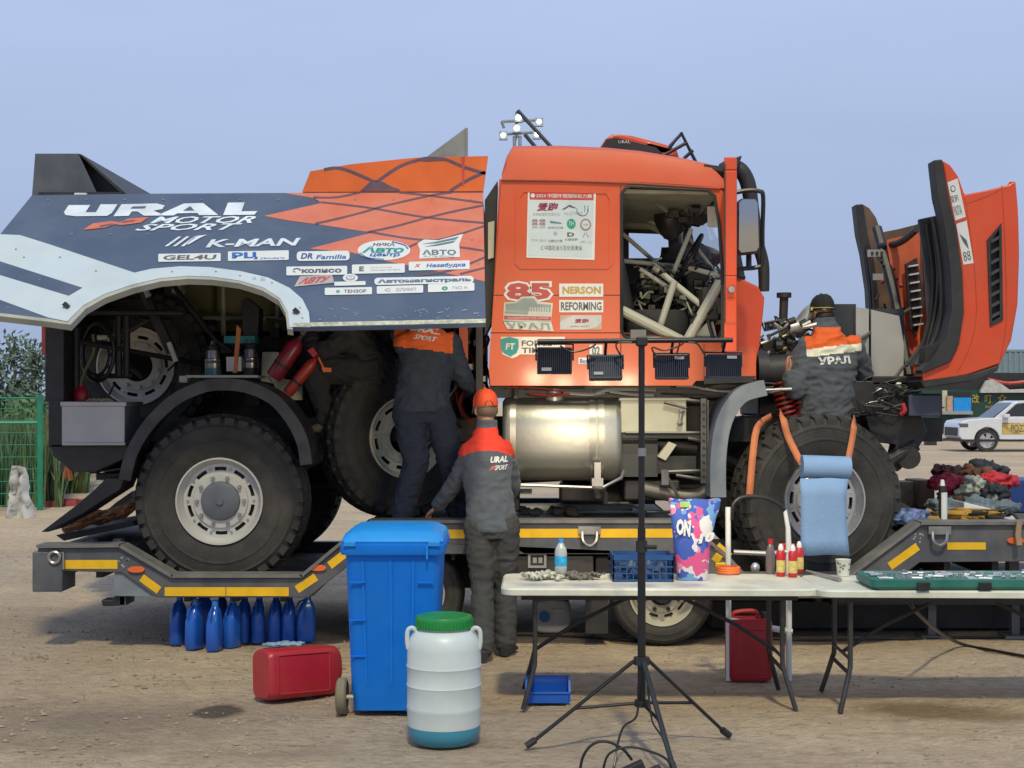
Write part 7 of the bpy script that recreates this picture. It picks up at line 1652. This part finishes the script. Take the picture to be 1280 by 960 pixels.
heap(1182, 605, 11.9, 8, .08, .04, M('crimson_cloth', (.38, .03, .06), .85, var=.2), 'crimson cloth bag beside the brown jacket on the trailer', 'bag', 'cloth_bag', 2)
heap(1232, 590, 12.3, 12, .14, .06, M('blue_black_cloth', (.03, .04, .055), .9, var=.3), 'blue black jacket piled at the top of the heap', 'jacket', 'thrown_jacket', 3)
heap(1250, 600, 11.9, 5, .08, .02, M('bright_red_cloth', (.5, .03, .05), .8), 'bright red cloth tucked between the dark jacket and the blue tote', 'cloth', 'red_cloth', 4)
heap(1222, 612, 11.8, 8, .08, .05, M('pale_patterned', (.3, .33, .3), .9, var=.6, scale=30), 'pale patterned sack under the dark jacket on the trailer', 'sack', 'patterned_sack', 5)
heap(1240, 615, 11.7, 8, .07, .06, M('charcoal_sack', (.025, .03, .04), .8, var=.3), 'charcoal bag in front of the blue tote on the trailer', 'bag', 'charcoal_bag', 6)
heap(1215, 634, 11.3, 18, .28, .02, M('grey_blue_cloth', (.13, .17, .2), .9, var=.5, scale=14), 'grey blue tarpaulin bundled on the trailer deck', 'tarpaulin', 'tarpaulin_bundle', 7)
heap(1141, 646, 10.95, 8, .07, .025, M('blue_wrap', (.1, .15, .3), .5, var=.6, scale=20), 'crumpled blue and white wrapper beside the front tyre on the deck', 'wrapper', 'wrapper', 8)
heap(1122, 640, 11.2, 7, .05, .04, CLOTHD, 'black cloth bundle against the front tyre on the deck', 'cloth', 'black_cloth', 9)
def coilmess(px, py, D, n, sx, r, m, label, seed):
    random.seed(seed); g = MB(); c = on(px, D); p = [c + Vector((random.uniform(-sx, sx), random.uniform(-.12, .12), random.uniform(.01, .12))) for i in range(n)]
    g.tube(p, r, 6, smooth=5, flat=.35); tag(g.build('lashing_strap', m), label, 'strap')
coilmess(1160, 655, 10.85, 22, .13, .016, M('mustard_strap', (.35, .22, .06), .8), 'tangled mustard lashing strap beside the white tube on the deck', 1)
coilmess(1212, 655, 10.8, 30, .25, .016, M('ochre_strap', (.42, .23, .04), .8), 'tangled ochre lashing strap below the white board on the deck', 2)
coilmess(1240, 655, 10.75, 24, .2, .012, M('black_web', (.03, .03, .03), .8), 'tangled black webbing strap at the edge of the deck', 3)
g = MB(); a = P(1205, 636, 10.95); b = P(1270, 652, 10.95); g.add([a + Vector((0, 0, 0)), b, b + Vector((0, .3, 0)), a + Vector((0, .3, 0)), a + UP * .05, b + UP * .05, b + Vector((0, .3, .05)), a + Vector((0, .3, .05))], [(3, 2, 1, 0), (4, 5, 6, 7), (0, 1, 5, 4), (1, 2, 6, 5), (2, 3, 7, 6), (3, 0, 4, 7)]); tag(g.build('white_board', WHITE, bevel=.006), 'long white plastic board lying slanted on the heap', 'board')
c = on(1178, 10.75); e = thing('caulking_tube', c, 'slim upright white and dark tube standing at the edge of the trailer deck', 'tube'); MB().cyl(c, c + UP * .3, .028, n=16).build('tube_body', BLACK, e); MB().lathe([(.0285, .0), (.0285, .22)], Matrix.Translation(c + Vector((.006, -.004, .03))), 16).build('tube_label', WHITE, e); MB().cyl(c + UP * .3, c + UP * .345, .02, .012, n=12).build('cap', WHITE, e)
g = MB().pt([(1274, 652, 10.4), (1272, 668, 10.4), (1274, 682, 10.38)], .022, 6); tag(g.build('tan_glove', CARD), 'tan glove hanging over the trailer rail', 'glove')
# ------------------------------------------------------------------ light tower behind the cab
LD = 46.0; e = thing('light_tower', (P(648, 0, LD).x, LD, 0), 'tall mast with lit floodlights rising behind the cab roof', 'light tower')
mm = M('mast_grey', (.12, .14, .15), .5, metal=.3)
for px in (643, 650): MB().cyl((P(px, 0, LD).x, LD, 0), P(px, 170, LD), .055, n=10).build('mast', mm, e)
g = MB()
for z in range(2, 11): g.tube([(P(643, 0, LD).x, LD, z), (P(650, 0, LD).x, LD, z + .5)], .03, 6)
g.tube([P(628, 168, LD), P(672, 165, LD)], .05, 6); g.tube([P(627, 152, LD), P(675, 150, LD)], .05, 6); g.tube([P(646, 172, LD), P(646, 140, LD)], .06, 6); g.tube([P(627, 152, LD), P(630, 160, LD)], .05, 6); o = g.build('mast_truss', mm, e); o['kind'] = 'stuff'
for x, y in ((648, 147), (646, 160), (629, 169), (674, 152), (671, 168)):
    c = P(x, y, LD - .25); big = 3.2 if x in (648, 646) else 2.6
    MB().box(c + Vector((0, .12, 0)), (.26, .18, .26)).build('lamp_housing', mm, e); MB().ball(c, big / F * LD, 12, sc=(1, .4, 1)).build('lamp_glass', M('lit_lamp', (1, 1, 1), .3, var=0, emit=(.95, .98, 1), es=14), e)
    la = bpy.data.lights.new('tower_lamp', 'POINT'); la.energy = 8; la.shadow_soft_size = .2; lo = bpy.data.objects.new('lamp_light', la); COL.objects.link(lo); lo.parent = e; lo.location = c - Vector((0, .5, 0)) - ORG[e.name]
# ------------------------------------------------------------------ green mesh fence, left
fm = M('fence_green', (.015, .22, .12), .5)
def fence(x0, x1, D0_, D1_, h, label):
    a = Vector((P(x0, 0, D0_).x, D0_, 0)); b = Vector((P(x1, 0, D1_).x, D1_, 0)); e = thing('mesh_fence', (a + b) / 2, label, 'fence', None); u = (b - a); L = u.length; n = max(2, int(L / 2.6) + 1)
    for k in range(n): q = a + u * (k / (n - 1)); MB().cyl(q, q + UP * (h + .06), .05, n=10).build('post', fm, e)
    for k in range(n - 1):
        p0 = a + u * (k / (n - 1)); p1 = a + u * ((k + 1) / (n - 1)); g = MB(); m = int((p1 - p0).length / .075)
        for i in range(1, m): q = p0.lerp(p1, i / m); g.tube([q + UP * .06, q + UP * h], .004, 4)
        for z in [.08 + .2 * i for i in range(int(h / .2))] + [h]: g.tube([p0 + UP * z, p1 + UP * z], .007 if z < h else .014, 4)
        o = g.build('wire_panel', fm, e); o['kind'] = 'stuff'
        MB().tube([p0 + UP * (h * .78), p1 + UP * (h * .78)], .03, 6).build('top_rail', fm, e)
fence(50, -160, 23.8, 23.2, 1.85, 'green wire mesh fence with round posts in front of the reeds')
fence(104, 320, 30, 44, 1.8, 'green wire mesh fence running off behind the truck')
# shrubs, trees and reeds behind the fence
LEAF = [M('leaf_grey_green', (.10, .15, .105), .8, var=.4, scale=3), M('leaf_dark', (.055, .10, .045), .8, var=.4, scale=3), M('leaf_pale', (.12, .19, .085), .8, var=.35, scale=3)]
BARK = M('bark', (.10, .075, .05), .9, var=.3)
def tree(px, D, topy, rx, n, label, mi, seed, cat='tree', low=.25, leaf=.075):
    random.seed(seed); base = Vector((P(px, 0, D).x, D, 0)); h = P(0, topy, D).z; e = thing('shrub' if cat == 'shrub' else 'poplar_tree', base, label, cat); g = MB()
    g.tube([base, base + UP * h * .5 + Vector((.05, 0, 0)), base + UP * h * .93], [.07, .045, .012], 7); tips = []
    for i in range(16):
        z = h * random.uniform(low, .9); a = random.uniform(0, 6.28); r = rx * random.uniform(.4, 1) * (1.15 - z / h); p = base + UP * z; q = p + Vector((r * math.cos(a), r * math.sin(a), r * .9)); g.tube([p, (p + q) / 2 + UP * .05, q], [.022, .014, .006], 5); tips += [q, (p + q) / 2, p]
    tips.append(base + UP * h * .96); g.build('trunk', BARK, e); c = MB()
    for i in range(n):
        t_ = random.choice(tips); p = t_ + Vector((random.gauss(0, .13), random.gauss(0, .13), random.gauss(0, .15)))
        if p.z > h: p.z = h - random.uniform(0, .2)
        u = Vector((random.gauss(0, 1), random.gauss(0, 1), random.gauss(0, 1))).normalized(); v = u.orthogonal().normalized(); s = leaf * random.uniform(.5, 1.2)
        c.add([p - u * s, p + v * s * .4, p + u * s, p - v * s * .4], [(0, 1, 2, 3)])
    c.build('crown', LEAF[mi], e, smooth=None, fix=False)
for i, (px, D, ty, rx, n, mi, lb) in enumerate(((17, 28, 414, .5, 1100, 0, 'slim grey green poplar rising above the green fence'), (42, 30, 424, .45, 900, 0, 'lower grey green poplar between the slim poplar and the truck tail'), (-12, 27, 436, .6, 1000, 0, 'dark poplar at the outer end of the green fence'))): tree(px, D, ty, rx, n, lb, mi, 40 + i)
for i, (px, D, ty, mi, lb) in enumerate(((5, 27.5, 488, 0, 'dark green leafy shrub behind the fence below the poplars'), (32, 27.2, 500, 2, 'pale green leafy shrub behind the fence below the poplars'), (54, 28, 500, 0, 'deep green leafy shrub behind the end post of the fence'), (-25, 27.5, 490, 2, 'pale leafy shrub at the outer end of the fence'), (75, 34, 500, 1, 'green shrub seen past the tail of the truck'))): tree(px, D, ty, 1.1, 1500, lb, mi, 60 + i, 'shrub', .08, .11)
random.seed(77); g = MB()
for i in range(9000):
    D = random.uniform(24.4, 31); x = P(random.uniform(-120, 78 if D < 28 else 110), 0, D).x; h = random.uniform(.5, 1.75); w = random.uniform(.012, .03); l = random.uniform(-.25, .25); a = random.uniform(0, 3.14); d = Vector((math.cos(a) * w, math.sin(a) * w, 0)); b = Vector((x, D, 0)); m = b + Vector((l * .4, 0, h * .6)); t_ = b + Vector((l, 0, h))
    k = random.choice((0, 1, 1, 2)); g.add([b - d, b + d, m + d * .8, m - d * .8, t_], [(0, 1, 2, 3), (3, 2, 4)], k)
o = g.build('reeds', [LEAF[1], LEAF[2], M('leaf_yellow', (.14, .15, .055), .8, var=.3)], None, smooth=None, fix=False); tag(o, 'tall green reeds and grass behind the mesh fence', 'grass', kind='stuff')
# litter by the fence
g = MB(); q = G(22, 648)
n = 14
for j in range(n):
    for i in range(8):
        t_ = j / (n - 1); wd = .22 - .12 * t_; g.v.append(q + Vector(((i / 7 - .5) * 2 * wd + .06 * noise.noise(Vector((i * .5, j * .4, 1))), .12 * noise.noise(Vector((i * .9, j * .5, 5))) + .1 * math.cos(i * 1.7), t_ * .8 * (1 + .15 * noise.noise(Vector((i * .8, 2, 2)))))))
for j in range(n - 1):
    for i in range(7): g.f.append((j * 8 + i, j * 8 + i + 1, j * 8 + 8 + i + 1, j * 8 + 8 + i)); g.m.append(0)
tag(g.build('plastic_sheet', M('white_sheet', (.5, .5, .5), .6), None, smooth=180), 'crumpled white plastic sheet leaning on the green fence', 'sheet')
g = MB(); q = G(85, 632)
for i in range(8): g.box(q + Vector((random.uniform(-.5, .5), random.uniform(-.3, .3), .05)), (random.uniform(.1, .35), .2, .1), Matrix.Rotation(random.uniform(0, 3), 3, 'Z'))
o = g.build('red_litter', M('faded_red', (.3, .05, .05), .8), None); tag(o, 'scattered faded red scraps on the dirt beyond the trailer tail', 'litter', kind='stuff')
# ------------------------------------------------------------------ background right: container, dark green stall truck, tent, SUV
CD = 70.0
def cont(x0, x1, y0, y1, D, m, label):
    a = P(x0, y1, D); b = P(x1, y0, D); e = thing('shipping_container', ((a.x + b.x) / 2, D, 0), label, 'container'); g = MB().b2((a.x, D + .04, 0), (b.x, D + 2.4, b.z)); g.build('shell', m, e)
    n = int((b.x - a.x) / .3)
    for k in range(n): MB().b2((a.x + .3 * k, D, a.z * 0 + .1), (a.x + .3 * k + .15, D + .04, b.z - .1)).build('rib', m, e)
    MB().b2((a.x, D - .02, b.z - .12), (b.x, D + .05, b.z)).build('top_rail', m, e)
cont(1150, 1420, 437, 560, 78, M('container_blue', (.16, .24, .28), .6, var=.1, dirt=(.25, .25, .24), damt=.4), 'grey blue shipping container in the background beyond the stall')
SDp = 64.0; e = thing('stall_truck', (P(1240, 0, SDp).x, SDp, 0), 'dark green stall truck with yellow characters parked beyond the white car', 'truck'); dg = M('stall_green', (.015, .05, .038), .5, var=.15)
a = P(1090, 562, SDp); b = P(1420, 487, SDp); MB().b2((a.x, SDp, .35), (b.x, SDp + 2.4, b.z)).build('body', dg, e); MB().b2((a.x, SDp - .02, .3), (b.x, SDp + 2.4, .5)).build('skirt', BLACK, e)
MB().pb(1183, 490, 1214, 514, SDp - .04, SDp).build('hatch', M('hatch_dark', (.02, .02, .02), .5), e); MB().pb(1178, 488, 1184, 516, SDp - .1, SDp).build('hatch_post', CREAM, e); MB().pb(1192, 497, 1214, 515, SDp - .3, SDp - .05).build('blue_drum', BLUELID, e); MB().pb(1184, 495, 1191, 514, SDp - .3, SDp - .05).build('pink_panel', M('peach', (.5, .3, .2), .6), e); MB().pb(1178, 514, 1216, 518, SDp - .5, SDp).build('counter', ALU, e)
g = MB().text('改', (1215, 493, 1224, 504), sideplane(SDp - .02), 2); g.text('叮', (1231, 494, 1240, 504), sideplane(SDp - .02), 2); g.text('众', (1247, 493, 1259, 504), sideplane(SDp - .02), 2); g.text('KUCHEZHAN', (1232, 507, 1260, 510), sideplane(SDp - .02), 2); g.build('lettering', M('sign_yellow', (.55, .38, .05), .5), e)
for x in (1110, 1300, 1330):
    for y in (SDp + .2, SDp + 2.1): MB().lathe([(.2, -.15), (.5, -.15), (.52, 0), (.5, .15), (.2, .15)], Matrix.Translation((P(x, 0, SDp).x, y, .52)) @ RX, 24, closed=True).build('wheel', RUBBER, e)
MB().pb(1090, 466, 1420, 488, SDp + .05, SDp + 2.3).build('upper_body', M('dark_upper', (.02, .02, .022), .6), e); MB().plate([(1226, 488), (1233, 476), (1240, 474), (1252, 480), (1262, 487), (1280, 486), (1400, 484), (1400, 490), (1226, 491)], [], SDp - .3, SDp - .1).build('awning', M('awning_grey', (.45, .45, .43), .7), e); MB().pt([(1235, 474, SDp - .2), (1262, 479, SDp - .2), (1300, 474, SDp - .2)], .08, 6, smooth=4).build('awning_cord', REDT, e)
# traffic cone, bottle
c = Vector((P(1163, 0, 58).x, 58, 0)); e = thing('traffic_cone', c, 'orange and white traffic cone in front of the green stall truck', 'cone'); MB().box(c + UP * .4, (.5, .5, .06)).build('cone_base', ORHOSE, e); MB().b2(c - Vector((.2, .2, 0)), c + Vector((.2, .2, .37))).build('cone_block', BLACK, e); MB().lathe([(.2, .43), (.05, 1.1), (.002, 1.1)], Matrix.Translation(c), 18).build('cone_body', ORHOSE, e); MB().lathe([(.137, .7), (.1, .85)], Matrix.Translation(c), 18).build('cone_band', WHITE, e)
# white SUV
VD = 50.5; x0 = P(1199, 0, VD).x; e = thing('white_suv', (x0 + 2.3, VD + .9, 0), 'white sport utility car with a yellow door panel parked in the background', 'car'); cw = M('car_white', (.68, .7, .74), .25, var=.03, coat=.5)
low = [(0, .55), (.02, .95), (.1, 1.08), (.4, 1.14), (1.25, 1.2), (1.3, 1.2), (4.6, 1.22), (4.75, 1.1), (4.78, .5), (4.3, .38), (.35, .38), (.1, .42)]
wa = [(.98 + .44 * math.cos(t_), .42 + .44 * math.sin(t_)) for t_ in [PI * i / 10 for i in range(11)]]; wb_ = [(3.85 + .44 * math.cos(t_), .42 + .44 * math.sin(t_)) for t_ in [PI * i / 10 for i in range(11)]]
prof = [(0, .55), (.02, .95), (.1, 1.08), (.4, 1.14), (1.3, 1.2), (4.6, 1.22), (4.75, 1.1), (4.78, .5), (4.6, .38)] + wb_ + [(3.3, .36)] + wa + [(.35, .38), (.1, .42)]
MB().plate([(x0 + x, z) for x, z in prof], [], VD, VD + 1.85, px=False).build('body', cw, e, bevel=.05, seg=3)
MB().plate([(x0 + x, z) for x, z in [(1.25, 1.18), (1.95, 1.74), (2.2, 1.8), (4.2, 1.78), (4.65, 1.2)]], [[(x0 + x, z) for x, z in [(1.55, 1.24), (2.02, 1.66), (2.25, 1.7), (2.6, 1.7), (2.6, 1.24)]][::-1]], VD + .06, VD + 1.79, px=False).build('cabin', cw, e, bevel=.03)
MB().plate([(x0 + x, z) for x, z in [(1.5, 1.22), (2.0, 1.68), (2.25, 1.72), (2.62, 1.72), (2.62, 1.22)]], [], VD + .09, VD + 1.7, px=False).build('side_glass', GLASSD, e)
MB().add([(x0 + 1.22, VD + .15, 1.2), (x0 + 1.92, VD + .2, 1.73), (x0 + 1.92, VD + 1.65, 1.73), (x0 + 1.22, VD + 1.7, 1.2)], [(0, 1, 2, 3)]).build('windscreen', GLASSD, e)
MB().box((x0 + 1.62, VD - .1, 1.26), (.2, .2, .14)).build('mirror', cw, e, bevel=.03); MB().b2((x0 + 1.5, VD - .01, .62), (x0 + 2.6, VD + .01, 1.02)).build('door_panel', M('door_yellow', (.45, .33, .1), .5, var=.6, scale=7), e)
MB().text('POZZO', (1264, 531, 1290, 540), sideplane(VD - .012), 1).build('lettering', GREYT, e)
MB().b2((x0 + .02, VD - .012, .86), (x0 + .32, VD + .2, 1.0)).build('headlight', M('lamp_dark', (.1, .11, .13), .2), e, bevel=.02); MB().b2((x0 - .02, VD + .2, .55), (x0 + .02, VD + 1.65, .85)).build('grille', BLACK, e); MB().b2((x0 - .02, VD - .01, .36), (x0 + 4.7, VD + 1.8, .44)).build('sill', BLACK, e)
for wx in (.98, 3.85):
    for y, s in ((VD + .12, 1), (VD + 1.73, -1)):
        w_ = empty('wheel', (x0 + wx, y, .4), e); Mx = Matrix.Translation((x0 + wx, y, .4)) @ RX
        MB().lathe([(.27, -.11), (.38, -.12), (.4, -.08), (.4, .08), (.38, .12), (.27, .11)], Mx, 32, closed=True).build('tyre', RUBBER, w_); g = MB().lathe([(.002, .08), (.1, .09), (.1, .06), (.002, .06)], Mx, 16)
        for k in range(5):
            aa = k * 1.2566; dd = Vector((math.cos(aa), 0, math.sin(aa))); nn_ = Vector((-dd.z, 0, dd.x)); cc = Vector((x0 + wx, y - .085 * s, .4)); g.add([cc + dd * .05 - nn_ * .06, cc + dd * .27 - nn_ * .1, cc + dd * .27 + nn_ * .1, cc + dd * .05 + nn_ * .06], [(0, 1, 2, 3)])
        g.lathe([(.25, .1), (.275, .1), (.275, .05), (.25, .05)], Mx, 32, closed=True); g.build('rim', M('alloy', (.55, .55, .57), .3, metal=.6), w_)
# ------------------------------------------------------------------ split joined parts into separate pieces; mark the tiny joined ones
def split_obj(o):
    me = o.data; n = len(me.vertices); par = list(range(n))
    def fnd(a):
        while par[a] != a: par[a] = par[par[a]]; a = par[a]
        return a
    for p in me.polygons:
        r0 = fnd(p.vertices[0])
        for v in p.vertices[1:]: par[fnd(v)] = r0
    grp = {}
    for p in me.polygons: grp.setdefault(fnd(p.vertices[0]), []).append(p)
    if len(grp) < 2: return
    first = True
    for ps in grp.values():
        idx = {}; f2 = []; mi = []
        for p in ps: f2.append([idx.setdefault(v, len(idx)) for v in p.vertices]); mi.append(p.material_index)
        m2 = bpy.data.meshes.new(me.name); m2.from_pydata([tuple(me.vertices[k].co) for k in idx], [], f2)
        for m in me.materials: m2.materials.append(m)
        m2.polygons.foreach_set('material_index', mi); m2.polygons.foreach_set('use_smooth', [True] * len(f2)); m2.set_sharp_from_angle(angle=R(35))
        if first: o.data = m2; first = False
        else:
            c = o.copy(); c.data = m2; COL.objects.link(c)
SPLIT = ('roll_cage', 'cross_beam', 'chassis_beam', 'gas_strut', 'roof_rail', 'roof_strut', 'silencer', 'canvas_frame', 'hinge_plate', 'heat_shield', 'bonnet_prop', 'floor_panel', 'rib', 'ramp_hinge', 'panel_latch', 'axle', 'support_strut', 'strap_clamp', 'roof_lining_rib', 'lid_grip', 'windscreen_frame', 'tank_bracket', 'white_panel')
STUFF = ('bolt', 'wiring_loom', 'engine_fittings', 'hose_run', 'pipe_bundle', 'front_hose', 'rivet', 'scuff', 'bay_framework', 'bonnet_wiring', 'step_bracket', 'lamp_cable', 'maker_mark', 'comb_bracket', 'lashing_strap_', 'diamond_line', 'hinge_hole', 'tie_down_strap', 'lattice_side')
for o in list(bpy.data.objects):
    b = o.name.split('.')[0]
    if o.type == 'MESH' and o.parent is not None:
        if b in SPLIT: split_obj(o)
        if b in STUFF: o['kind'] = 'stuff'
